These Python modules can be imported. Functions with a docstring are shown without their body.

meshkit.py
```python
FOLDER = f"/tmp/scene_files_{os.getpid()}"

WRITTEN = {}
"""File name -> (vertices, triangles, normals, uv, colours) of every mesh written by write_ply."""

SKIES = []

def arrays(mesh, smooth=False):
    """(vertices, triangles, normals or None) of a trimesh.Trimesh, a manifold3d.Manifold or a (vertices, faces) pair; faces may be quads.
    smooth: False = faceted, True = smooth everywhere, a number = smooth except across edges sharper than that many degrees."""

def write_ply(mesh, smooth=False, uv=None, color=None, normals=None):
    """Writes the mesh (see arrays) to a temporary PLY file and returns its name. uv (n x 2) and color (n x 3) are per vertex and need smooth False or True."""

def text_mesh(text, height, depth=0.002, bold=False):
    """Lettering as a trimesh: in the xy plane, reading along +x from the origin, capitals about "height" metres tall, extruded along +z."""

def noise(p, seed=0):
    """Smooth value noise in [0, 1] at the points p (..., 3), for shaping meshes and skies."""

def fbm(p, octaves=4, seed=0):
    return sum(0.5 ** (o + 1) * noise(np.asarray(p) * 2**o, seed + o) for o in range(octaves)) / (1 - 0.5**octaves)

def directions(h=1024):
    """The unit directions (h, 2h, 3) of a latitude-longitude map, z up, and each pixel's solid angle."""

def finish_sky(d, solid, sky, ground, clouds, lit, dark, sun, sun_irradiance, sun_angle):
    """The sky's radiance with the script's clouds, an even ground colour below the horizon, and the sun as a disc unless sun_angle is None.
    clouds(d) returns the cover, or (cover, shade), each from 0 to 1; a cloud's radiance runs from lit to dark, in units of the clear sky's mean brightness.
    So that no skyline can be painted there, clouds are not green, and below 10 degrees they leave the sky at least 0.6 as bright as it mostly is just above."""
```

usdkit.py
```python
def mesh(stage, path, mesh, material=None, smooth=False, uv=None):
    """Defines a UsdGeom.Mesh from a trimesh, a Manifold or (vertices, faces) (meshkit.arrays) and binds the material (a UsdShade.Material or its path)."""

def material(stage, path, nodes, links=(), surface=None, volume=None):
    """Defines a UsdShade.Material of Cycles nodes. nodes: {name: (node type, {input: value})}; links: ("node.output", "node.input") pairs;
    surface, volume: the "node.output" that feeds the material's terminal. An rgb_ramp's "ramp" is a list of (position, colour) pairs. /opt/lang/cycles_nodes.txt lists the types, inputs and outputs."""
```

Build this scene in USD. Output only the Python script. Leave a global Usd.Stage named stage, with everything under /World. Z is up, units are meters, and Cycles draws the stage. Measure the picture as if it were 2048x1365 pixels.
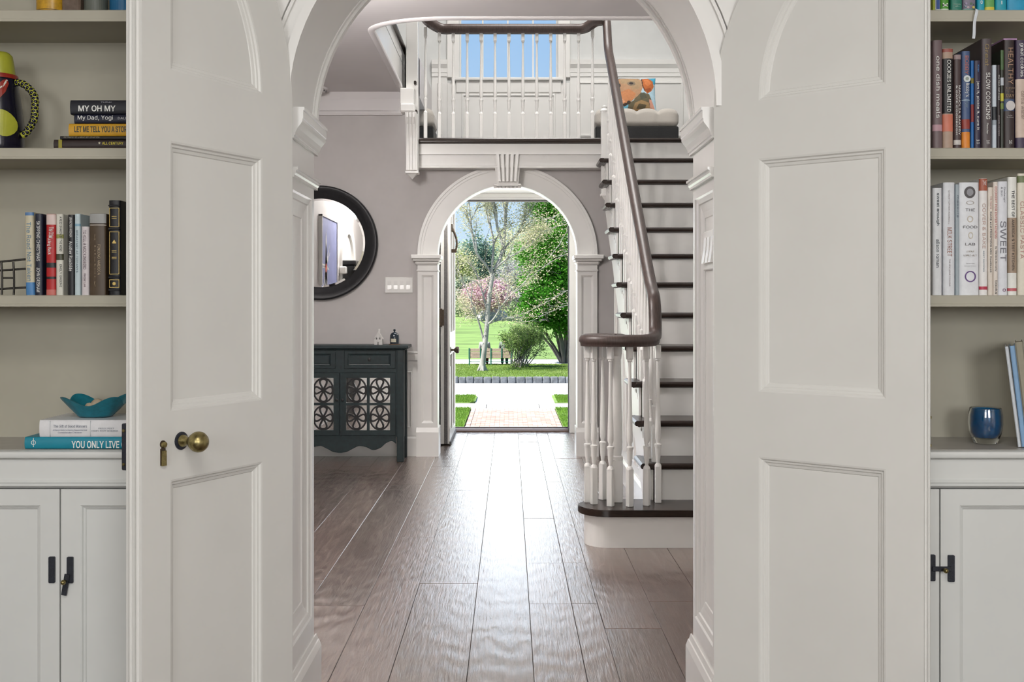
import math, random
import numpy as np, trimesh, shapely
from shapely.geometry import Polygon, LineString, Point, box as sbox
from shapely.ops import unary_union
from shapely import affinity
import manifold3d as m3
import usdkit, meshkit
from pxr import Usd, UsdGeom, UsdLux, UsdShade, Gf, Sdf

stage = Usd.Stage.CreateInMemory()
UsdGeom.Xform.Define(stage, '/World')
UsdGeom.Scope.Define(stage, '/World/Looks')
RNG = np.random.default_rng(7)
PI = math.pi

# ---------------------------------------------------------------- camera, sky, sun, area lights, exposure
F, H, CX, CY = 2150.0, 1.1945, 1019.0, 608.0          # focal length in pixels, eye height, vanishing point
cam = UsdGeom.Camera.Define(stage, '/World/camera')
cam.CreateHorizontalApertureAttr(36.0)
cam.CreateFocalLengthAttr(36.0 * F / 2048)
cam.CreateHorizontalApertureOffsetAttr(36.0 * (1024 - CX) / 2048)
cam.CreateVerticalApertureOffsetAttr(-36.0 * (682.5 - CY) / 2048)
cam.CreateClippingRangeAttr((0.05, 2000.0))
cam.CreateExposureAttr(0.0)
UsdGeom.Xformable(cam).AddTranslateOp().Set((0, 0, H))
UsdGeom.Xformable(cam).AddRotateXOp().Set(90)

SKY = usdkit.material(stage, '/World/Looks/sky', {        # a clear blue sky, paler towards the horizon all the way round
    'co': ('texture_coordinate', {}), 'x': ('separate_xyz', {}), 'm': ('mapping', {'scale': (2.0, 2.0, 7.0)}),
    'n': ('noise_texture', {'scale': 1.6, 'detail': 5.0, 'roughness': 0.6}), 'nr': ('map_range', {'from_min': 0.50, 'from_max': 0.80, 'to_min': 0.0, 'to_max': 0.30, 'clamp': True}),
    'r': ('rgb_ramp', {'ramp': [(0.0, (0.74, 0.86, 0.97)), (0.06, (0.62, 0.80, 0.97)), (0.16, (0.47, 0.69, 0.96)), (0.30, (0.36, 0.60, 0.92)), (0.65, (0.17, 0.38, 0.78)), (1.0, (0.11, 0.28, 0.66))]}),
    'mx': ('mix', {'color2': (0.95, 0.96, 0.98)}), 'b': ('background_shader', {'strength': 1.0})},
    [('co.generated', 'x.vector'), ('x.z', 'r.fac'), ('co.generated', 'm.vector'), ('m.vector', 'n.vector'), ('n.fac', 'nr.value'), ('nr.result', 'mx.fac'), ('r.color', 'mx.color1'), ('mx.color', 'b.color')], surface='b.background')
dome = UsdLux.DomeLight.Define(stage, '/World/sky_dome')
UsdShade.MaterialBindingAPI.Apply(dome.GetPrim()).Bind(SKY)

sun = UsdLux.DistantLight.Define(stage, '/World/sun')
sun.CreateIntensityAttr(3.3); sun.CreateNormalizeAttr(True); sun.CreateAngleAttr(0.6); sun.CreateColorAttr(Gf.Vec3f(1.0, 0.95, 0.86))
_d = np.array([0.62, 0.28, -0.80]); _d /= np.linalg.norm(_d)          # direction the light travels (from behind-left of the house)
_m = Gf.Matrix4d().SetLookAt(Gf.Vec3d(0, 0, 0), Gf.Vec3d(*_d), Gf.Vec3d(0, 0, 1)).GetInverse()
UsdGeom.Xformable(sun).AddTransformOp().Set(_m)


def area(name, loc, to, w, h, power, color=(1, 1, 1)):
    l = UsdLux.RectLight.Define(stage, '/World/' + name)
    l.CreateWidthAttr(w); l.CreateHeightAttr(h); l.CreateIntensityAttr(power); l.CreateColorAttr(Gf.Vec3f(*color))
    d = Gf.Vec3d(*to)
    up = Gf.Vec3d(0, 0, 1) if abs(to[2]) < 0.9 else Gf.Vec3d(0, 1, 0)
    UsdGeom.Xformable(l).AddTransformOp().Set(Gf.Matrix4d().SetLookAt(Gf.Vec3d(*loc), Gf.Vec3d(*loc) + d, up).GetInverse())
    return l


# unseen lights behind the camera and overhead, added fills in vestibule and front doorway
area('unseen_light_back_left', (-1.35, -3.15, 1.88), (0.0, 1, 0), 1.3, 1.2, 9.5, (1.0, 0.99, 0.97))  # out of view behind the camera, placed to light the near room
area('unseen_light_back_right', (1.35, -3.15, 1.88), (0.0, 1, 0), 1.3, 1.2, 15.0, (1.0, 0.99, 0.97))  # out of view too, stronger to brighten the right bookcase
area('unseen_ceiling_light_room', (0, 0.0, 2.70), (0, 0, -1), 0.9, 0.9, 13.0, (1.0, 0.96, 0.9))  # unseen overhead light, placed so shelf undersides stay dim
area('unseen_ceiling_light_upper_hall', (0.3, 7.6, 5.5), (0, 0, -1), 1.2, 1.2, 24.0, (1.0, 0.97, 0.94))  # unseen, placed to light the landing and the upper walls
area('vestibule_ceiling_fill', (-0.016, 8.80, 2.205), (0, 0, -1), 0.3, 0.3, 14.0, (1.0, 0.97, 0.93))  # added fill hidden above the arch, brightens the vestibule
area('front_door_fill', (-0.003, 10.27, 1.08), (0, -1, 0), 1.08, 2.1, 1.9, (0.95, 0.98, 1.0))      # added fill in the open doorway, boosts daylight and floor glare
hall_light = UsdLux.SphereLight.Define(stage, '/World/unseen_hall_light')          # unseen hall light, placed behind the near wall to brighten walls and ceiling
hall_light.CreateRadiusAttr(0.2); hall_light.CreateIntensityAttr(84.0); hall_light.CreateColorAttr(Gf.Vec3f(1.0, 0.96, 0.93))
for _sx in (-0.47, 0.44):                                                    # two added fill lights hidden behind the arch, brighten the door head
    sc = UsdLux.SphereLight.Define(stage, '/World/vestibule_fill_light' + ('_001' if _sx > 0 else '')); sc.CreateRadiusAttr(0.05); sc.CreateIntensityAttr(60.0); sc.CreateColorAttr(Gf.Vec3f(1.0, 0.95, 0.9))
    UsdGeom.Xformable(sc).AddTranslateOp().Set((_sx, 8.80, 2.07))
UsdGeom.Xformable(hall_light).AddTranslateOp().Set((-1.25, 4.9, 2.58))


# ---------------------------------------------------------------- helpers
def P(px, py, Y):
    return np.array([(px - CX) / F * Y, Y, H - (py - CY) / F * Y])


def X(px, Y): return (px - CX) / F * Y
def Z(py, Y): return H - (py - CY) / F * Y


def lin(*rgb):
    c = np.array(rgb, float) / 255
    return tuple(np.where(c <= 0.04045, c / 12.92, ((c + 0.055) / 1.055) ** 2.4))


MATS = {}


def mat(name, color, rough=0.5, var=0.06, scale=30, bump=0.0, bscale=200, metal=0.0, coat=0.0, spec=0.5, stretch=(1, 1, 1), rvar=0.0, ior=1.5, extra=None):
    """A principled material whose colour and relief come from procedural noise in object or world space."""
    if name in MATS: return MATS[name]
    c = np.array(color, float)
    lo, hi = tuple(np.clip(c * (1 - var), 0, 1)), tuple(np.clip(c * (1 + var), 0, 1))
    n = {'g': ('geometry', {}), 'mp': ('mapping', {'scale': stretch}),
         'n': ('noise_texture', {'scale': scale, 'detail': 4.0, 'roughness': 0.6}),
         'r': ('rgb_ramp', {'ramp': [(0.3, lo), (0.7, hi)]}),
         'p': ('principled_bsdf', {'roughness': rough, 'metallic': metal, 'coat_weight': coat, 'coat_roughness': 0.08, 'specular_ior_level': spec, 'ior': ior, **(extra or {})})}
    l = [('g.position', 'mp.vector'), ('mp.vector', 'n.vector'), ('n.fac', 'r.fac'), ('r.color', 'p.base_color')]
    if bump:
        n['n2'] = ('noise_texture', {'scale': bscale, 'detail': 3.0}); n['b'] = ('bump', {'strength': bump, 'distance': 0.002})
        l += [('mp.vector', 'n2.vector'), ('n2.fac', 'b.height'), ('b.normal', 'p.normal')]
    if rvar:
        n['mr'] = ('map_range', {'to_min': rough - rvar, 'to_max': rough + rvar, 'from_min': 0.3, 'from_max': 0.7})
        l += [('n.fac', 'mr.value'), ('mr.result', 'p.roughness')]
    MATS[name] = usdkit.material(stage, '/World/Looks/' + name, n, l, surface='p.BSDF')
    return MATS[name]


def leafmat(name, c1, c2, trans=0.35, scale=1.5):
    if name in MATS: return MATS[name]
    MATS[name] = usdkit.material(stage, '/World/Looks/' + name, {
        'g': ('geometry', {}), 'n': ('noise_texture', {'scale': scale, 'detail': 3.0}), 'a': ('math', {'math_type': 'add'}), 'h': ('math', {'math_type': 'multiply', 'value2': 0.5}),
        'r': ('rgb_ramp', {'ramp': [(0.25, c1), (0.75, c2)]}), 'd': ('diffuse_bsdf', {}), 't': ('translucent_bsdf', {}), 'm': ('mix_closure', {'fac': trans})},
        [('g.position', 'n.vector'), ('n.fac', 'a.value1'), ('g.random_per_island', 'a.value2'), ('a.value', 'h.value1'), ('h.value', 'r.fac'), ('r.color', 'd.color'), ('r.color', 't.color'), ('d.BSDF', 'm.closure1'), ('t.BSDF', 'm.closure2')],
        surface='m.closure')
    return MATS[name]


USED = {}


def numbered(parent, name):
    k = USED.get((parent, name), -1) + 1
    USED[(parent, name)] = k
    return f'{parent}/{name}' + (f'_{k:03d}' if k else '')


def setdata(prim, label=None, cat=None, group=None, kind=None):
    for k, v in (('label', label), ('category', cat), ('group', group), ('kind', kind)):
        if v: prim.SetCustomDataByKey(k, v)


class Thing:
    def __init__(s, name, label, cat, loc=(0, 0, 0), rot=(0, 0, 0), group=None, kind=None, path=None):
        s.path = path or numbered('/World', name)
        s.loc, s.rot = np.array(loc, float), rot
        x = UsdGeom.Xform.Define(stage, s.path); s.prim = x.GetPrim()
        x.AddTranslateOp().Set(tuple(map(float, loc)))
        if any(rot): x.AddRotateXYZOp().Set(tuple(map(float, rot)))
        setdata(s.prim, label, cat, group, kind)

    def part(s, name, mesh, m, label=None, smooth=False, world=False, kind=None, under=None):
        p = numbered(under or s.path, name)
        if world:
            v, f, _ = meshkit.arrays(mesh); mesh = (v - s.loc, f)
        g = usdkit.mesh(stage, p, mesh, m, smooth=smooth)
        setdata(g.GetPrim(), label, None, None, kind)
        return p


def thing(*a, **k): return Thing(*a, **k)


def solo(name, mesh, m, label, cat, group=None, kind=None, smooth=False):
    p = numbered('/World', name)
    g = usdkit.mesh(stage, p, mesh, m, smooth=smooth)
    setdata(g.GetPrim(), label, cat, group, kind)
    return p


def T(v, f): return trimesh.Trimesh(np.asarray(v, float), np.asarray(f, int), process=False)


def cat(*ms):
    ms = [m for m in (ms[0] if len(ms) == 1 and isinstance(ms[0], (list, tuple)) else ms) if m is not None]
    return trimesh.util.concatenate([T(m.vertices, m.faces) for m in ms])


def bx(x0, x1, y0, y1, z0, z1, b=0.0):
    x0, x1 = min(x0, x1), max(x0, x1); y0, y1 = min(y0, y1), max(y0, y1); z0, z1 = min(z0, z1), max(z0, z1)
    if not b:
        m = trimesh.creation.box((x1 - x0, y1 - y0, z1 - z0)); m.apply_translation(((x0 + x1) / 2, (y0 + y1) / 2, (z0 + z1) / 2)); return m
    b = min(b, (x1 - x0) * .45, (y1 - y0) * .45, (z1 - z0) * .45)
    pts = []
    for sx in (0, 1):
        for sy in (0, 1):
            for sz in (0, 1):
                c = ((x0, x1)[sx], (y0, y1)[sy], (z0, z1)[sz]); d = (b if not sx else -b, b if not sy else -b, b if not sz else -b)
                pts += [(c[0], c[1] + d[1], c[2] + d[2]), (c[0] + d[0], c[1], c[2] + d[2]), (c[0] + d[0], c[1] + d[1], c[2])]
    return trimesh.convex.convex_hull(np.array(pts))


def flipfix(m, M):
    m = T(m.vertices.copy(), m.faces.copy())
    M = np.asarray(M, float)
    m.vertices = m.vertices @ M[:3, :3].T + M[:3, 3]
    if np.linalg.det(M[:3, :3]) < 0: m.faces = m.faces[:, ::-1]
    return m


def frame(o, u, v, w):
    M = np.eye(4); M[:3, 0], M[:3, 1], M[:3, 2], M[:3, 3] = u, v, w, o
    return M


def extr(poly, h):
    geoms = getattr(poly, 'geoms', [poly])
    return cat([trimesh.creation.extrude_polygon(g, h, engine='earcut') for g in geoms if g.area > 1e-9])


def ex_xz(poly, y0, y1):  # polygon (x, z) extruded along y
    return flipfix(extr(poly, y1 - y0), frame((0, y1, 0), (1, 0, 0), (0, 0, 1), (0, -1, 0)))


def ex_yz(poly, x0, x1):  # polygon (y, z) extruded along x
    return flipfix(extr(poly, x1 - x0), frame((x0, 0, 0), (0, 1, 0), (0, 0, 1), (1, 0, 0)))


def ex_xy(poly, z0, z1):
    m = extr(poly, z1 - z0); m.apply_translation((0, 0, z0)); return m


def lathe(prof, n=24, at=(0, 0, 0)):
    m = trimesh.creation.revolve(np.array(prof, float), sections=n)
    m = T(m.vertices, m.faces); m.fix_normals(); m.apply_translation(at); return m


def ring_offset(pts, d):
    p = np.asarray(pts, float); a = np.roll(p, 1, 0); b = np.roll(p, -1, 0)
    t1 = p - a; t2 = b - p
    t1 /= np.linalg.norm(t1, axis=1, keepdims=True); t2 /= np.linalg.norm(t2, axis=1, keepdims=True)
    n1 = np.stack([-t1[:, 1], t1[:, 0]], 1); n2 = np.stack([-t2[:, 1], t2[:, 0]], 1)
    return p + d * (n1 + n2) / np.maximum(1 + (n1 * n2).sum(1, keepdims=True), 0.2)


def ring_mesh(pts, prof, cap=True, back=None):
    """Moulding around a closed counter-clockwise outline: prof = [(inset, height)...], with the panel field as cap. Local (u, v, w)."""
    k = len(pts); V = []; Fc = []
    for d, h in prof:
        q = ring_offset(pts, d); V.append(np.column_stack([q, np.full(k, h)]))
    for r in range(len(prof) - 1):
        for i in range(k):
            j = (i + 1) % k; a, b, c, d = r * k + i, r * k + j, (r + 1) * k + j, (r + 1) * k + i
            Fc += [(a, b, c), (a, c, d)]
    ms = [T(np.vstack(V), Fc)]
    if cap:
        q = V[-1]; v2, f2 = trimesh.creation.triangulate_polygon(Polygon(np.asarray(pts)).buffer(-(prof[-1][0] - 0.0004), join_style='mitre'), engine='earcut')
        m = T(np.column_stack([v2, np.full(len(v2), q[0, 2])]), f2)
        if len(m.faces) and m.face_normals[:, 2].sum() < 0: m.faces = m.faces[:, ::-1]
        ms.append(m)
    if back is not None:      # closed behind, at the given height
        q = np.asarray(pts, float); i = np.arange(k); j = (i + 1) % k
        ms.append(T(np.vstack([np.column_stack([q, np.full(k, prof[0][1])]), np.column_stack([q, np.full(k, back)])]), np.vstack([np.column_stack([i, i + k, j + k]), np.column_stack([i, j + k, j])])))
        v2, f2 = trimesh.creation.triangulate_polygon(Polygon(q), engine='earcut'); m = T(np.column_stack([v2, np.full(len(v2), back)]), f2)
        if m.face_normals[:, 2].sum() > 0: m.faces = m.faces[:, ::-1]
        ms.append(m)
    return cat(ms)


def sweep(prof, path, up=(0, 0, 1), closed=False, caps=True):
    """Profile points (side, up) carried along a path; scale stays constant."""
    p = np.asarray(path, float); n = len(p); k = len(prof)
    t = np.gradient(p, axis=0) if not closed else np.roll(p, -1, 0) - np.roll(p, 1, 0)
    t /= np.linalg.norm(t, axis=1, keepdims=True)
    up = np.broadcast_to(np.asarray(up, float), p.shape)
    s = np.cross(t, up); s /= np.linalg.norm(s, axis=1, keepdims=True); u = np.cross(s, t)
    pr = np.asarray(prof, float)
    V = (p[:, None] + pr[None, :, :1] * s[:, None] + pr[None, :, 1:] * u[:, None]).reshape(-1, 3)
    Fc = []
    for i in range(n if closed else n - 1):
        i2 = (i + 1) % n
        for j in range(k):
            j2 = (j + 1) % k
            a, b, c, d = i * k + j, i2 * k + j, i2 * k + j2, i * k + j2
            Fc += [(a, b, c), (a, c, d)]
    if caps and not closed:
        v2, f2 = trimesh.creation.triangulate_polygon(Polygon(pr), engine='earcut')
        idx = [int(np.argmin(((pr - q) ** 2).sum(1))) for q in v2]
        for f in f2: Fc.append([idx[f[0]], idx[f[1]], idx[f[2]]]); Fc.append([(n - 1) * k + idx[f[2]], (n - 1) * k + idx[f[1]], (n - 1) * k + idx[f[0]]])
    m = T(V, Fc); m.fix_normals(); return m


def circ(r, n=10): return [(r * math.cos(2 * PI * i / n), r * math.sin(2 * PI * i / n)) for i in range(n)]


def spline(pts, n=40):
    from scipy.interpolate import CubicSpline
    p = np.asarray(pts, float); d = np.r_[0, np.cumsum(np.linalg.norm(np.diff(p, axis=0), axis=1))]
    return CubicSpline(d, p)(np.linspace(0, d[-1], n))


def tubes(path, radii, n=6):
    p = np.asarray(path, float); t = np.gradient(p, axis=0); t /= np.linalg.norm(t, axis=1, keepdims=True) + 1e-12
    ref = np.where(np.abs(t[:, 2:]) < 0.9, [0, 0, 1.0], [1.0, 0, 0])
    a = np.cross(t, ref); a /= np.linalg.norm(a, axis=1, keepdims=True) + 1e-12; b = np.cross(t, a)
    ang = np.arange(n) * 2 * PI / n; r = np.broadcast_to(radii, (len(p),))
    V = p[:, None] + r[:, None, None] * (np.cos(ang)[None, :, None] * a[:, None] + np.sin(ang)[None, :, None] * b[:, None])
    i, j = np.meshgrid(np.arange(len(p) - 1), np.arange(n), indexing='ij')
    q = np.stack([i * n + j, (i + 1) * n + j, (i + 1) * n + (j + 1) % n, i * n + (j + 1) % n], -1).reshape(-1, 4)
    return T(V.reshape(-1, 3), np.vstack([q[:, [0, 1, 2]], q[:, [0, 2, 3]]]))


def hull_chain(nodes, bones):
    """One continuous body: the hull of the spheres at each bone's ends, all joined. nodes: {name: (x, y, z, r)}."""
    out = []
    for a, b in bones:
        ms = []
        for k in (a, b):
            x, y, z, r = nodes[k]; ms.append(m3.Manifold.sphere(r, 14).translate((x, y, z)))
        out.append(m3.Manifold.batch_hull(ms))
    return m3.Manifold.batch_boolean(out, m3.OpType.Add)


TXT = {}


def text(s, w=None, h=None, height=0.02, bold=False, depth=0.0006):
    key = (s, bold)
    if key not in TXT: TXT[key] = meshkit.text_mesh(s, 1.0, 1.0, bold)
    m = TXT[key].copy(); b = m.bounds
    sy = (h if h else height); sx = (w / (b[1, 0] - b[0, 0])) if w else sy
    m.apply_translation((-(b[0, 0] + b[1, 0]) / 2, -0.5 if not h else -(b[0, 1] + b[1, 1]) / 2, 0))
    if h: sy = h / (b[1, 1] - b[0, 1])
    m.apply_scale(1.0); m.vertices *= (sx, sy, depth); return m


def arch_poly(xc, hw, z0, zs, n=40, r=None):
    """Opening outline in (x, z): jambs from z0 up to the spring line zs, half circle above."""
    a = np.linspace(0, PI, n)
    return Polygon([(xc - hw, z0), (xc + hw, z0)] + [(xc + hw * math.cos(t), zs + hw * math.sin(t)) for t in a])


def half_ring(xc, zc, r0, r1, n=48, a0=0.0, a1=PI):
    a = np.linspace(a0, a1, n)
    return Polygon([(xc + r1 * math.cos(t), zc + r1 * math.sin(t)) for t in a] + [(xc + r0 * math.cos(t), zc + r0 * math.sin(t)) for t in a[::-1]])


# ---------------------------------------------------------------- materials
WHITE = mat('white_trim_paint', (0.80, 0.79, 0.765), 0.32, 0.015, 6, bump=0.05, bscale=60)
GLOSSW = mat('glossy_white_paint', (0.80, 0.79, 0.77), 0.16, 0.015, 6, bump=0.06, bscale=25)
DOORP = mat('door_paint', (0.715, 0.71, 0.68), 0.42, 0.02, 5, bump=0.06, bscale=90)
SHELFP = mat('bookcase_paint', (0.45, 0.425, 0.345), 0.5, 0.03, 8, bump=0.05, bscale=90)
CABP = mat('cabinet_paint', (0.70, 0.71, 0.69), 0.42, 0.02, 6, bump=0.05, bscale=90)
COUNT = mat('counter_top_paint', (0.42, 0.40, 0.37), 0.3, 0.06, 20)
HALLW = mat('hall_wall_paint', (0.50, 0.475, 0.465), 0.7, 0.03, 8, bump=0.12, bscale=260)
UPW = mat('upper_wall_paint', (0.62, 0.63, 0.62), 0.7, 0.03, 8, bump=0.1, bscale=260)
CEILP = mat('ceiling_paint', (0.70, 0.675, 0.675), 0.8, 0.02, 4)
ROOMP = mat('room_wall_paint', (0.72, 0.70, 0.66), 0.7, 0.02, 4)
DARKW = mat('dark_stair_wood', (0.024, 0.0145, 0.011), 0.27, 0.35, 40, stretch=(0.6, 8, 8))
RAILW = mat('handrail_wood', (0.064, 0.043, 0.037), 0.4, 0.35, 25, stretch=(8, 1, 1))
IRON = mat('black_iron', (0.012, 0.015, 0.024), 0.5, 0.3, 120, bump=0.5, bscale=500)
BRASS = mat('aged_brass', (0.30, 0.25, 0.11), 0.33, 0.25, 60, metal=1.0, rvar=0.08)
BRONZE = mat('brown_metal', (0.10, 0.075, 0.055), 0.45, 0.25, 90, metal=0.7)
BLACK = mat('black_lacquer', (0.010, 0.010, 0.012), 0.4, 0.3, 60, bump=0.2, bscale=150)
PAPER = mat('page_paper', (0.68, 0.64, 0.54), 0.8, 0.1, 600, stretch=(1, 1, 6))
GREYT = mat('grey_weather_strip', (0.13, 0.125, 0.125), 0.7, 0.3, 120)


def floorwood(name, c0, c1, c2, seed):
    MATS[name] = usdkit.material(stage, '/World/Looks/' + name, {
        'g': ('geometry', {}), 'mp': ('mapping', {'scale': (9.0, 0.9, 1.0), 'location': (seed * 3.7, seed * 1.9, 0)}),
        'w': ('noise_texture', {'scale': 2.2, 'detail': 6.0, 'roughness': 0.65, 'distortion': 1.2}),
        'mf': ('mapping', {'scale': (60.0, 3.0, 1.0), 'location': (seed * 1.3, seed, 0)}),
        'f': ('noise_texture', {'scale': 2.0, 'detail': 4.0, 'roughness': 0.7}),
        'r': ('rgb_ramp', {'ramp': [(0.25, c0), (0.5, c1), (0.78, c2)]}),
        'rf': ('rgb_ramp', {'ramp': [(0.3, (0.62, 0.6, 0.6)), (0.6, (1, 1, 1))]}),
        'mx': ('mix', {'mix_type': 'multiply', 'fac': 0.8}),
        'wv': ('wave_texture', {'wave_type': 'rings', 'rings_direction': 'x', 'scale': 1.6, 'distortion': 7.0, 'detail': 3.0, 'detail_scale': 1.2}),
        'mw': ('mapping', {'scale': (6.0, 1.1, 1.0), 'location': (seed * 5.1, seed * 2.3, 0)}),
        'ad': ('math', {'math_type': 'multiply_add', 'value2': 0.5}),
        'b': ('bump', {'strength': 0.55, 'distance': 0.0032}),
        'mr': ('map_range', {'from_min': 0.3, 'from_max': 0.7, 'to_min': 0.13, 'to_max': 0.21}),
        'lw': ('layer_weight', {'blend': 0.5}), 'lr': ('rgb_ramp', {'ramp': [(0.0, (0.03,) * 3), (0.45, (0.07,) * 3), (0.68, (0.30,) * 3), (0.80, (0.50,) * 3), (0.9, (0.66,) * 3), (1.0, (0.85,) * 3)]}),
        'p': ('principled_bsdf', {'roughness': 0.45, 'specular_ior_level': 0.3}), 'gl': ('glossy_bsdf', {'color': (1.0, 0.98, 0.96), 'roughness': 0.18}), 'mc': ('mix_closure', {})},
        [('g.position', 'mp.vector'), ('mp.vector', 'w.vector'), ('g.position', 'mf.vector'), ('mf.vector', 'f.vector'), ('w.fac', 'r.fac'), ('f.fac', 'rf.fac'),
         ('r.color', 'mx.color1'), ('rf.color', 'mx.color2'), ('mx.color', 'p.base_color'), ('g.position', 'mw.vector'), ('mw.vector', 'wv.vector'),
         ('wv.fac', 'ad.value1'), ('f.fac', 'ad.value3'), ('ad.value', 'b.height'), ('b.normal', 'p.normal'), ('b.normal', 'gl.normal'), ('w.fac', 'mr.value'), ('mr.result', 'gl.roughness'),
         ('lw.facing', 'lr.fac'), ('lr.color', 'mc.fac'), ('p.BSDF', 'mc.closure1'), ('gl.BSDF', 'mc.closure2')], surface='mc.closure')
    return MATS[name]


PLANKM = [floorwood('floor_oak', (0.078, 0.043, 0.032), (0.115, 0.066, 0.05), (0.16, 0.096, 0.075), 1),
          floorwood('floor_oak_light', (0.092, 0.053, 0.04), (0.132, 0.078, 0.06), (0.178, 0.11, 0.087), 2),
          floorwood('floor_oak_deep', (0.066, 0.037, 0.027), (0.098, 0.057, 0.043), (0.14, 0.085, 0.066), 3)]
MIRROR = usdkit.material(stage, '/World/Looks/mirror_glass', {'g': ('geometry', {}), 'n': ('noise_texture', {'scale': 3.0}), 'r': ('rgb_ramp', {'ramp': [(0, (0.86, 0.87, 0.86)), (1, (0.9, 0.9, 0.89))]}),
    'p': ('principled_bsdf', {'metallic': 1.0, 'roughness': 0.015})}, [('g.position', 'n.vector'), ('n.fac', 'r.fac'), ('r.color', 'p.base_color')], surface='p.BSDF')
PANE = usdkit.material(stage, '/World/Looks/window_glass', {'f': ('fresnel', {'IOR': 1.45}), 't': ('transparent_bsdf', {'color': (0.97, 0.98, 0.99)}), 'gl': ('glossy_bsdf', {'color': (1, 1, 1), 'roughness': 0.01}), 'm': ('mix_closure', {})},
    [('f.fac', 'm.fac'), ('t.BSDF', 'm.closure1'), ('gl.BSDF', 'm.closure2')], surface='m.closure')
CLEARG = usdkit.material(stage, '/World/Looks/clear_glass', {'p': ('principled_bsdf', {'base_color': (0.95, 0.97, 0.98), 'roughness': 0.02, 'transmission_weight': 1.0, 'ior': 1.46})}, [], surface='p.BSDF')
# ================================================================ THE SETTING
YN0, YN1 = 2.55, 2.874            # wall between the room and the hall
YF = 8.434                        # the hall's front wall (face towards the camera)
YD = 9.97                         # wall with the front door
XL, XR = -1.85, 1.68              # hall side walls
AC = -0.016                       # centre of both arches
ZS = 1.663                        # spring line of the near arch
ZS2 = 1.577                       # spring line of the door arch
ZC = 2.85                         # hall ceiling
RISE, RUN, Y1 = 0.19, 0.2525, 5.221
ZL = 13 * RISE                    # landing


def struct(name, mesh, m, label, cat='room part', smooth=False):
    return solo(name, mesh, m, label, cat, kind='structure', smooth=smooth)


# floors ---------------------------------------------------------
fl = thing('floor', 'glossy brown wide-plank oak floor of the hall running to the front door', 'floor', kind='structure')
fl.part('underfloor', bx(XL, XR, YN0, 10.02, -0.06, -0.022), mat('underfloor_dark', (0.012, 0.009, 0.008), 0.9))
edges = [-1.85, -1.66, -1.44, -1.235, -1.02, -0.80, -0.574, -0.384, -0.136, 0.078, 0.247, 0.350, 0.56, 0.77, 0.98, 1.2, 1.44, 1.68]
joints = {7: [2.2, 4.59, 6.87, 8.9], 8: [2.2, 6.36, 8.6], 9: [2.2, 4.28, 4.95, 5.98, 7.65, 9.3], 10: [2.2, 4.28, 4.95, 7.2, 9.0], 11: [2.2, 3.95, 6.2, 8.3], 5: [2.2, 4.25, 7.1], 6: [2.2, 5.5, 7.9]}
for i in range(len(edges) - 1):
    x0, x1 = edges[i], edges[i + 1]
    ys = sorted(joints.get(i, [2.2] + list(np.cumsum(RNG.uniform(1.6, 2.6, 4)) + 2.2)))
    ys = [y for y in ys if y < 9.7] + [10.02]
    ys[0] = YN0
    for a, b in zip(ys[:-1], ys[1:]):
        if b - a < 0.05: continue
        dz = RNG.uniform(-0.0006, 0.0006)
        fl.part('plank', bx(x0 + 0.0007, x1 - 0.0007, a + 0.0006, b - 0.0006, -0.024, dz, 0.0013), PLANKM[int(RNG.integers(0, 3))])
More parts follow.
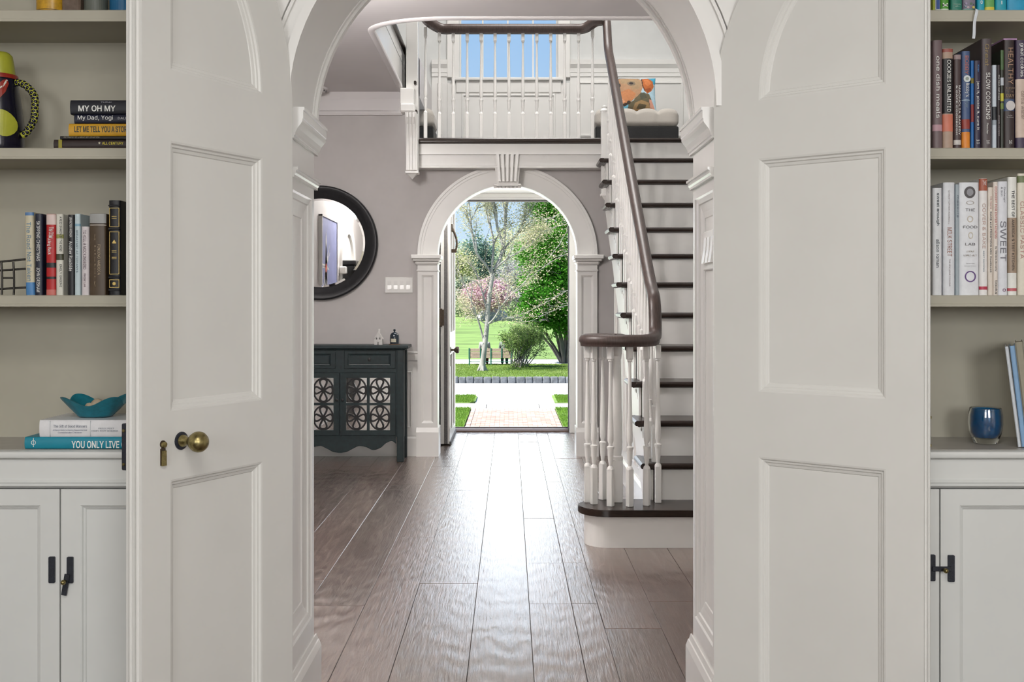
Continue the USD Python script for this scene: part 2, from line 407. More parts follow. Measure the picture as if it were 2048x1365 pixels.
struct('floor', bx(-3.2, 3.2, -3.2, YN0, -0.05, 0), mat('room_floor_oak', (0.10, 0.065, 0.045), 0.35, 0.2, 8, stretch=(10, 1, 1)), 'unseen dark oak floor of the room the picture is taken from', 'floor')  # out of view, toned dark to limit light bounced under the shelves

# wall between the rooms ------------------------------------------
HW = 0.509
BK = [(-1.47, -0.66), (0.63, 1.44)]
w = sbox(-3.2, 0, 3.2, ZC + 0.3).difference(arch_poly(AC, HW + 0.021, -0.1, ZS))
for a, b in BK: w = w.difference(sbox(a, -0.1, b, 2.32))
struct('wall_near', ex_xz(w, YN0, YN1), WHITE, 'white wall with the near arched opening between two recessed bookcases', 'wall')

# the near arch's lining -------------------------------------------
t1 = thing('trim_1', 'white arched lining of the near opening with capitals, panelled jambs and base blocks', 'arch lining', kind='structure')
t1.part('soffit', ex_xz(half_ring(AC, ZS, HW, HW + 0.022), YN0 + 0.03, YN1 + 0.014), WHITE, smooth=30)
t1.part('edge_bead', ex_xz(half_ring(AC, ZS, HW - 0.010, HW + 0.022), YN1 - 0.004, YN1 + 0.020), WHITE, smooth=30)
t1.part('edge_bead', ex_xz(half_ring(AC, ZS, HW - 0.003, HW + 0.022), YN1 - 0.020, YN1 - 0.004), WHITE, smooth=30)
t1.part('edge_bead', ex_xz(half_ring(AC, ZS, HW - 0.004, HW + 0.018), YN0 - 0.012, YN0 + 0.03), WHITE, smooth=30)
t1.part('archivolt', ex_xz(half_ring(AC, ZS, HW + 0.042, HW + 0.05), YN0 - 0.010, YN0 + 0.004), WHITE, smooth=30)
t1.part('archivolt', ex_xz(half_ring(AC, ZS, HW + 0.052, HW + 0.115), YN0 - 0.016, YN0 + 0.004), WHITE, smooth=30)
t1.part('archivolt', ex_xz(half_ring(AC, ZS, HW + 0.118, HW + 0.130), YN0 - 0.010, YN0 + 0.004), WHITE, smooth=30)
capprof = [(0, 1.594), (0.007, 1.594), (0.007, 1.600), (0.0095, 1.601), (0.011, 1.608), (0.016, 1.618), (0.024, 1.628), (0.0275, 1.634), (0.0275, 1.640), (0.0295, 1.641), (0.0295, 1.660), (0.0325, 1.661), (0.0325, 1.668), (0, 1.668)]
neckprof = [(0, 1.500), (0.008, 1.500), (0.008, 1.506), (0.012, 1.510), (0.012, 1.516), (0.017, 1.518), (0.017, 1.524), (0, 1.524)]
baseprof = [(0, 0), (0.017, 0), (0.017, 0.272), (0.011, 0.288), (0.008, 0.290), (0.004, 0.303), (0, 0.303)]
for s in (-1, 1):
    def side(prof, y0, y1):
        xs = AC + s * HW
        return ex_xz(Polygon([(xs - s * p, z) for p, z in prof]), y0, y1)
    xs = AC + s * HW
    t1.part('capital', side(capprof, 2.582, 2.912), GLOSSW)
    t1.part('necking', side(neckprof, 2.582, 2.898), GLOSSW)
    t1.part('base_block', side(baseprof, 2.575, 2.905), GLOSSW)
    # jamb board: a frame with a sunk panel, seen along its length; local u = y, v = z, w = towards the opening
    fr = sbox(2.575, 0.0, 2.886, ZS).difference(sbox(2.600, 0.355, 2.866, 1.478))
    Mj = frame((xs, 0, 0), (0, 1, 0), (0, 0, 1), (-s, 0, 0))
    e = extr(fr, 0.021); e.apply_translation((0, 0, -0.021)); t1.part('jamb_board', flipfix(e, Mj), GLOSSW)
    pm = ring_mesh([(2.600, 0.355), (2.866, 0.355), (2.866, 1.478), (2.600, 1.478)], [(0, 0), (0.006, 0), (0.010, -0.004), (0.022, -0.007), (0.024, -0.011), (0.045, -0.015), (0.060, -0.017), (0.062, -0.0195)])
    t1.part('jamb_panel', flipfix(pm, Mj), GLOSSW)

# hall walls -------------------------------------------------------
w = Polygon([(XL - .2, 0), (XR + .2, 0), (XR + .2, 2.25), (-0.72, 2.25), (-0.72, 3.15), (XL - .2, 3.15)]).difference(arch_poly(AC, 0.560, -0.1, ZS2))
struct('wall_front', ex_xz(w, YF, YF + 0.17), HALLW, 'grey-lavender front wall of the hall with the arched doorway', 'wall')
struct('wall_left', bx(XL - 0.15, XL, YN1, YF, 0, ZC), HALLW, 'grey-lavender left wall of the hall that the round mirror reflects', 'wall')
struct('wall_right', bx(XR, XR + 0.15, YN1, 10.2, 0, 5.6), UPW, 'pale wall along the right side of the staircase', 'wall')
struct('wall_upper_left', bx(XL - 0.15, XL, YN1, 10.2, ZC, 5.6), UPW, 'pale left wall of the upper hall', 'wall')
struct('wall_upper_near', bx(XL - 0.15, XR + 0.15, YN1 - 0.3, YN1, 3.15, 5.6), UPW, 'pale near wall of the upper hall', 'wall')
struct('ceiling_upper', bx(XL - 0.15, XR + 0.15, YN1 - 0.3, 10.2, 5.6, 5.75), CEILP, 'white ceiling over the stairwell', 'ceiling')
w = sbox(-9, -1.9, 9, 6.2).difference(sbox(-0.56, -0.02, 0.554, 2.16)).difference(sbox(X(919, YD), 3.285, X(1115.5, YD), 4.95))
struct('wall_door', ex_xz(w, YD, YD + 0.22), UPW, 'pale outer wall behind the landing with the front door and the landing window', 'wall')

# hall ceiling with the stairwell opening -----------------------------
XE, YE = -0.825, 6.22
arc = [(XE + 0.50 - 0.50 * math.cos(t), YE + 0.30 - 0.30 * math.sin(t)) for t in np.linspace(0, PI / 2, 18)]
opening = Polygon([(XE, 8.40)] + arc + [(XR + 0.1, YE), (XR + 0.1, 8.40)])
c = sbox(XL, YN1, XR, YF).difference(opening).difference(sbox(XE, 8.2, XR + .1, 8.6))
struct('ceiling', ex_xy(c, ZC, 3.15), CEILP, 'plain hall ceiling with the rounded stairwell opening cut in it', 'ceiling', smooth=30)
struct('ceiling', bx(-3.2, 3.2, -3.2, YN0, 2.75, 2.9), CEILP, 'ceiling of the room the picture is taken from', 'ceiling')
rim = [(XE, 8.40)] + arc + [(XR, YE)]
t2 = thing('trim_2', 'white moulded rim, fascia line and dark nosing around the stairwell opening', 'stairwell rim', kind='structure')
rp = [(x, y, ZC) for x, y in rim]
t2.part('rim_moulding', sweep([(0.032, 0.0), (0.032, -0.005), (0.024, -0.013), (0.006, -0.015), (-0.006, -0.013), (-0.009, -0.004), (-0.009, 0.014), (0, 0.014), (0, 0)], rp), CEILP, smooth=40)
t2.part('fascia_line', sweep([(0, 0), (-0.003, 0), (-0.003, 0.010), (0, 0.010)], [(x, y, 3.030) for x, y in rim]), mat('grey_joint', (0.30, 0.31, 0.33), 0.5))
t2.part('fascia_board', sweep([(0, 0.013), (-0.006, 0.013), (-0.006, 0.180), (0, 0.180)], [(x, y, ZC) for x, y in rim]), GLOSSW)
t2.part('fascia_board', sweep([(0, -0.001), (-0.006, -0.001), (-0.006, 0.100), (0, 0.100)], [(x, y, 3.041) for x, y in rim]), GLOSSW)
t2.part('nosing', sweep([(0.03, 0), (-0.018, 0), (-0.030, 0.008), (-0.032, 0.018), (-0.026, 0.03), (0.03, 0.034)], [(x, y, 3.14) for x, y in rim]), DARKW, smooth=40)

# room the camera stands in -------------------------------------------
for s, nm in ((-1, 'left'), (1, 'right')):
    struct('wall_room_' + nm, bx(s * 3.2, s * 3.35, -3.35, YN0 + .3, 0, 2.8), ROOMP, f'plain {nm} wall of the room the picture is taken from', 'wall')
w = sbox(-3.35, 0, 3.35, 2.8)
for cx in (-1.35, 1.35): w = w.difference(sbox(cx - 0.68, 0.68, cx + 0.68, 2.42))  # unseen openings, placed to go with the lights behind the camera
struct('wall_back', ex_xz(w, -3.35, -3.2), ROOMP, 'unseen plain wall with two openings behind the camera', 'wall')

# vestibule -------------------------------------------------------------
for s, nm in ((-1, 'left'), (1, 'right')):
    x0 = AC + s * 0.648
    struct('wall_vestibule_' + nm, bx(x0, x0 + s * 0.10, YF + 0.17, YD, 0, 2.25), WHITE, f'white {nm} side wall of the vestibule between the arch and the front door', 'wall')
struct('ceiling_vestibule', bx(-0.9, 0.9, YF + 0.17, YD, 2.215, 2.25), WHITE, 'white ceiling of the vestibule', 'ceiling')

# baseboards and wainscot on the hall's front wall ------------------------
t3 = thing('trim_3', 'white wainscot with chair rail, sunk panel and baseboard left of the front arch', 'wainscot', kind='structure')
xa, xb = XL, AC - 0.703
fr = sbox(xa, 0.16, xb, 0.745).difference(sbox(X(816, YF), 0.235, X(822.5, YF), 0.655)).difference(sbox(-1.75, 0.235, -0.86, 0.655))
t3.part('backing_board', bx(xa, xb, YF - 0.008, YF + 0.01, 0.0, 0.80), WHITE)
t3.part('panel_frame', ex_xz(fr, YF - 0.016, YF - 0.008), WHITE)
t3.part('chair_rail', ex_yz(Polygon([(YF, 0.752), (YF - 0.022, 0.752), (YF - 0.024, 0.80), (YF - 0.036, 0.808), (YF - 0.036, 0.822), (YF, 0.822)]), xa, xb), WHITE)
t3.part('baseboard', ex_yz(Polygon([(YF, 0), (YF - 0.024, 0), (YF - 0.024, 0.14), (YF - 0.016, 0.155), (YF, 0.155)]), xa, xb), WHITE)
t3.part('panel_moulding', flipfix(ring_mesh([(X(814.5, YF), 0.225), (X(824, YF), 0.225), (X(824, YF), 0.665), (X(814.5, YF), 0.665)], [(0, 0.0), (0.002, 0.006), (0.006, 0.008), (0.008, 0.001)], False), frame((0, YF - 0.016, 0), (1, 0, 0), (0, 0, 1), (0, -1, 0))), WHITE)
t4 = thing('trim_4', 'white crown band where the ceiling meets the front wall, left of the stairwell', 'crown moulding', kind='structure')
t4.part('frieze', ex_yz(Polygon([(YF, 2.69), (YF - 0.020, 2.69), (YF - 0.020, 2.85), (YF, 2.85)]), XL, -0.84), CEILP)
t4.part('moulding', ex_yz(Polygon([(YF, 2.672), (YF - 0.03, 2.672), (YF - 0.036, 2.684), (YF - 0.036, 2.70), (YF - 0.02, 2.71), (YF, 2.71)]), XL, -0.84), CEILP)
t4.part('moulding', ex_yz(Polygon([(YF, 2.80), (YF - 0.022, 2.80), (YF - 0.045, 2.85), (YF, 2.85)]), XL, -0.84), CEILP)

# the arched surround of the front doorway ---------------------------------
t5 = thing('trim_5', 'white arched casing of the front doorway with fluted keystone, capitals and pilasters', 'door surround', kind='structure')
R0, R1 = 0.547, 0.703
t5.part('archivolt', ex_xz(half_ring(AC, ZS2, R0, R1 - 0.040, 64), YF - 0.024, YF + 0.01), WHITE, smooth=30)
t5.part('archivolt', ex_xz(half_ring(AC, ZS2, R1 - 0.041, R1 - 0.020, 64), YF - 0.031, YF + 0.01), WHITE, smooth=30)
t5.part('archivolt', ex_xz(half_ring(AC, ZS2, R1 - 0.021, R1, 64), YF - 0.040, YF + 0.01), WHITE, smooth=30)
t5.part('archivolt', ex_xz(half_ring(AC, ZS2, R0, R0 + 0.018, 64), YF - 0.031, YF + 0.01), WHITE, smooth=30)
t5.part('soffit', ex_xz(half_ring(AC, ZS2, R0, R0 + 0.014, 64), YF + 0.01, YF + 0.175), WHITE, smooth=30)
for s in (-1, 1):
    a, b = sorted((AC + s * R0, AC + s * R1))
    fr = sbox(a, 0.0, b, ZS2).difference(sbox(a + 0.03, 0.26, b - 0.03, 1.42))
    t5.part('pilaster', ex_xz(fr, YF - 0.026, YF + 0.01), WHITE)
    pm = ring_mesh([(a + 0.03, 0.26), (b - 0.03, 0.26), (b - 0.03, 1.42), (a + 0.03, 1.42)], [(0, 0), (0.006, -0.003), (0.014, -0.009), (0.017, -0.014)])
    t5.part('pilaster_panel', flipfix(pm, frame((0, YF - 0.026, 0), (1, 0, 0), (0, 0, 1), (0, -1, 0))), WHITE)
    t5.part('jamb_lining', bx(AC + s * R0, AC + s * (R0 + 0.013), YF + 0.01, YF + 0.175, 0, ZS2), WHITE)
    ina, outa = AC + s * (R0 - 0.010), AC + s * (R1 + 0.010)
    t5.part('plinth', ex_yz(Polygon([(YF + 0.18, 0), (YF - 0.042, 0), (YF - 0.042, 0.19), (YF - 0.026, 0.225), (YF + 0.18, 0.225)]), min(ina, outa), max(ina, outa)), WHITE)
    ina, outa = AC + s * (R0 - 0.03), AC + s * (R1 + 0.05)
    t5.part('capital', cat(bx(ina, outa, YF - 0.085, YF + 0.19, 1.545, ZS2, 0.006), bx(ina + s * 0.008, outa - s * 0.012, YF - 0.07, YF + 0.185, 1.527, 1.546, 0.008), bx(ina + s * 0.02, outa - s * 0.03, YF - 0.05, YF + 0.18, 1.500, 1.53, 0.012)), WHITE)
    t5.part('necking', bx(AC + s * (R0 - 0.007), AC + s * (R1 + 0.008), YF - 0.036, YF + 0.18, 1.448, 1.462, 0.004), WHITE)
ztop, zbot = 2.352, ZS2 + R0 - 0.018
wt, wb = 0.107, 0.082
key = Polygon([(AC - wb, zbot), (AC + wb, zbot), (AC + wt, ztop), (AC - wt, ztop)])
t5.part('keystone', ex_xz(key, YF - 0.135, YF + 0.02), WHITE)
for q in (-0.72, -0.36, 0, 0.36, 0.72):
    t5.part('keystone_flute', ex_xz(Polygon([(AC + q * wb - 0.008, zbot + 0.03), (AC + q * wb + 0.008, zbot + 0.03), (AC + q * wt + 0.011, ztop), (AC + q * wt - 0.011, ztop)]), YF - 0.168, YF - 0.134), WHITE)
t5.part('keystone_scallop', cat([lathe([(0, -0.02), (0.014, -0.016), (0.02, 0), (0.014, 0.016), (0, 0.02)], 10, (AC - 0.09 + 0.03 * i, YF - 0.10, zbot + 0.002)) for i in range(7)] + [bx(AC - 0.105, AC + 0.105, YF - 0.13, YF + 0.02, zbot, zbot + 0.018, 0.004)]), GLOSSW, smooth=40)

# front door frame, threshold and leaf ---------------------------------------
t6 = thing('trim_6', 'white frame and head of the open front door with wooden threshold', 'door frame', kind='structure')
t6.part('jamb', bx(0.554, 0.632, YD - 0.05, YD + 0.22, 0, 2.16, 0.004), WHITE)
t6.part('jamb', bx(-0.664, -0.575, YD - 0.05, YD + 0.22, 0, 2.16, 0.004), WHITE)
t6.part('weather_strip', bx(0.545, 0.5545, YD + 0.01, YD + 0.05, 0.02, 2.16), GREYT)
t6.part('head', bx(-0.66, 0.632, YD - 0.03, YD, 2.16, 2.215, 0.003), WHITE)
t6.part('head', bx(-0.66, 0.632, YD - 0.055, YD - 0.03, 2.178, 2.215, 0.003), WHITE)
t6.part('head_stop', bx(-0.575, 0.554, YD + 0.005, YD + 0.05, 2.145, 2.162), GREYT)
t6.part('threshold', ex_yz(Polygon([(10.02, 0), (10.02, 0.012), (10.05, 0.026), (10.16, 0.030), (10.24, 0.012), (10.24, -0.05), (10.02, -0.05)]), -0.575, 0.554), mat('threshold_wood', (0.16, 0.10, 0.075), 0.35, 0.2, 30, stretch=(1, 8, 1)))
t6.part('threshold_strip', bx(-0.575, 0.554, 10.10, 10.13, 0.027, 0.036, 0.003), mat('dark_threshold', (0.05, 0.03, 0.028), 0.3))
t6.part('strike_plate', bx(0.5535, 0.5565, YD - 0.04, YD - 0.015, 0.78, 0.96), BRONZE)

fd = thing('door_3', 'open front door standing at a right angle, white edge and dark sunk panels', 'front door', (-0.56, YD + 0.02, 0), kind='structure')
LD = 0.92   # leaf runs towards the camera: local y from 0 to -LD, x from -0.022 to 0.056
DKP = mat('dark_door_panel', (0.045, 0.035, 0.036), 0.25, 0.2, 12)
holes = [sbox(-LD + 0.12, 0.95, -0.12, 2.06), sbox(-LD + 0.12, 0.10, -0.12, 0.76)]
fr = sbox(-LD, 0.012, 0, 2.15)
for h in holes: fr = fr.difference(h)
fd.part('stile_and_rail_frame', ex_yz(fr, -0.020, 0.056), WHITE)
for h in holes:
    a, b, c_, d_ = h.bounds
    mid = (a + c_) / 2
    for (u0, u1) in ((a, mid - 0.03), (mid + 0.03, c_)):
        fd.part('panel', bx(-0.005, 0.034, u0, u1, b, d_), DKP)
    fd.part('mullion', bx(-0.018, 0.054, mid - 0.032, mid + 0.032, b, d_), WHITE)
fd.part('edge_strip', bx(0.008, 0.038, -LD - 0.006, -LD + 0.001, 0.012, 2.15), GREYT)
fd.part('bottom_sweep', bx(0.052, 0.066, -LD, 0, 0.004, 0.03), GREYT)
kn = lathe([(0, 0), (0.026, 0), (0.026, 0.005), (0.010, 0.010), (0.009, 0.030), (0.022, 0.042), (0.030, 0.056), (0.026, 0.072), (0, 0.078)], 20)
fd.part('knob', flipfix(kn, frame((0.056, -LD + 0.10, 0.80), (0, 1, 0), (0, 0, 1), (1, 0, 0))), BRONZE, 'dark door knob', smooth=40)
fd.part('key_plate', bx(0.056, 0.060, -LD + 0.07, -LD + 0.12, 0.66, 0.76, 0.002), BRONZE)
fd.part('lock_case', bx(-0.055, -0.008, -LD - 0.012, -LD + 0.10, 1.00, 1.155, 0.003), BRONZE, 'brown rim lock case')
fd.part('lock_plate', bx(-0.010, 0.018, -LD - 0.004, -LD + 0.01, 1.01, 1.145), BRONZE)
kb = lathe([(0, 0), (0.004, 0), (0.004, 0.02), (0.016, 0.026), (0.016, 0.032), (0, 0.036)], 16)
fd.part('lock_knob', flipfix(kb, frame((-0.055, -LD + 0.05, 1.10), (0, -1, 0), (0, 0, 1), (-1, 0, 0))), BRASS, 'small brass lock knob', smooth=40)
kk = spline([(0.058, -LD + 0.30, 1.86), (0.085, -LD + 0.30, 1.80), (0.10, -LD + 0.30, 1.70), (0.09, -LD + 0.30, 1.66)], 14)
fd.part('knocker', cat(tubes(kk, 0.009, 8), bx(0.054, 0.066, -LD + 0.27, -LD + 0.33, 1.82, 1.89, 0.004), bx(0.054, 0.10, -LD + 0.29, -LD + 0.31, 1.64, 1.67, 0.003)), BRONZE, 'dark door knocker', smooth=40)
fd.part('deadbolt_strike', bx(-0.064, -0.052, -LD + 0.14, -LD + 0.20, 0.72, 0.895, 0.003), BRASS)
# ================================================================ landing, staircase, balustrades
FASC = WHITE
ld = thing('floor_landing', 'upper landing over the front door with dark wooden floor edge and white fascia', 'landing', kind='structure')
XA = -0.72
ld.part('slab', bx(XA, XR, 8.30, YD, 2.25, 2.44), WHITE)
ld.part('floor_boards', bx(XA, XR, 8.262, YD, 2.44, ZL), DARKW)
ld.part('nosing', ex_yz(Polygon([(8.275, 2.425), (8.251, 2.432), (8.246, 2.446), (8.25, 2.46), (8.258, ZL), (8.275, ZL)]), XA + 0.01, 0.70), DARKW, smooth=50)
ld.part('fascia_board', bx(XA, 0.72, 8.272, 8.30, 2.345, 2.44), FASC)
ld.part('fascia_board', bx(XA, 0.72, 8.292, 8.32, 2.258, 2.345, 0.002), FASC)
ld.part('soffit', bx(XA, XR, 8.292, YF, 2.245, 2.258), FASC)
struct('floor_upper', bx(XL, XA, YF, YD, 2.85, 3.17), CEILP, 'floor of the upper hall at the head of the stairwell', 'floor')

st = thing('staircase', 'straight white staircase with dark wooden treads and a rounded bottom step', 'staircase', (1.2, 5.22, 0), kind='structure')
XT = 0.690          # free ends of the treads
XS = 0.735          # outer face of the string


def nose(y0, y1, z):  # tread section in (y, z), rounded front
    return Polygon([(y1, z - 0.030), (y0 + 0.022, z - 0.034), (y0 + 0.016, z - 0.030), (y0 + 0.006, z - 0.028), (y0, z - 0.018), (y0 + 0.001, z - 0.008), (y0 + 0.010, z), (y1, z)])


cc, cr = (0.492, 5.372), 0.151
base = unary_union([Point(cc).buffer(cr, 32), sbox(cc[0], 5.221, XR, 5.53), sbox(cc[0], 5.3, 0.9, 5.523)])
for i, (off, z0, z1) in enumerate([(-0.012, 0.158, 0.163), (-0.004, 0.163, 0.170), (0.0, 0.170, 0.184), (-0.005, 0.184, 0.190)]):
    pass
lay = [(-0.014, 0.156), (-0.004, 0.160), (0.0, 0.168), (0.0, 0.180), (-0.004, 0.187), (-0.010, 0.190)]
ms = []
for (o0, z0), (o1, z1) in zip(lay[:-1], lay[1:]):
    p0 = base.buffer(min(o0, o1)) if min(o0, o1) < 0 else base
    ms.append(ex_xy(p0.union(base.buffer(max(o0, o1) - 0.0001)).simplify(0.0004), z0, z1))
st.part('curtail_tread', cat(ms), DARKW, 'dark bottom tread with rounded end', smooth=25, world=True)
rb = unary_union([Point(cc).buffer(cr - 0.032, 32), sbox(cc[0], 5.253, XR, 5.49)])
st.part('curtail_riser', ex_xy(rb, 0, 0.157), WHITE, 'white rounded bottom riser', smooth=25, world=True)
for k in range(2, 13):
    y0 = Y1 + RUN * (k - 1); z = RISE * k
    st.part('tread', ex_yz(nose(y0, y0 + RUN + 0.034, z), XT + 0.012, XR), DARKW, smooth=40, world=True)
    # end return of the nosing, turned along the free end
    st.part('tread_return', flipfix(ex_yz(nose(XT - 0.022, XT + 0.014, z), y0 + 0.002, y0 + RUN + 0.05), frame((0, 0, 0), (0, 1, 0), (1, 0, 0), (0, 0, 1))), DARKW, smooth=40, world=True)
for k in range(2, 14):
    y0 = Y1 + RUN * (k - 1) + 0.032
    st.part('riser', bx(XS, XR, y0, y0 + 0.02, RISE * (k - 1), RISE * k - 0.029), WHITE, world=True)
st.part('nosing', ex_yz(nose(Y1 + RUN * 12, Y1 + RUN * 12 + 0.06, ZL), 0.70, XR), DARKW, 'dark nosing of the landing at the stair head', smooth=50, world=True)
# cut string: stepped outline on the free side, with a bracket under each tread end
pts = [(5.50, 0.0)]
for k in range(2, 13):
    y0 = Y1 + RUN * (k - 1) + 0.032
    pts += [(y0, RISE * (k - 1)), (y0, RISE * k - 0.03)]
pts += [(8.30, RISE * 12 - 0.03), (8.30, RISE * 12 - 0.33), (5.62 + 0.2, 0.02), (5.60, 0.0)]
st.part('string', ex_yz(Polygon(pts).buffer(0), XS, XS + 0.03), WHITE, world=True)
for k in range(2, 13):
    y0 = Y1 + RUN * (k - 1) + 0.03; z = RISE * k - 0.032
    br = Polygon([(y0, z), (y0 + RUN, z), (y0 + RUN, z - 0.03), (y0 + RUN - 0.05, z - 0.04), (y0 + 0.14, z - 0.06), (y0 + 0.08, z - 0.10), (y0 + 0.045, z - 0.155), (y0, z - 0.16)])
    br = br.difference(Point(y0 + 0.07, z - 0.055).buffer(0.018, 8)).difference(affinity.scale(Point(y0 + 0.13, z - 0.03).buffer(0.02, 8), 1.4, 0.6))
    st.part('tread_bracket', ex_yz(br, XS - 0.012, XS + 0.002), WHITE, world=True)
# panelled wall below the string
pts = [(5.62, 0.0), (8.43, 0.0), (8.43, RISE * 12 - 0.20), (8.30, RISE * 12 - 0.25), (5.62, 0.02)]
UW = 0.775
st.part('spandrel_wall', ex_yz(Polygon([(5.52, 0), (7.78, 0), (7.78, 1.86), (5.60, 0.20), (5.52, 0.19)]), UW, UW + 0.05), WHITE, world=True)
for (ya, yb) in ((5.95, 6.45), (6.60, 7.10), (7.25, 7.70)):
    h = 0.19 + (ya - 5.6) * RISE / RUN - 0.18; h2 = 0.19 + (yb - 5.6) * RISE / RUN - 0.18
    q = [(ya, 0.20), (yb, 0.20), (yb, max(h2, 0.3)), (ya, max(h, 0.24))]
    st.part('spandrel_panel', flipfix(ring_mesh([(a, b) for a, b in q], [(0, 0), (0.004, 0.008), (0.016, 0.010), (0.022, 0.002)], False), frame((UW, 0, 0), (0, 1, 0), (0, 0, 1), (-1, 0, 0))), WHITE, world=True)
st.part('spandrel_base', ex_xz(Polygon([(UW, 0), (UW - 0.022, 0), (UW - 0.022, 0.135), (UW - 0.012, 0.155), (UW, 0.155)]), 5.55, 7.78), GLOSSW, world=True)
st.part('corner_post', bx(UW - 0.015, UW + 0.06, 7.74, 7.82, 0, 1.92, 0.004), WHITE, world=True)


def baluster(z0, z1, rot=0.0, half=0.0155):
    """One turned baluster as a single mesh standing at the origin, from z0 to z1."""
    h = z1 - z0
    def blk(a, b, w):
        m = bx(-w, w, -w, w, a, b, 0.003)
        return m
    zb, zt = z0 + 0.235 * h, z1 - 0.085 * h
    s = half
    prof = [(0, zb - 0.004), (s * 1.15, zb - 0.004), (s * 1.02, zb + 0.006), (s * 0.55, zb + 0.014), (s * 0.62, zb + 0.024), (s * 0.86, zb + 0.05), (s * 1.0, zb + 0.088), (s * 1.0, zb + 0.095),
            (s * 1.18, zb + 0.099), (s * 1.18, zb + 0.109), (s * 0.72, zb + 0.112), (s * 0.62, zb + 0.122), (s * 0.98, zb + 0.138), (s * 1.0, zb + 0.165), (s * 0.9, zb + 0.26 * h), (s * 0.66, zb + 0.45 * h), (s * 0.50, zt - 0.016), (s * 0.5, zt - 0.014), (s * 0.8, zt - 0.008), (s * 0.8, zt), (0, zt)]
    m = cat(blk(z0, zb, s), lathe(prof, 12), blk(zt, z1, s * 0.92))
    m.apply_transform(trimesh.transformations.rotation_matrix(rot, (0, 0, 1)))
    return m


RAILP = [(-0.033, -0.006), (-0.030, 0.012), (-0.020, 0.025), (0, 0.030), (0.020, 0.025), (0.030, 0.012), (0.033, -0.006), (0.026, -0.014), (0.024, -0.030), (-0.024, -0.030), (-0.026, -0.014)]
bal = thing('stair_balustrade', 'dark curled handrail with white turned balusters along the open side of the staircase', 'balustrade', (0.74, 5.4, 0))
XR_ = 0.747
SL = RISE / RUN
zc = lambda y: SL * y - 2.991
main = [(XR_, y, zc(y)) for y in np.linspace(8.10, 5.84, 16)]
ease = [(XR_, 5.74, zc(5.74) + 0.004), (0.747, 5.62, zc(5.62) + 0.022), (0.745, 5.53, zc(5.53) + 0.043), (0.738, 5.45, 1.045), (0.722, 5.39, 1.020), (0.690, 5.345, 1.0135)]
vol = [(0.64, 5.318, 1.012), (0.57, 5.308, 1.012), (0.50, 5.316, 1.012), (0.43, 5.347, 1.012), (0.388, 5.40, 1.012), (0.384, 5.455, 1.012), (0.415, 5.515, 1.012), (0.475, 5.545, 1.012), (0.535, 5.535, 1.012), (0.57, 5.49, 1.012), (0.565, 5.445, 1.012), (0.535, 5.42, 1.012)]
goose = [(XR_, 8.26, 3.36), (XR_, 8.225, 3.305), (XR_, 8.19, 3.235), (XR_, 8.15, 3.165)]
path = spline(goose + main + ease + vol, 150)
bal.part('handrail', sweep(RAILP, path), RAILW, 'dark handrail ending in a flat curl', smooth=50, world=True)
bal.part('rail_cap', cat(lathe([(0, 0.982), (0.05, 0.982), (0.062, 1.0), (0.06, 1.022), (0.045, 1.036), (0, 1.043)], 24, (0.515, 5.45, 0))), RAILW, 'round eye of the curled handrail', smooth=50, world=True)
for (x, y) in [(0.395, 5.44), (0.423, 5.386), (0.501, 5.333), (0.595, 5.322), (0.683, 5.352), (0.75, 5.43), (0.478, 5.515), (0.565, 5.555)]:
    b = baluster(0.189, 0.986, math.atan2(y - 5.42, x - 0.55) + PI / 2 if x < 0.72 else 0)
    b.apply_translation((x, y, 0)); bal.part('baluster', b, WHITE, smooth=35, world=True)
nw = cat(bx(-0.027, 0.027, -0.027, 0.027, 0.189, 0.405, 0.003), lathe([(0, 0.40), (0.03, 0.40), (0.03, 0.42), (0.022, 0.425), (0.024, 0.445), (0.027, 0.46), (0.0265, 0.55), (0.019, 0.93), (0.026, 0.94), (0.026, 0.985), (0, 0.985)], 16))
nw.apply_translation((0.545, 5.452, 0)); bal.part('newel_post', nw, WHITE, 'thick white newel inside the curl', smooth=35, world=True)
for k in range(2, 13):
    for dy in (0.055, 0.181):
        y = Y1 + RUN * (k - 1) + dy
        if y > 8.12 or y < 5.50: continue
        b = baluster(RISE * k - 0.001, zc(y) - 0.024)
        b.apply_translation((XR_, y, 0)); bal.part('baluster', b, WHITE, smooth=35, world=True)


def drop_newel(name, label, x0, x1, y0, y1, zb, zt, zpt):
    t = thing(name, label, 'newel post', ((x0 + x1) / 2, (y0 + y1) / 2, zb))
    xm, ym, hw = (x0 + x1) / 2, (y0 + y1) / 2, (x1 - x0) / 2
    t.part('post', bx(x0, x1, y0, y1, zb, zt, 0.004), WHITE, world=True)
    t.part('collar', bx(x0 - 0.006, x1 + 0.006, y0 - 0.006, y1 + 0.006, zb - 0.018, zb + 0.002, 0.003), WHITE, world=True)
    q = trimesh.creation.cone(hw * 1.2, -(zpt - zb + 0.016), sections=4); q.apply_transform(trimesh.transformations.rotation_matrix(PI / 4, (0, 0, 1))); q.apply_transform(trimesh.transformations.rotation_matrix(PI, (1, 0, 0)))
    q.apply_translation((xm, ym, zb - 0.016)); t.part('pendant', q, WHITE, 'pointed pendant', world=True)
    return t


nl = drop_newel('landing_newel', 'white newel with pendant and fluted console bracket at the left end of the landing', X(813.5, 8.24), X(837, 8.24), 8.17, 8.262, 2.205, 3.36, 2.145)
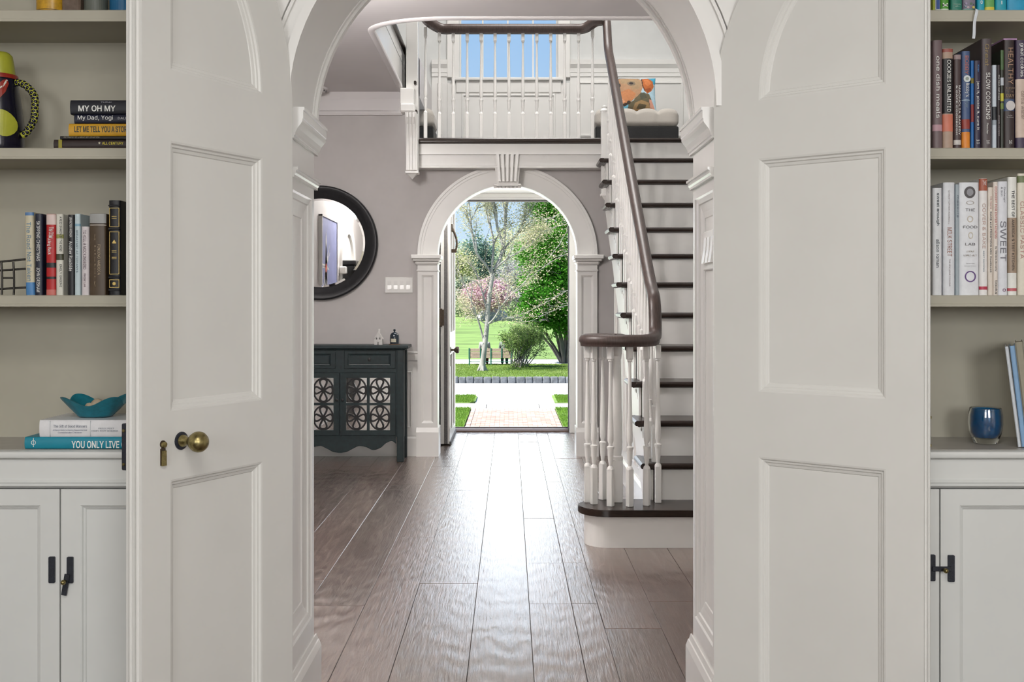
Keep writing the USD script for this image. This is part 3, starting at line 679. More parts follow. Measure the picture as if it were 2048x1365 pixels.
# fluted console bracket on the newel's face
xa, xb = X(803, 8.15), X(826, 8.15)
sec = [(8.17, 2.205), (8.155, 2.21), (8.150, 2.32), (8.135, 2.45), (8.115, 2.55), (8.085, 2.60), (8.08, 2.64), (8.17, 2.64)]
nl.part('console', ex_yz(Polygon(sec), X(812, 8.15), X(834, 8.15)), WHITE, smooth=30, world=True)
for i in range(3):
    xx = X(816 + 6.4 * i, 8.13)
    nl.part('console_flute', ex_yz(Polygon([(y - 0.010, z) for y, z in sec[:7]] + [(y + 0.004, z) for y, z in sec[:7]][::-1]).buffer(0), xx - 0.006, xx + 0.006), WHITE, world=True)
nl.part('console_cap', bx(X(800.5, 8.1), X(830, 8.1), 8.06, 8.20, 2.635, 2.70, 0.01), WHITE, world=True)
nl.part('console_cap', bx(X(801, 8.12), X(828, 8.12), 8.085, 8.20, 2.70, 2.82, 0.004), WHITE, world=True)
nl.part('step_end', bx(X(829, 8.2), X(836, 8.2), 8.13, 8.19, 2.635, 2.665, 0.006), DARKW, 'dark end of a short upper step', world=True)
nl.part('step_end', bx(X(829, 8.2), X(834, 8.2), 8.13, 8.19, 2.855, 2.885, 0.006), DARKW, 'dark end of a short upper step', world=True)
drop_newel('landing_newel', 'white newel with pendant at the stair head on the right of the landing', 0.700, 0.752, 8.19, 8.245, 2.035, 2.66, 1.985).part(
    'finial', lathe([(0, 2.655), (0.03, 2.655), (0.034, 2.67), (0.02, 2.69), (0.024, 2.70), (0, 2.715)], 16, (0.726, 8.218, 0)), WHITE, smooth=40, world=True)

lb = thing('landing_balustrade', 'dark handrail on thirteen white balusters across the front of the upper landing', 'balustrade', (0, 8.3, ZL))
YB = 8.292
zr = 3.318
rail = [(0.712, 8.245, 3.371), (0.69, 8.245, 3.370), (0.655, 8.252, 3.364), (0.61, 8.275, 3.338), (0.56, YB, 3.32)] + [(x, YB, zr) for x in np.linspace(0.50, -0.46, 14)] + [(-0.52, YB, 3.32), (-0.57, 8.275, 3.338), (-0.615, 8.255, 3.364), (-0.65, 8.245, 3.40), (-0.672, 8.24, 3.45)]
lb.part('handrail', sweep([(a, b * 1.25) for a, b in RAILP], spline(rail, 90)), RAILW, 'dark level handrail', smooth=50, world=True)
for i in range(13):
    x = X(851 + 27.83 * i, YB)
    b = baluster(ZL - 0.001, 3.290 if 0 < i < 12 else 3.33, half=0.0135); b.apply_translation((x, YB, 0))
    lb.part('baluster', b, WHITE, smooth=35, world=True)

# wall panelling, window and benches of the landing ------------------------------
t7 = thing('trim_7', 'white wainscot with chair rail on the wall behind the landing', 'wainscot', kind='structure')
wx0, wx1 = X(895, YD), X(1140, YD)
for a, b in ((XA, wx0), (wx1, XR)):
    t7.part('board', bx(a, b, YD - 0.014, YD, ZL, 3.38), WHITE)
    t7.part('chair_rail', ex_yz(Polygon([(YD, 3.335), (YD - 0.026, 3.335), (YD - 0.028, 3.375), (YD - 0.05, 3.41), (YD - 0.055, 3.45), (YD, 3.46)]), a, b), WHITE)
    t7.part('frieze', bx(a, b, YD - 0.022, YD, 3.300, 3.335), WHITE)
    t7.part('baseboard', bx(a, b, YD - 0.03, YD, ZL, ZL + 0.18, 0.006), WHITE)
    q = [(a + 0.07, ZL + 0.27), (b - 0.07, ZL + 0.27), (b - 0.07, 3.26), (a + 0.07, 3.26)]
    t7.part('panel_moulding', flipfix(ring_mesh(q, [(0, 0), (0.004, 0.010), (0.02, 0.012), (0.026, 0)], False), frame((0, YD - 0.014, 0), (1, 0, 0), (0, 0, 1), (0, -1, 0))), WHITE)
win = thing('window_1', 'tall white landing window with blue sky behind its thin glazing bars', 'window', (0, YD, 3.28), kind='structure')
x0, x1 = X(919, YD), X(1115.5, YD)
win.part('apron', bx(x0 - 0.11, x1 + 0.11, YD - 0.018, YD, ZL, 3.24), WHITE, world=True)
win.part('apron_moulding', flipfix(ring_mesh([(x0 + 0.02, ZL + 0.06), (x1 - 0.02, ZL + 0.06), (x1 - 0.02, 3.14), (x0 + 0.02, 3.14)], [(0, 0), (0.004, 0.010), (0.018, 0.012), (0.024, 0)], False), frame((0, YD - 0.018, 0), (1, 0, 0), (0, 0, 1), (0, -1, 0))), WHITE, world=True)
win.part('sill', bx(x0 - 0.07, x1 + 0.07, YD - 0.055, YD + 0.10, 3.258, 3.287, 0.006), WHITE, world=True)
win.part('sill_apron', bx(x0 - 0.03, x1 + 0.03, YD - 0.03, YD, 3.15, 3.258, 0.004), WHITE, world=True)
for a, b in ((x0 - 0.115, x0), (x1, x1 + 0.115)):
    win.part('casing', bx(a, b, YD - 0.03, YD + 0.005, 3.287, 5.1, 0.006), WHITE, world=True)
win.part('casing', bx(x0 - 0.115, x1 + 0.115, YD - 0.03, YD + 0.005, 4.95, 5.1, 0.006), WHITE, world=True)
win.part('sash_frame', ex_xz(sbox(x0, 3.287, x1, 4.95).difference(sbox(x0 + 0.012, 3.30, x1 - 0.012, 4.93)), YD + 0.07, YD + 0.11), WHITE, world=True)
for px in (965.6, 1015.7, 1066):
    win.part('glazing_bar', bx(X(px, YD + .09) - 0.007, X(px, YD + .09) + 0.007, YD + 0.075, YD + 0.105, 3.29, 4.94), WHITE, world=True)
for z in (3.765, 4.10, 4.52):
    win.part('glazing_bar', bx(x0, x1, YD + 0.075, YD + 0.105, z - 0.008, z + 0.008), WHITE, world=True)
xs_ = [x0 + 0.010] + [X(px, YD + .09) for px in (965.6, 1015.7, 1066)] + [x1 - 0.010]; zs_ = [3.297, 3.765, 4.10, 4.52, 4.935]
for a, b in zip(xs_[:-1], xs_[1:]):
    for c, d in zip(zs_[:-1], zs_[1:]): win.part('pane', bx(a, b, YD + 0.088, YD + 0.091, c, d), PANE, world=True)

FABR = mat('oatmeal_fabric', (0.50, 0.465, 0.42), 0.9, 0.12, 300, bump=0.4, bscale=700, extra={'sheen_weight': 0.3})
BASEF = mat('black_base', (0.012, 0.012, 0.013), 0.5, 0.3, 120)


def bench(label, x0, x1, y0, y1):
    t = thing('tufted_bench', label, 'bench', ((x0 + x1) / 2, (y0 + y1) / 2, ZL), group=None)
    w, d = (x1 - x0) / 2, (y1 - y0) / 2
    n = 60; gx, gy = np.meshgrid(np.linspace(-1, 1, n), np.linspace(-1, 1, 40)); 
    # cushion: rounded box with tufting dimples on top and bulging front
    s = trimesh.creation.box((2 * w, 2 * d, 0.15)); s = s.subdivide_to_size(0.028)
    v = s.vertices
    r = 0.05; c = np.clip(v, [-w + r, -d + r, -0.075 + r], [w - r, d - r, 0.075 - r]); dv = v - c; ln = np.linalg.norm(dv, axis=1, keepdims=True)
    v = np.where(ln > 1e-9, c + dv / np.maximum(ln, 1e-9) * r, v)
    tx = 0.172
    groove = np.abs(np.sin(PI * (v[:, 0] + w) / (2 * w) * round(2 * w / tx)))
    v[:, 2] += np.where(v[:, 2] > 0.03, 0.026 * (groove ** 0.5 - 0.6), 0)
    v[:, 1] -= np.where(v[:, 1] < -d + 0.06, 0.012 * (groove ** 0.4 - 0.5), 0)
    s.vertices = v; s.apply_translation((0, 0, 0.310)); t.part('cushion', s, FABR, 'pale tufted cushion', smooth=60)
    t.part('base_frame', bx(-w + 0.006, w - 0.006, -d + 0.006, d - 0.006, 0.07, 0.240, 0.01), BASEF, 'black base')
    for a in (-1, 1):
        for b in (-1, 1): t.part('foot', bx(a * (w - 0.04) - 0.025, a * (w - 0.04) + 0.025, b * (d - 0.04) - 0.025, b * (d - 0.04) + 0.025, 0, 0.075, 0.004), BASEF)
    return t


YBN = 9.15
bench('pale tufted bench on a black base under the dog pillow on the landing', X(1190, YBN), X(1359, YBN), YBN, YBN + 0.45)
bench('pale tufted bench at the left end of the landing beside the newel', X(868, YBN) - 0.8, X(868, YBN), YBN, YBN + 0.45)
# ================================================================ arched door leaves
PROF = [(0, 0), (0.004, -0.001), (0.007, -0.005), (0.011, -0.006), (0.013, -0.009), (0.019, -0.011), (0.021, -0.013)]


def door_leaf(name, label, hx, hy, ang_dir, length, mids, lows, tops, edge_side, zmid, zlow, ztopb):
    """One arched leaf: local u from the hinge to the free edge, v up, w out of the face that is seen."""
    u = np.array([ang_dir[0], ang_dir[1], 0.0]); u /= np.linalg.norm(u)
    n = np.array([-u[1], u[0], 0.0])
    if n[1] > 0: n = -n
    t = thing(name, label, 'door', (hx, hy, 0), kind='structure')
    M = frame((0, 0, 0), u, (0, 0, 1), n)

    def uof(px):
        k = (px - CX) / F
        return (k * hy - hx) / (u[0] - k * u[1])

    def zof(px, py): return Z(py, hy + u[1] * uof(px))
    L = length; R = 0.505
    Rc = L   # centre of the arch on the free edge
    a = np.linspace(PI, PI / 2, 36)
    zsp = ZS - 0.01
    outline = Polygon([(0, 0.012), (L, 0.012)] + [(L + L * math.cos(q), zsp + R * math.sin(q)) for q in a[::-1]])
    u0, u1 = sorted((uof(mids[0]), uof(mids[1])))
    hm = [(u0, zmid[0]), (u1, zmid[0]), (u1, zmid[1]), (u0, zmid[1])]
    hl = [(u0, 0.25), (u1, 0.25), (u1, zlow), (u0, zlow)]
    ins = u0
    aa = np.linspace(PI, PI / 2, 30)
    arcp = [(L + (L - ins) * math.cos(q), max(zsp, ztopb) + (R - ins) * math.sin(q)) for q in aa]
    arcp = [p for p in arcp if p[0] < u1]
    ht = [(u0, ztopb), (u1, ztopb)] + [(u1, max(zsp, ztopb) + math.sqrt(max(0, 1 - ((L - u1) / (L - ins)) ** 2)) * (R - ins))] + arcp[::-1][:-1]
    fr = outline
    for h in (hm, hl, ht): fr = fr.difference(Polygon(h))
    e = extr(fr, 0.042); e.apply_translation((0, 0, -0.042)); t.part('stile_and_rail_frame', flipfix(e, M), DOORP)
    for h in (ht, hm, hl):
        t.part('panel', flipfix(ring_mesh(h, PROF), M), DOORP)
        b = extr(Polygon(h), 0.004); b.apply_translation((0, 0, -0.036)); t.part('panel_back', flipfix(b, M), DOORP)
    # free edge: a pair of small beads along its whole height
    top = zsp + R - 0.004
    t.part('edge_bead', flipfix(cat([tubes([(L - 0.001, 0.012, w), (L - 0.001, top, w)], 0.0045, 10) for w in (-0.012, -0.030)] + [bx(L - 0.003, L + 0.0012, 0.012, top, -0.0245, -0.0175)]), M), DOORP, smooth=50)
    return t, M, uof, u, n


lt, ML, uL, uu, nn = door_leaf('door_1', 'left arched white door leaf swung open, with brass knob', -0.514, 2.546, (-0.4446, -0.8957), 0.475, (341, 524.5), None, None, -1, (0.9755, 1.527), 0.835, 1.672)
kz = 0.912


def on_leaf(u, v, w): return frame((0, 0, 0), (1, 0, 0), (0, 1, 0), (0, 0, 1)) @ np.array([u, v, w, 1.0])


ku = uL(362)
Mk = ML @ frame((ku, kz, 0), (1, 0, 0), (0, 1, 0), (0, 0, 1))
lt.part('knob_rosette', flipfix(lathe([(0, 0), (0.0185, 0), (0.0185, 0.0025), (0.015, 0.004), (0, 0.004)], 24), Mk), IRON, smooth=40)
lt.part('knob', flipfix(lathe([(0, 0.003), (0.013, 0.003), (0.012, 0.009), (0.0085, 0.015), (0.0075, 0.021), (0.010, 0.026), (0.016, 0.032), (0.0205, 0.040), (0.0215, 0.047), (0.0205, 0.054), (0.016, 0.061), (0.008, 0.066), (0, 0.067)], 32), Mk), BRASS, 'aged brass ball knob', smooth=60)
ke = uL(325); zk = 0.912 - 0.018
Me = ML @ frame((ke, zk, 0), (1, 0, 0), (0, 1, 0), (0, 0, 1))
sh = unary_union([sbox(-0.0065, -0.026, 0.0065, 0.008), Point(0, 0.017).buffer(0.0075, 12), sbox(-0.004, 0.0, 0.004, 0.02)])
lt.part('keyhole_plate', flipfix(extr(sh, 0.0022), Me), BRONZE)
lt.part('keyhole_cover', flipfix(cat(ex_xy(Polygon([(-0.0055, -0.0265), (0.0055, -0.0265), (0.005, 0.004), (-0.005, 0.004)]), 0.002, 0.0065), lathe([(0, 0.002), (0.0065, 0.002), (0.006, 0.007), (0, 0.0095)], 16, (0, 0.016, 0))), Me), BRASS, 'brass swinging keyhole cover', smooth=40)


def latch_strap(t, M, L, z0, z1, w):
    b = bx(L - 0.075, L - 0.001, z0, z1, -0.0425 - w, -0.0423, 0.002)
    t.part('lock_case', flipfix(b, M), IRON, 'black iron lock case on the hidden face')
    for zz in (z0 + 0.012, z1 - 0.014):
        t.part('screw', flipfix(lathe([(0, 0), (0.0035, 0), (0.003, 0.0015), (0, 0.002)], 10), M @ frame((L - 0.001, zz, -0.0425 - w / 2), (0, 1, 0), (0, 0, 1), (1, 0, 0))), BRASS, smooth=40)


latch_strap(lt, ML, 0.475, 0.862, 0.955, 0.0145)
rt, MR, uR, ur, nr = door_leaf('door_2', 'right arched white door leaf swung open, without a knob', 0.485, 2.551, (0.771, -0.6365), 0.490, (1517, 1771.5), None, None, 1, (0.9915, 1.529), 0.842, 1.663)
latch_strap(rt, MR, 0.490, 0.882, 0.968, 0.006)

# switch plate on the right jamb
sp = thing('switch_plate', 'white three-rocker switch plate on the right jamb panel of the near arch', 'switch plate', (AC + HW, 2.72, 1.31))
Ms = frame((0, 0, 0), (0, 1, 0), (0, 0, 1), (-1, 0, 0))
zt_, zb_ = Z(462, 2.75), Z(541, 2.75)
sp.loc = np.array((AC + HW, 2.72, 0.0)); sp.prim.GetAttribute('xformOp:translate').Set((AC + HW, 2.72, 0.0))
hz = (zt_ - zb_) / 2; mz = (zt_ + zb_) / 2
pl = bx(-0.082, 0.082, mz - hz, mz + hz, -0.0195, -0.012, 0.003)
sp.part('plate', flipfix(pl, Ms), WHITE)
for i in range(3):
    rk = ex_yz(Polygon([(-0.0125, 0), (-0.0125, 0.006), (0, 0.002), (0.0125, 0.0075), (0.0125, 0)]), 0, 1)
    c = -0.046 + 0.046 * i
    q = Polygon([(mz - 0.033, -0.012), (mz - 0.033, -0.003), (mz, -0.008), (mz + 0.033, -0.010), (mz + 0.033, -0.012)])
    m = extr(q, 0.032); m = flipfix(m, frame((c + 0.016, 0, 0), (0, 1, 0), (0, 0, 1), (-1, 0, 0)))
    sp.part('rocker', flipfix(m, Ms), GLOSSW)

# ================================================================ bookcases
YB0, YBK = 2.555, 2.787
SH = [(1.8675, 1.896), (1.5395, 1.5665), (1.188, 1.2150)]
ZCT = 0.848


def cabinet_door(t, x0, x1, z0, z1, y, s_in=0.045):
    fr = sbox(x0, z0, x1, z1).difference(sbox(x0 + s_in, z0 + 0.05, x1 - s_in, z1 - 0.038))
    d = t.part('door', ex_xz(fr, y, y + 0.02), CABP, world=True)
    q = [(x0 + s_in, z0 + 0.05), (x1 - s_in, z0 + 0.05), (x1 - s_in, z1 - 0.038), (x0 + s_in, z1 - 0.038)]
    t.part('door_panel', flipfix(ring_mesh(q, [(0, 0), (0.004, -0.002), (0.006, -0.006), (0.010, -0.008), (0.012, -0.011)], back=-0.019), frame((0, y, 0), (1, 0, 0), (0, 0, 1), (0, -1, 0))), CABP, world=True, under=d)
    return d


def bookcase(label, xa, xb, xm):
    t = thing('bookcase', label, 'bookcase', ((xa + xb) / 2, YB0, 0))
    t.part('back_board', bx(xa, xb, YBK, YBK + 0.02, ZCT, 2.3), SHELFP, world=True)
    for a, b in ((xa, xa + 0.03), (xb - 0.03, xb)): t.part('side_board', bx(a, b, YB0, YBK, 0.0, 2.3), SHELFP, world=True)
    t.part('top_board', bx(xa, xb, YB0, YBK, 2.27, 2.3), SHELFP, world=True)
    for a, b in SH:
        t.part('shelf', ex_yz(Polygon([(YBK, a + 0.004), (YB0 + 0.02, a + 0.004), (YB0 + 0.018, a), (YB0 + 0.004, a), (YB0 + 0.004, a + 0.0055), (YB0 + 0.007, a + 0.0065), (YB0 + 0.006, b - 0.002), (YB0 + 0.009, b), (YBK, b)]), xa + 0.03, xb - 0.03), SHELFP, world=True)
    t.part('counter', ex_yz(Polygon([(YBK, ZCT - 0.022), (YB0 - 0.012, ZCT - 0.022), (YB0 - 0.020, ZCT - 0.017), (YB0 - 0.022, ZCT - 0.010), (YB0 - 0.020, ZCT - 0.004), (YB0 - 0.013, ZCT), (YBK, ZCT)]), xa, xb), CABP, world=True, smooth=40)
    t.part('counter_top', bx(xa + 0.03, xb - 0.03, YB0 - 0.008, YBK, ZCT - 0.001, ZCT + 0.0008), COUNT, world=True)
    t.part('fascia', bx(xa, xb, YB0 - 0.008, YB0 + 0.03, 0.775, ZCT - 0.021), CABP, world=True)
    t.part('fascia_moulding', ex_yz(Polygon([(YB0 + .02, 0.777), (YB0 - 0.012, 0.777), (YB0 - 0.016, 0.772), (YB0 - 0.012, 0.768), (YB0 - 0.018, 0.764), (YB0 - 0.012, 0.759), (YB0 + .02, 0.759)]), xa, xb), CABP, world=True, smooth=40)
    fr = sbox(xa, 0, xb, 0.762).difference(sbox(xa + 0.03, 0.10, xb - 0.03, 0.757))
    t.part('face_frame', ex_xz(fr, YB0 - 0.004, YB0 + 0.03), CABP, world=True)
    t.part('cabinet_back', bx(xa, xb, YB0 + 0.03, YB0 + 0.05, 0, 0.80), mat('cabinet_dark', (0.02, 0.02, 0.02), 0.9), world=True)
    dl = cabinet_door(t, xa + 0.032, xm - 0.0018, 0.102, 0.7555, YB0 - 0.010)
    dr = cabinet_door(t, xm + 0.0018, xb - 0.032, 0.102, 0.7555, YB0 - 0.010)
    return t, dl, dr


XM1, XM2 = X(120.5, 2.545), X(1879.8, 2.545)
b1, d1, d2 = bookcase('built-in bookcase left of the arch, yellowish shelves with jug and books over white doors', -1.47, -0.66, XM1)
b2, d3, d4 = bookcase('built-in bookcase right of the arch, pale shelves of cookbooks over white doors', 0.63, 1.44, XM2)
yl = YB0 - 0.010


def plate(t, under, px0, px1, py0, py1, label=None, name='latch_plate'):
    m = bx(X(px0, yl), X(px1, yl), 0, 0.0055, Z(py1, yl), Z(py0, yl))
    sh = affinity.scale(sbox(X(px0, yl), Z(py1, yl), X(px1, yl), Z(py0, yl)), 1, 1)
    sh = sh.buffer(-0.0025).buffer(0.0025, 4)
    t.part(name, ex_xz(sh, yl - 0.005, yl + 0.0005), IRON, label, world=True, under=under)


plate(b1, d1, 98.5, 111, 1113.5, 1166)
plate(b1, d2, 135, 147.5, 1114, 1166.5)
lev = affinity.rotate(sbox(-0.006, -0.050, 0.006, 0.0), -9, origin=(0, 0)); lev = affinity.translate(lev, X(137, yl), Z(1148, yl))
b1.part('latch_bar', ex_xz(lev, yl - 0.009, yl - 0.005), IRON, 'black latch bar hanging down', world=True, under=d2)
kbp = lathe([(0, 0), (0.003, 0), (0.003, 0.008), (0.0055, 0.011), (0.006, 0.015), (0.004, 0.019), (0, 0.020)], 16)
b1.part('latch_knob', flipfix(kbp, frame((X(134, yl), yl - 0.008, Z(1161, yl)), (1, 0, 0), (0, 0, 1), (0, -1, 0))), BRASS, 'brass latch knob', world=True, smooth=50, under=d2)
plate(b2, d3, 1856, 1869.5, 1109.5, 1162)
plate(b2, d4, 1895, 1908, 1110.5, 1164)
b2.part('latch_bar', bx(X(1862, yl), X(1900, yl), yl - 0.009, yl - 0.005, Z(1142, yl), Z(1132.5, yl), 0.001), IRON, 'black latch bar lying across both doors', world=True, under=d4)
b2.part('latch_knob', flipfix(kbp, frame((X(1884.5, yl), yl - 0.008, Z(1138, yl)), (1, 0, 0), (0, 0, 1), (0, -1, 0))), BRASS, 'brass latch knob', world=True, smooth=50, under=d4)

# ================================================================ books
YS = 2.572        # spines' plane
BM = {}


def bm(rgb, rough=0.45, var=0.05):
    k = tuple(rgb) + (rough,)
    if k not in BM: BM[k] = mat('book_' + '_'.join(str(int(c)) for c in rgb) + ('_m' if rough > 0.5 else ''), lin(*rgb), rough, var, 60)
    return BM[k]


def book(label, px0, px1, pytop, zs, rgb, group, depth=0.18, titles=(), bands=(), lean=0.0, ys=YS, name='book', hard=True, pages=True):
    """An upright book seen spine on. titles: (text, x fraction, from, to (fractions of the height from the top), cap height as a fraction of the width, colour, upright?)."""
    w = X(px1, ys) - X(px0, ys); h = Z(pytop, ys) - zs; xc = (X(px0, ys) + X(px1, ys)) / 2
    t = thing(name, label, 'book', (xc, ys, zs), rot=(0, lean, 0), group=group)
    tk = min(0.0028, w * 0.16); m = bm(rgb)
    r = min(0.006, w * 0.3)
    arc = [(-w / 2 + (w / 2) * (1 - math.cos(a)) if False else (w / 2) * math.sin(a), r * (1 - math.cos(a)) * 1.0) for a in np.linspace(-PI / 2, PI / 2, 9)]
    out = [(x, y) for x, y in arc]
    sec = Polygon(out + [(w / 2, depth), (w / 2 - tk, depth), (w / 2 - tk, r + tk), (-w / 2 + tk, r + tk), (-w / 2 + tk, depth), (-w / 2, depth)])
    t.part('cover', ex_xy(sec, 0, h), m, smooth=35)
    t.part('pages', bx(-w / 2 + tk, w / 2 - tk, r + tk, depth - 0.004, 0.003, h - 0.004), PAPER)
    for (f0, f1, c) in bands:
        z1, z0 = h * (1 - f0), h * (1 - f1)
        secb = Polygon([(x * 1.004, y - 0.0004) for x, y in out] + [(x, y + 0.001) for x, y in out[::-1]])
        t.part('spine_band', ex_xy(secb, max(z0, 0.0005), min(z1, h - 0.0005)), bm(c), smooth=35)
    for ti in titles:
        s, fx, f0, f1, ch, c = ti[:6]; up = ti[6] if len(ti) > 6 else False; bold = ti[7] if len(ti) > 7 else False
        zt, zb = h * (1 - f0), h * (1 - f1)
        if up:
            tm = text(s, w=w * ch, h=zt - zb, bold=bold); M = frame((fx * w, -0.0006, (zt + zb) / 2), (1, 0, 0), (0, 0, 1), (0, -1, 0))
        else:
            tm = text(s, w=zt - zb, h=w * ch, bold=bold); M = frame((fx * w, -0.0006 + r * (1 - math.sqrt(max(0, 1 - (2 * fx) ** 2))), (zt + zb) / 2), (0, 0, -1), (1, 0, 0), (0, -1, 0))
        t.part('title', flipfix(tm, M), bm(c))
    return t


def disc(t, fx, fz, rx, rz, w, h, c, name='emblem', ring=0.0):
    p = affinity.scale(Point(0, 0).buffer(1, 14), rx * w, rz * h)
    if ring: p = p.difference(affinity.scale(Point(0, 0).buffer(1, 14), rx * w * ring, rz * h * ring))
    p = affinity.translate(p, fx * w, h * (1 - fz))
    t.part(name, ex_xz(p, -0.0010 - 0.0006 * name.endswith('centre'), 0.0002), bm(c))


WH, CR, BKK = (236, 236, 232), (226, 220, 205), (30, 28, 30)
zB, zC = SH[1][1], SH[2][1]
gB, gC = 'cookbooks on the upper right shelf', 'pale cookbooks on the middle right shelf'
def wh(px0, px1, pytop, zs, ys=YS): return X(px1, ys) - X(px0, ys), Z(pytop, ys) - zs

book('mauve brown cookbook lettered "one dish meals" at the left end of its shelf', 1866.5, 1886, 80, zB, (116, 98, 100), gB, titles=[('one dish meals', 0.0, 0.15, 0.72, 0.42, WH)], bands=[(0.78, 0.84, (190, 150, 160))])
t = book('cream cookbook lettered "COOKIES UNLIMITED" on a black label', 1886.5, 1907.5, 97, zB, (176, 150, 132), gB, titles=[('COOKIES UNLIMITED', 0.04, 0.115, 0.635, 0.36, WH)], bands=[(0.0, 0.035, (150, 80, 70)), (0.10, 0.65, BKK), (0.66, 0.83, (206, 120, 96))])
book('brown cookbook with a small patterned top and two rows of white capitals', 1909, 1923.5, 109, zB, (74, 58, 58), gB, titles=[('MAGNOLIA BAKERY', 0.18, 0.33, 0.86, 0.24, WH), ('& CAFE COOKBOOK', -0.2, 0.33, 0.86, 0.22, WH)], bands=[(0.0, 0.05, (150, 130, 130)), (0.91, 0.96, (200, 195, 190))])
t = book('blue cookbook with a round white emblem and an orange foot', 1925, 1941.5, 102, zB, (72, 92, 130), gB, titles=[('BOBBY', 0.0, 0.05, 0.24, 0.42, (190, 110, 90)), ("Bobby's", 0.05, 0.33, 0.47, 0.5, WH), ('FLAY', 0.0, 0.52, 0.58, 0.3, (140, 160, 170))], bands=[(0.50, 0.507, (190, 210, 220)), (0.70, 0.80, (150, 60, 50)), (0.83, 0.998, (222, 136, 44))])
w_, h_ = wh(1925, 1941.5, 102, zB); disc(t, 0.05, 0.285, 0.42, 0.036, w_, h_, (214, 222, 224)); disc(t, 0.05, 0.285, 0.2, 0.018, w_, h_, (150, 160, 150), name='emblem_centre')
book('thin bright blue book with a red patch, beside the jam book', 1942.2, 1948.2, 121, zB, (10, 98, 168), gB, bands=[(0.50, 0.70, (130, 40, 40)), (0.2, 0.26, (120, 110, 40))])
book('dark navy book lettered "jam it, pickle it, cure it"', 1949, 1962.5, 121, zB, (48, 42, 66), gB, titles=[('jam it, pickle it, cure it', 0.0, 0.235, 0.79, 0.42, WH), ('Karen', 0.05, 0.05, 0.13, 0.22, (90, 150, 210)), ('10', 0.0, 0.90, 0.95, 0.4, WH)])
book('tall grey-brown cookbook lettered "SLOW COOKING", highest on its shelf', 1964.5, 1985, 77, zB, (84, 74, 76), gB, titles=[('SLOW COOKING', 0.06, 0.31, 0.735, 0.40, WH), ('Reader', 0.0, 0.77, 0.87, 0.16, WH), ('10', 0.05, 0.925, 0.96, 0.28, WH), ('Great', -0.05, 0.05, 0.25, 0.4, (150, 130, 90))])
book('pale blue-white book with dark patches, right of the slow cooking book', 1985.6, 1994, 130, zB, (196, 206, 216), gB, bands=[(0.50, 0.66, (40, 44, 50)), (0.66, 0.72, (150, 160, 170))])
book('thin black-brown book lettered in small white type', 1994.8, 2001, 130, zB, (40, 30, 32), gB, titles=[('the fresh loaf bread', 0.0, 0.12, 0.42, 0.4, WH), ('simple recipes', 0.0, 0.6, 0.85, 0.35, (200, 190, 190))])
book('thin book with a green leafy top and yellow-green patches, left of the healthy dish book', 2001.6, 2008, 100, zB, (52, 56, 48), gB, bands=[(0.0, 0.20, (70, 100, 58)), (0.28, 0.36, (190, 196, 204)), (0.44, 0.52, (196, 190, 60)), (0.54, 0.6, (110, 130, 60))])
t = book('dark brown cookbook lettered "HEALTHY DISH OF THE DAY"', 2009, 2030.5, 79.5, zB, (54, 42, 42), gB, titles=[('HEALTHY', 0.06, 0.075, 0.41, 0.46, (176, 140, 116)), ('DISH', 0.02, 0.435, 0.455, 0.74, (150, 128, 108), True), ('OF THE', 0.02, 0.47, 0.487, 0.6, (130, 110, 96), True), ('DAY', 0.02, 0.50, 0.53, 0.74, (168, 140, 108), True), ('kate', 0.0, 0.69, 0.70, 0.4, (190, 186, 186), True), ('McMillan', 0.0, 0.708, 0.718, 0.6, (190, 186, 186), True), ('10', 0.05, 0.925, 0.96, 0.28, WH)], bands=[(0.545, 0.655, (60, 78, 112))])
w_, h_ = wh(2009, 2030.5, 79.5, zB); disc(t, 0.05, 0.607, 0.42, 0.045, w_, h_, (206, 202, 200))
book('plum cookbook lettered "great cookies" with a cream lower half, at the edge of the picture', 2033, 2056, 80, zB, (66, 54, 78), gB, titles=[('great cookies', -0.05, 0.03, 0.34, 0.42, WH), ('carole walter', 0.05, 0.47, 0.73, 0.3, (150, 130, 120))], bands=[(0.36, 0.90, (206, 186, 172))])
gp = mat('lilac_paper', lin(176, 140, 176), 0.7)
solo('paper_slip', bx(X(2009, YS), X(2036, YS), YS + 0.005, YS + 0.13, Z(78.8, YS), Z(76, YS) + 0.0005), gp, 'lilac paper slip lying on top of the healthy dish book', 'paper')

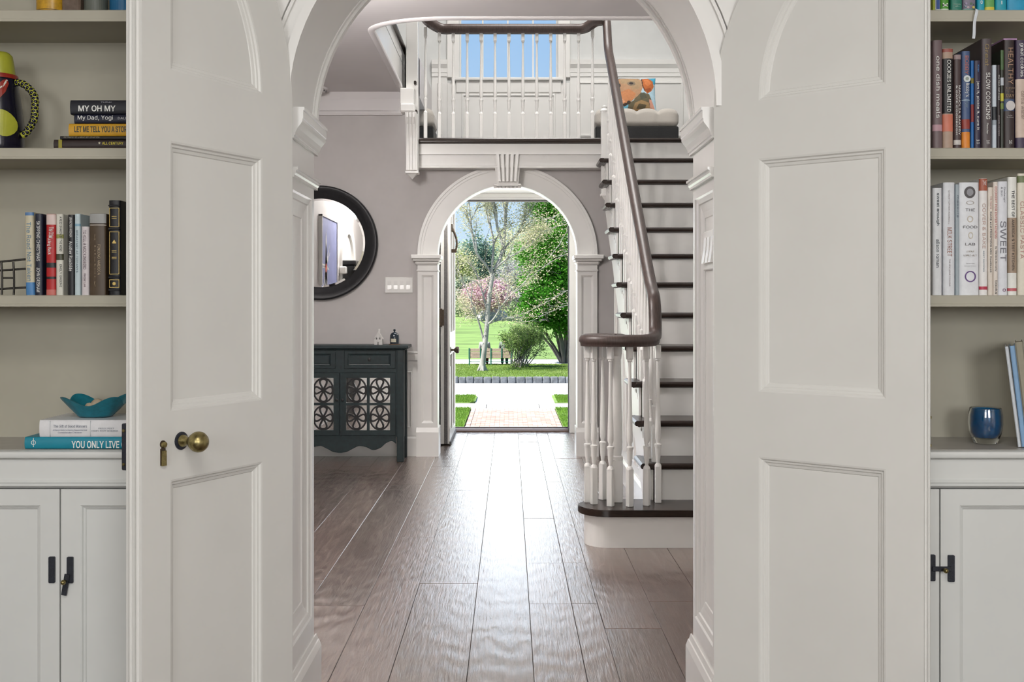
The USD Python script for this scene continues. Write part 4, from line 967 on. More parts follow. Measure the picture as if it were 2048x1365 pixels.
book('white book lettered "sweet enough" in black, at the left end of its shelf', 1866.2, 1885, 376, zC, (226, 228, 230), gC, titles=[('sweet enough', 0.0, 0.05, 0.35, 0.36, (50, 60, 66)), ('alison roman', 0.0, 0.48, 0.74, 0.36, (50, 60, 66))], bands=[])
book('white book with brown-red capitals in the middle of its spine', 1887.5, 1911, 365, zC, (222, 224, 228), gC, titles=[('MILK STREET', 0.0, 0.40, 0.655, 0.40, (158, 112, 96)), ('CHRISTOPHER KIMBALL', -0.05, 0.07, 0.37, 0.13, (170, 160, 160)), ('THE NEW HOME COOKING', 0.0, 0.68, 0.92, 0.12, (170, 160, 160))], bands=[])
book('thin grey-blue book between two thick white cookbooks', 1911.5, 1919, 369, zC, (160, 172, 178), gC, titles=[('measure', 0.0, 0.10, 0.3, 0.4, (120, 130, 140))])
t = book('thickest white cookbook with a dark round seal and a purple ring on its spine', 1920, 1959, 365, zC, (226, 228, 232), gC, titles=[('THE', 0.02, 0.232, 0.256, 0.48, (120, 118, 120), True), ('FOOD', 0.02, 0.383, 0.408, 0.72, (120, 118, 120), True), ('LAB', 0.02, 0.535, 0.560, 0.50, (120, 118, 120), True), ('J. KENJI', 0.02, 0.605, 0.618, 0.4, (180, 172, 158), True), ('LOPEZ-ALT', 0.02, 0.640, 0.655, 0.66, (170, 160, 150), True), ('Better Home Cooking', 0.02, 0.715, 0.722, 0.42, (170, 170, 172), True), ('Through Science', 0.02, 0.738, 0.745, 0.62, (170, 170, 172), True)])
w_, h_ = wh(1920, 1959, 365, zC)
disc(t, 0.0, 0.088, 0.28, 0.052, w_, h_, (84, 80, 82)); disc(t, 0.0, 0.088, 0.17, 0.032, w_, h_, (150, 150, 156), name='emblem_centre')
disc(t, 0.03, 0.834, 0.28, 0.050, w_, h_, (100, 70, 130), ring=0.80); disc(t, 0.02, 0.325, 0.15, 0.028, w_, h_, (196, 186, 170), ring=0.75, name='line_drawing')
disc(t, 0.02, 0.18, 0.2, 0.018, w_, h_, (180, 172, 166), ring=0.8, name='line_drawing'); disc(t, 0.05, 0.47, 0.12, 0.03, w_, h_, (206, 198, 184), ring=0.7, name='line_drawing')
t = book('white hardcover with a red-brown top and a small red band at its foot', 1960, 1976, 357, zC, (232, 230, 228), gC, titles=[('COVER & BAKE', 0.0, 0.215, 0.60, 0.40, (196, 170, 160)), ('BEST RECIPES', -0.05, 0.62, 0.8, 0.16, (150, 160, 170)), ('THE', 0.05, 0.02, 0.06, 0.5, (230, 220, 216), True)], bands=[(0.0, 0.105, (166, 92, 70)), (0.925, 0.952, (186, 60, 84))])
book('cream paperback about cake and frosting with small black type', 1976.6, 1986.6, 375, zC, (222, 212, 200), gC, titles=[('The Nearly', 0.0, 0.08, 0.2, 0.24, (190, 120, 120)), ('CAKE and FROSTING MIX Cookbook', 0.0, 0.225, 0.79, 0.34, (80, 76, 84))])
book('cream paperback lettered "COOKERY FOR ENTERTAINING" in red', 1987, 1996.4, 364, zC, (224, 214, 204), gC, titles=[('COOKERY FOR ENTERTAINING', 0.0, 0.04, 0.50, 0.46, (196, 120, 120)), ('by Marlene Sorosky', 0.0, 0.57, 0.79, 0.36, (90, 86, 90)), ('books', 0.05, 0.87, 0.99, 0.42, (50, 48, 54))])
t = book('pale grey-white book lettered "SWEET" in thin large capitals', 1997, 2016, 363, zC, (222, 224, 230), gC, titles=[('SWEET', 0.0, 0.35, 0.70, 0.62, (120, 120, 128)), ('Ottolenghi', 0.12, 0.05, 0.185, 0.18, (140, 140, 146)), ('& Goh', -0.16, 0.05, 0.13, 0.18, (140, 140, 146))])
w_, h_ = wh(1997, 2016, 363, zC); disc(t, 0.1, 0.955, 0.17, 0.013, w_, h_, (120, 80, 110), ring=0.7)
book('white hardcover lettered "THE BEST OF" with a brown label and red foot band', 2017, 2035, 354, zC, (230, 230, 224), gC, titles=[('THE BEST OF', 0.0, 0.115, 0.34, 0.30, (60, 60, 64)), ("AMERICA'S TEST KITCHEN", 0.0, 0.36, 0.79, 0.26, (60, 50, 46))], bands=[(0.345, 0.81, (160, 140, 120)), (0.94, 0.965, (190, 92, 100))])
book('cream cookbook lettered "CLASSIC PASTA" in pale red, at the edge of the picture', 2036.5, 2058, 347, zC, (222, 216, 200), gC, titles=[('CLASSIC PASTA', -0.12, 0.23, 0.70, 0.36, (190, 150, 140)), ('CLASSIC', 0.22, 0.06, 0.3, 0.24, (170, 160, 150))], bands=[(0.02, 0.075, (110, 120, 80))])

zA = SH[0][1]
gA = 'books on the top right shelf'
def top_item(label, a, b, rgb, bands=(), titles=(), name='book'):
    return book(label, a, b, -150, zA, rgb, gA, titles=titles, bands=bands, name=name)
top_item('thin lime green book at the left end of the top shelf', 1866, 1870.6, (150, 164, 40))
t = top_item('white book with a deep blue spine panel on the top shelf', 1871, 1881.2, (206, 210, 214))
t.part('spine_label', bx(-0.0040, 0.0040, -0.0008, 0.001, 0.004, 0.19), bm((40, 74, 140)))
t = top_item('bright green book with a white mark on the top shelf', 1882, 1899, (76, 150, 46), bands=[(0.975, 0.998, (206, 220, 200))])
t.part('spine_mark', cat(bx(-0.006, 0.006, -0.0008, 0.001, 0.012, 0.015), bx(-0.006, -0.003, -0.0008, 0.001, 0.010, 0.018), bx(0.003, 0.006, -0.0008, 0.001, 0.010, 0.018)), bm(WH))
t = top_item('dark teal green book with white script on the top shelf', 1902.5, 1925.8, (44, 122, 104))
for zz, s_ in ((0.0155, 'Rosemary'), (0.0105, 'gifts')): t.part('title', flipfix(text(s_, w=0.016 if zz > 0.012 else 0.01, h=0.0035), frame((0, -0.0004, zz), (1, 0, 0), (0, 0, 1), (0, -1, 0))), bm((180, 210, 196)))
t = top_item('floral patterned book on the top shelf', 1926.8, 1952.6, (126, 120, 136), bands=[(0.976, 0.998, (104, 150, 140))])
for (fx, zz, r_, c_) in ((-0.004, 0.0085, 0.0024, (222, 200, 206)), (0.0085, 0.0085, 0.0030, (202, 184, 90)), (0.003, 0.017, 0.0028, (90, 116, 90)), (-0.009, 0.0175, 0.0026, (160, 150, 176)), (-0.010, 0.010, 0.0018, (140, 170, 180)), (0.010, 0.0155, 0.0018, (90, 110, 100))):
    t.part('flower', ex_xz(Point(fx, zz).buffer(r_, 6), -0.0008 + r_ * 0.0, 0.002), bm(c_))
t.part('flower_centre', ex_xz(Point(-0.004, 0.0085).buffer(0.0009, 6), -0.0012, 0.001), bm((50, 30, 40)))
t = top_item('turquoise book with a pale crest on the top shelf, left of the yellow one', 1955.4, 1970.8, (28, 156, 182))
t.part('crest', ex_xz(affinity.scale(Point(0, 0.0205).buffer(0.0028, 8), 1, 1.6).difference(Point(0, 0.0205).buffer(0.0016, 8)), -0.0008, 0.001), bm((200, 216, 220)))
top_item('green book with a yellow foot on the top shelf', 1971.2, 1990.6, (104, 168, 92), bands=[(0.955, 0.998, (214, 196, 70))])
t = top_item('turquoise book with a white mark on the top shelf, right of the yellow one', 1992, 2014.8, (30, 152, 172))
t.part('spine_mark', ex_xz(sbox(-0.0015, 0.0155, 0.0015, 0.024), -0.0008, 0.001), bm((190, 216, 220)))
top_item('wide sky blue book at the right end of the top shelf', 2016.5, 2060, (36, 150, 190))
rib = mat('white_ribbon', lin(214, 220, 226), 0.5)
yy = YB0 - 0.003
pth = [(X(1957, yy), YB0 + 0.05, zA + 0.0012), (X(1955, yy), YB0 + 0.010, zA + 0.0012), (X(1953.5, yy), yy, zA - 0.004), (X(1950, yy), yy, Z(38, yy)), (X(1948, yy), yy - 0.001, Z(55, yy)), (X(1946.5, yy), yy - 0.001, Z(77.5, yy))]
solo('ribbon', sweep([(-0.0034, 0), (-0.0034, 0.0008), (0.0034, 0.0008), (0.0034, 0)], spline(pth, 30), up=np.array([(0, 0, 1.0)] * 4 + [(0, -1.0, 0.02)] * 26)), rib, 'white ribbon hanging over the edge of the top right shelf', 'ribbon', smooth=60)

# left bookcase, third shelf
gL = 'novels on the left bookcase shelf'
book('tall cream book with blue head and foot, at the left end of its row', 50.5, 68, 424.5, zC, (200, 192, 166), gL, titles=[('The Road Not Taken', 0.0, 0.12, 0.83, 0.48, (110, 140, 160))], bands=[(0.0, 0.04, (92, 130, 176)), (0.845, 0.998, (74, 130, 184))], lean=-0.8)
book('navy book with white capitals next to the cream and blue one', 68.8, 84.5, 428, zC, (26, 32, 50), gL, titles=[('SKIPPING CHRISTMAS', 0.0, 0.09, 0.58, 0.42, WH), ('JOHN GRISHAM', 0.0, 0.66, 0.96, 0.42, WH)])
book('red and white spotted book in the row', 90.8, 110, 428.5, zC, (180, 32, 34), gL, titles=[('The Other', 0.12, 0.16, 0.30, 0.5, WH), ('Pulling Back', -0.1, 0.27, 0.5, 0.44, WH)], bands=[(0.0, 0.13, (216, 196, 190)), (0.60, 0.66, (30, 30, 34)), (0.77, 0.80, (30, 30, 34)), (0.93, 0.998, (200, 110, 100))])
t = book('white book with an olive label and black type in the row', 111, 125.5, 428.5, zC, (214, 212, 200), gL, titles=[('A REED SHAKEN BY THE WIND', 0.22, 0.03, 0.46, 0.30, (40, 40, 40)), ('EMILY GREENE', 0.22, 0.62, 0.9, 0.26, (60, 60, 60))], bands=[(0.49, 0.565, (70, 70, 50)), (0.25, 0.30, (150, 150, 90))])
book('black book with white script in the row', 135, 148, 429.5, zC, (22, 22, 26), gL, titles=[('Another Roadside', 0.0, 0.33, 0.70, 0.5, WH), ('JENNIFER WEINER', 0.0, 0.03, 0.28, 0.34, WH)])
book('pale blue book with small capitals in the row', 148.6, 160, 428, zC, (190, 206, 210), gL, titles=[('BREAKFAST AT TIFFANYS', 0.0, 0.2, 0.72, 0.36, (120, 136, 146))], bands=[(0.12, 0.15, (130, 170, 190))])
book('shorter white paperback in the row, left of the brown book', 162, 177, 453.5, zC, (212, 204, 206), gL, titles=[('TO KILL A MOCKINGBIRD', 0.0, 0.05, 0.62, 0.4, (120, 104, 110)), ('Harper Lee', 0.0, 0.68, 0.88, 0.34, (130, 110, 116))])
book('thick brown book with a grey top label in the row', 177.6, 210.8, 427.5, zC, (78, 62, 44), gL, titles=[('FINDING AMERICA', 0.12, 0.38, 0.75, 0.16, (190, 170, 140)), ('a history', -0.12, 0.25, 0.9, 0.1, (150, 130, 104))], bands=[(0.0, 0.118, (160, 160, 158)), (0.122, 0.128, (40, 34, 30)), (0.134, 0.145, (190, 180, 170))])
t = book('black leather-bound book with gold panels at the right end of the row', 216.5, 240.5, 401, zC, (18, 18, 24), gL, depth=0.19)
w_, h_ = wh(216.5, 240.5, 401, zC)
GOLD = mat('gold_leaf', (0.55, 0.40, 0.14), 0.35, 0.2, 200, metal=0.8)
for f0, f1 in ((0.08, 0.28), (0.33, 0.78), (0.835, 0.92)):
    q = sbox(-w_ * 0.40, h_ * (1 - f1), w_ * 0.42, h_ * (1 - f0)); t.part('gold_frame', ex_xz(q.difference(q.buffer(-0.0011)), -0.0010, 0.003), GOLD)
for fz in (0.17, 0.19, 0.53, 0.545, 0.60, 0.615): t.part('gold_line', ex_xz(sbox(-w_ * 0.2, h_ * (1 - fz) - 0.0006, w_ * 0.2, h_ * (1 - fz) + 0.0006), -0.0010, 0.001), GOLD)
t.part('gold_emblem', ex_xz(Polygon([(-0.004, h_ * 0.545), (0.004, h_ * 0.545), (0.005, h_ * 0.552), (0.0, h_ * 0.585), (-0.005, h_ * 0.552)]), -0.0010, 0.001), GOLD)
t.part('gold_emblem', ex_xz(Point(0, h_ * 0.122).buffer(0.0042, 5), -0.0010, 0.001), GOLD)
for f in (0.055, 0.30, 0.81, 0.945): t.part('raised_band', bx(-w_ * 0.49, w_ * 0.49, -0.002, 0.003, h_ * (1 - f) - 0.002, h_ * (1 - f) + 0.002, 0.001), bm((18, 18, 24)))

# wire bookend left of the row
WIRE = mat('dark_wire', (0.05, 0.046, 0.04), 0.35, 0.2, 80, metal=0.6)
be = thing('wire_bookend', 'dark wire bookend holding the row of novels at its left end', 'bookend', (X(20, 2.6), 2.6, zC))
yb = 2.60
def wx(px): return X(px, yb)
def wz(py): return Z(py, yb)
for (p0, p1) in (((-30, 527), (51, 518)), ((-30, 543), (52, 537.5)), ((-30, 580), (52, 575))):
    be.part('rail', tubes([(wx(p0[0]), yb, wz(p0[1])), (wx(p1[0]), yb + 0.012, wz(p1[1]))], 0.0026, 8), WIRE, smooth=60, world=True)
for px in (1, 25):
    be.part('leg', tubes(spline([(wx(px), yb + .004, wz(524)), (wx(px + 1.5), yb + .004, wz(550)), (wx(px + 1), yb + .004, zC + 0.001)], 12), 0.0026, 8), WIRE, smooth=60, world=True)
be.part('brace', tubes([(wx(2), yb + .004, wz(556)), (wx(25), yb + .008, wz(556))], 0.0022, 8), WIRE, smooth=60, world=True)
be.part('upright', tubes([(wx(47.5), yb + 0.06, zC), (wx(47.5), yb + 0.06, wz(455)), (wx(46), yb + 0.058, wz(446))], 0.003, 8), WIRE, smooth=60, world=True)
be.part('finial', lathe([(0, -0.009), (0.006, -0.006), (0.0085, 0), (0.006, 0.006), (0, 0.009)], 14, (wx(45), yb + 0.058, wz(446))), WIRE, smooth=60, world=True)


def lying(label, px0, px1, py0, py1, rgb, group, depth=0.16, titles=(), ys=YS, dx=0.0, z0=None, bands=()):
    """A book lying flat, spine to the room."""
    x0, x1 = X(px0, ys), X(px1, ys); za, zb = (Z(py1, ys) if z0 is None else z0), Z(py0, ys)
    L, h = x1 - x0, zb - za
    t = thing('book', label, 'book', ((x0 + x1) / 2, ys, za), group=group)
    tk = min(0.0026, h * 0.18); r = min(0.005, h * 0.25); m = bm(rgb)
    out = [(r * (1 - math.cos(a)), h / 2 + h / 2 * math.sin(a)) for a in np.linspace(-PI / 2, PI / 2, 9)]
    sec = Polygon(out + [(depth, h), (depth, h - tk), (r + tk, h - tk), (r + tk, tk), (depth, tk), (depth, 0)])
    t.part('cover', ex_yz(sec, -L / 2, L / 2), m, smooth=35)
    t.part('pages', bx(-L / 2 + 0.003, L / 2 - 0.003, r + tk, depth - 0.004, tk, h - tk), PAPER)
    for (a, b, c) in bands: t.part('spine_band', bx(X(a, ys) - (x0 + x1) / 2, X(b, ys) - (x0 + x1) / 2, -0.0006, 0.002, h * 0.03, h * 0.97), bm(c))
    for (s, a, b, pa, pb, c, *bold) in titles:
        tm = text(s, w=X(b, ys) - X(a, ys), h=Z(pa, ys) - Z(pb, ys), bold=bool(bold))
        t.part('title', flipfix(tm, frame(((X(a, ys) + X(b, ys)) / 2 - (x0 + x1) / 2, -0.0004, (Z(pa, ys) + Z(pb, ys)) / 2 - za), (1, 0, 0), (0, 0, 1), (0, -1, 0))), bm(c))
    return t


gS = 'books stacked on the upper left shelf'
yw = 2.578
zS_ = SH[1][1]
lying('brown book with yellow lettering at the bottom of the stack of five', 107, 278, 279, 297, (46, 34, 32), gS, titles=[('ALL CENTURY', 204.5, 247, 284, 289.5, (196, 180, 50), 1), ('*', 197, 201, 284, 289, (220, 214, 190))], bands=[(117, 124, (150, 140, 40))], ys=yw, z0=zS_, depth=0.19)
lying('very thin black book second from the bottom of the stack of five', 120, 276, 272.3, 279, (20, 19, 20), gS, titles=[('BIOGRAPHY OF A GREAT SET OF NATION', 128, 199, 273.6, 276.2, (150, 146, 130))], ys=yw, z0=Z(279, yw), depth=0.18)
lying('yellow book lettered "LET ME TELL YOU A STORY" in the stack of five', 137, 280, 247, 272.3, (204, 154, 40), gS, titles=[('LET ME TELL YOU A STORY', 149, 259, 252.5, 264.5, (60, 62, 50), 1)], ys=yw, z0=Z(272.3, yw), depth=0.17)
lying('navy book with white serif lettering second from the top of the stack of five', 148, 285, 228.5, 247, (24, 28, 48), gS, titles=[('My Dad, Yogi', 155.5, 226, 231, 242, WH), ('DALE B', 236, 262, 234, 239, (190, 190, 196))], ys=yw, z0=Z(247, yw), depth=0.165)
lying('dark book lettered "MY OH MY" on top of the stack of five', 140, 282, 200, 228.5, (24, 26, 36), gS, titles=[('MY OH MY', 157, 231, 211, 223, WH, 1), ('THINK', 202, 224, 203.4, 206, (170, 172, 180))], ys=yw, z0=Z(228.5, yw), depth=0.17)
gT = 'books lying on the left counter'
ycb = 2.553
lying('teal book lettered "YOU ONLY LIVE ONCE" lying at the bottom on the left counter', 49, 290, 875, 901.5, (24, 134, 156), gT, titles=[('YOU ONLY LIVE ONCE', 143.5, 277, 882.5, 897, WH, 1)], ys=ycb, z0=ZCT + 0.001, depth=0.17, bands=[]).part(
    'emblem', ex_xz(unary_union([Point(X(67, ycb) - (X(49, ycb) + X(290, ycb)) / 2, 0.0155).buffer(0.0055, 10).difference(Point(X(67, ycb) - (X(49, ycb) + X(290, ycb)) / 2, 0.0155).buffer(0.0042, 10)), sbox(X(67, ycb) - (X(49, ycb) + X(290, ycb)) / 2 - 0.0006, 0.005, X(67, ycb) - (X(49, ycb) + X(290, ycb)) / 2 + 0.0006, 0.0265)]), -0.0008, 0.001), bm(WH))
lying('thick white book with grey lettering under the turquoise bowl', 78.5, 275, 841, 875, (226, 226, 228), gT, titles=[('The Gift of Good Manners', 107, 174, 850, 856, (140, 144, 156)), ('A Parent Guide to Raising Respectful Kind', 106, 174, 859.5, 862.5, (150, 154, 170)), ('Considerate Children', 116, 164, 864, 867, (150, 154, 170)), ('PEGGY POST', 197, 228, 856, 859, (150, 154, 160)), ('CINDY POST SENNING', 183, 236, 861, 864, (150, 154, 160))], ys=ycb, z0=Z(875, ycb), depth=0.16, bands=[(99.7, 100.2, (180, 184, 188)), (180.5, 181, (180, 184, 188))])
# ================================================================ small things in the bookcases
LIME = mat('lime_glaze', lin(176, 178, 58), 0.35, 0.08, 40)
NAVYG = mat('midnight_glaze', lin(16, 15, 34), 0.22, 0.3, 60, coat=0.4)
REDG = mat('red_glaze', lin(150, 44, 32), 0.3, 0.15, 60)
jx, jy = X(-2, 2.66), 2.66
k = F / jy
jug = thing('jug', 'hand-painted dark jug with lime cap, red leaf and spotted lime handle on the left shelf', 'jug', (jx, jy, zB))
pz = lambda py: Z(py, jy) - zB
pr = lambda px: (px + 2) / k
jug.part('body', lathe([(0, 0.0), (pr(40), 0.0), (pr(44), 0.006), (pr(45), 0.02), (pr(45), pz(255)), (pr(42), pz(225)), (pr(37), pz(190)), (pr(33), pz(165)), (pr(31), pz(153)), (0, pz(153))], 48), NAVYG, smooth=40)
jug.part('collar', lathe([(pr(31) * 0.8, pz(160)), (pr(34.5), pz(160)), (pr(33.2), pz(151.5)), (pr(31) * 0.8, pz(151.5))], 48), REDG, smooth=40)
jug.part('cap', lathe([(0, pz(152)), (pr(28.5), pz(152)), (pr(28), pz(146)), (pr(25.5), pz(125)), (pr(23), pz(112)), (pr(17), pz(106)), (pr(8), pz(104)), (0, pz(103.6))], 48), LIME, 'lime green cap', smooth=50)
# painted lime oval and red leaf, raised glaze on the body's front
def on_jug(cx, cz, pts):
    # project a flat outline in (px, py) on to the body's surface
    prof = [(40, 297), (45, 292), (45, 255), (42, 225), (37, 190), (33, 165), (31, 153)]
    ys_, rs = np.array([p[1] for p in prof][::-1], float), np.array([pr(p[0]) for p in prof][::-1])
    v2, f2 = trimesh.creation.triangulate_polygon(Polygon(pts).segmentize(3.0), engine='triangle') if False else trimesh.creation.triangulate_polygon(Polygon(pts), engine='earcut')
    V = []
    for a, b in v2:
        r = np.interp(b, ys_, rs); x = np.clip(pr(a), -r * .98, r * .98); V.append((x, -math.sqrt(r * r - x * x), pz(b)))
    V = np.array(V); n = V * (1, 1, 0); n /= np.linalg.norm(n, axis=1, keepdims=True)
    nv = len(V); hull = []
    top = V + n * 0.0022; bot = V - n * 0.003
    Fc = [list(f) for f in f2] + [[f[0] + nv, f[2] + nv, f[1] + nv] for f in f2]
    m = T(np.vstack([top, bot]), Fc)
    e = trimesh.Trimesh(v2 if v2.shape[1] == 3 else np.column_stack([v2, np.zeros(nv)]), f2, process=False)
    for a, b in e.edges[trimesh.grouping.group_rows(e.edges_sorted, require_count=1)]: m = cat(m, T(np.vstack([top, bot]), [(a, b, b + nv), (a, b + nv, a + nv)]))
    m.fix_normals(); return m
def oval(cx, cy, rx, ry, rot=0, n=22, grid=4):
    p = affinity.rotate(affinity.scale(Point(cx, cy).buffer(1, n // 4), rx, ry), rot)
    return p
def patch(p):
    ms = []
    a, b, c, d = p.bounds
    for i in np.arange(a, c, 4.0):
        g = p.intersection(sbox(i, b, i + 4.0, d))
        for q in getattr(g, 'geoms', [g]):
            if q.area > 0.2 and q.geom_type == 'Polygon': ms.append(on_jug(0, 0, list(q.exterior.coords)[:-1]))
    return cat(ms)
jug.part('painted_oval', patch(oval(23, 252, 18.5, 27, -14)), LIME, 'lime oval')
jug.part('painted_leaf', patch(Polygon([(24, 163), (27, 172), (24, 190), (17, 203), (11, 207), (8, 200), (8, 188), (13, 174), (19, 166)])), REDG, 'red leaf')
jug.part('painted_vein', patch(LineString([(24, 166), (20, 178), (11, 187), (12, 203)]).buffer(1.2)), mat('white_glaze', (0.7, 0.7, 0.62), 0.3))
hp = spline([((33.5) , 0, 166), (46, 0, 168), (60, 0, 178), (71, 0, 195), (75 - 3.5, 0, 215), (70, 0, 238), (62, 0, 255), (52, 0, 268), (46, 0, 272)], 44)
hpath = [((a + 2) / k, -0.004, pz(c)) for a, b, c in hp]
jug.part('handle', tubes(hpath, 0.0082, 14), LIME, 'lime handle with dark spots', smooth=60)
for i in range(1, 43, 2):
    p = np.array(hpath[i])
    t_ = np.array(hpath[i + 1]) - np.array(hpath[i - 1]); t_ /= np.linalg.norm(t_); s_ = np.cross(t_, (0, 1, 0))
    for a in ((-0.75, 0.55, 2.2) if (i // 2) % 2 else (-0.1, 1.25, -1.4)):
        d_ = math.sin(a) * s_ + math.cos(a) * np.array((0, -1.0, 0)); d_ /= np.linalg.norm(d_)
        q = trimesh.creation.icosphere(1, 0.0053); q.apply_translation(p + d_ * 0.0045); jug.part('handle_spot', q, NAVYG, smooth=60)

# jars and boxes on the top left shelf
yj = 2.60
def tin(name, label, catg, px0, px1, rgb, square=False, extra=None):
    x0, x1 = X(px0, yj), X(px1, yj); r = (x1 - x0) / 2
    t = thing(name, label, catg, ((x0 + x1) / 2, yj + r, zA))
    m = bm(rgb, 0.3, 0.25)
    if square: t.part('body', bx(-r, r, -r, r, 0, 0.14, 0.004), m)
    else: t.part('body', lathe([(0, 0), (r * 0.93, 0), (r, 0.006), (r, 0.13), (r * 0.8, 0.145), (0, 0.145)], 32), m, smooth=40)
    return t, r
t, r = tin('glass_jar', 'yellow patterned jar on the top left shelf', 'jar', 62, 121, (196, 150, 40))
t.part('rim_line', lathe([(r * 0.99, 0.0115), (r + 0.0008, 0.012), (r + 0.0008, 0.0132), (r * 0.99, 0.0137)], 32), bm((110, 84, 30)))
t.part('lid', lathe([(0, 0.145), (r * 0.82, 0.145), (r * 0.82, 0.16), (0, 0.162)], 32), BRASS)
t, r = tin('box', 'grey-brown box on the top left shelf beside the yellow jar', 'box', 123, 160, (104, 88, 76), True)
t.part('base', bx(-r - 0.001, r + 0.001, -r - 0.001, r + 0.001, 0, 0.003), bm((30, 28, 30)))
t, r = tin('candle_jar', 'dark grey jar with silver lettering on the top left shelf', 'jar', 161, 206, (62, 66, 62))
t.part('label', lathe([(r + 0.0004, 0.008), (r + 0.0008, 0.010), (r + 0.0008, 0.05), (r + 0.0004, 0.052)], 32), bm((96, 100, 92)))
t, r = tin('candle_jar', 'blue jar on the top left shelf at the edge of the door', 'jar', 212, 262, (22, 52, 96))
t.part('label', lathe([(r + 0.0004, 0.008), (r + 0.0008, 0.010), (r + 0.0008, 0.05), (r + 0.0004, 0.052)], 32), bm((20, 96, 140)))

# turquoise boat bowl with stones
TQ = mat('turquoise_glaze', lin(18, 112, 128), 0.4, 0.22, 60, coat=0.3, bump=0.3, bscale=90)
yb_ = 2.63
zb_ = Z(841, ycb) + 0.001
bw = thing('boat_bowl', 'turquoise four-pointed ceramic bowl holding beige stones, on the white book', 'bowl', (X(192, yb_), yb_, zb_))
n = 72; A = np.linspace(0, 2 * PI, n, endpoint=False)
hx_, hy_ = (X(257, yb_) - X(127, yb_)) / 2, 0.062
def rimpt(s, zf):
    out = []
    for a in A:
        c, s2 = math.cos(a), math.sin(a)
        p = (abs(c) ** 3.2 + abs(s2) ** 3.2) ** (-1 / 3.2)
        corner = (abs(c * s2) * 2) ** 2.2
        p *= 1 - 0.13 * (1 - corner) * min(1, zf * 1.2)
        out.append((hx_ * c * p * s, hy_ * s2 * p * s, zf * (0.030 + 0.022 * corner)))
    return np.array(out)
rings = [rimpt(0.46, 0) + (0, 0, 0.0), rimpt(0.52, 0.10), rimpt(0.74, 0.5), rimpt(0.90, 0.8), rimpt(1.0, 1.0), rimpt(0.965, 1.0), rimpt(0.86, 0.80), rimpt(0.70, 0.52), rimpt(0.48, 0.16), rimpt(0.02, 0.14)]
V = np.vstack(rings); Fc = []
for r_ in range(len(rings) - 1):
    for i in range(n):
        j = (i + 1) % n; a, b, c, d = r_ * n + i, r_ * n + j, (r_ + 1) * n + j, (r_ + 1) * n + i
        Fc += [(a, b, c), (a, c, d)]
V = np.vstack([V, [(0, 0, 0), (0, 0, rings[-1][0, 2])]])
for i in range(n): Fc += [(len(V) - 2, (i + 1) % n, i), (len(V) - 1, (len(rings) - 1) * n + i, (len(rings) - 1) * n + (i + 1) % n)]
m = T(V, Fc); m.fix_normals(); bw.part('bowl', m, TQ, smooth=50)
for i, (dx, dy, rr) in enumerate([(-0.012, -0.01, 0.011), (0.003, 0.0, 0.016), (0.018, 0.008, 0.010)]):
    q = trimesh.creation.icosphere(2, rr); q.vertices *= (1, 0.9, 0.95); q.vertices += 0.12 * rr * (meshkit.noise(q.vertices * 90 + i * 7)[:, None] - 0.5) * q.vertices / rr
    q.apply_translation((X(192, yb_) + dx, yb_ + dy, zb_ + 0.016 + rr * 0.75))
    solo('stone', q, mat('beige_stone', lin(186, 170, 146), 0.8, 0.15, 60), ['small beige stone on the left in the turquoise bowl', 'largest beige stone in the middle of the turquoise bowl', 'small beige stone on the right in the turquoise bowl'][i], 'stone', group=None, smooth=50)

# blue glass votive on the right counter
yv = 2.655
vt = thing('votive_holder', 'deep blue glass votive holder with a clear base on the right counter', 'candle holder', (X(1971, yv), yv, ZCT + 0.001))
rv = lambda px: (px - 1971) / F * yv
zv = lambda py: Z(py, yv) - ZCT - 0.001
BLG = mat('blue_glass', lin(10, 84, 142), 0.08, 0.15, 120, coat=0.8, extra={'subsurface_weight': 0.15, 'subsurface_radius': (0.2, 0.4, 1.0), 'subsurface_scale': 0.01})
zt_ = zv(816)
vt.part('glass_shell', lathe([(0, 0), (rv(1990), 0), (rv(1993.5), 0.003), (rv(2000.5), zt_ * 0.28), (rv(2004), zt_ * 0.55), (rv(2003.5), zt_ * 0.8), (rv(2000.5), zt_), (rv(1998.6), zt_ + 0.0006), (rv(1998), zt_ * 0.98), (rv(2000.6), zt_ * 0.8), (rv(2001.2), zt_ * 0.55), (rv(1999), zt_ * 0.32), (rv(1994), zt_ * 0.19), (0, zt_ * 0.16)], 56), CLEARG, 'clear outer glass', smooth=40)
vt.part('blue_liner', lathe([(0, zt_ * 0.165), (rv(1993.6), zt_ * 0.195), (rv(1998.7), zt_ * 0.32), (rv(2000.9), zt_ * 0.55), (rv(2000.3), zt_ * 0.8), (rv(1997.7), zt_ * 0.975), (rv(1996.8), zt_ * 0.972), (rv(1998.5), zt_ * 0.8), (rv(1999), zt_ * 0.55), (rv(1996.6), zt_ * 0.34), (rv(1991), zt_ * 0.23), (0, zt_ * 0.2)], 56), BLG, 'blue inner glass', smooth=40)

# books leaning on the right counter
def leaning(label, px_b0, px_b1, pyt, rgb, lean, depth=0.16):
    w = (X(px_b1, YS) - X(px_b0, YS)) * 0.88; h = (Z(pyt, YS) - ZCT) * 1.006
    t = thing('book', label, 'book', (X(px_b0, YS), YS + 0.01, ZCT + 0.001 + w * math.sin(math.radians(abs(lean)))), rot=(0, lean, -25), group='books leaning on the right counter')
    t.part('cover', cat(bx(0, 0.002, 0, depth, 0, h), bx(w - 0.002, w, 0, depth, 0, h), bx(0, w, 0, 0.002, 0, h)), bm(rgb))
    t.part('pages', bx(0.002, w - 0.002, 0.002, depth - 0.003, 0.003, h - 0.003), PAPER)
    return t
leaning('white book leaning on the right counter, outermost of the leaning books', 2040, 2047.5, 696, (214, 220, 226), -6.8)
leaning('pale blue book leaning on the right counter behind the white one', 2047.7, 2059, 695, (130, 168, 204), -6.4)
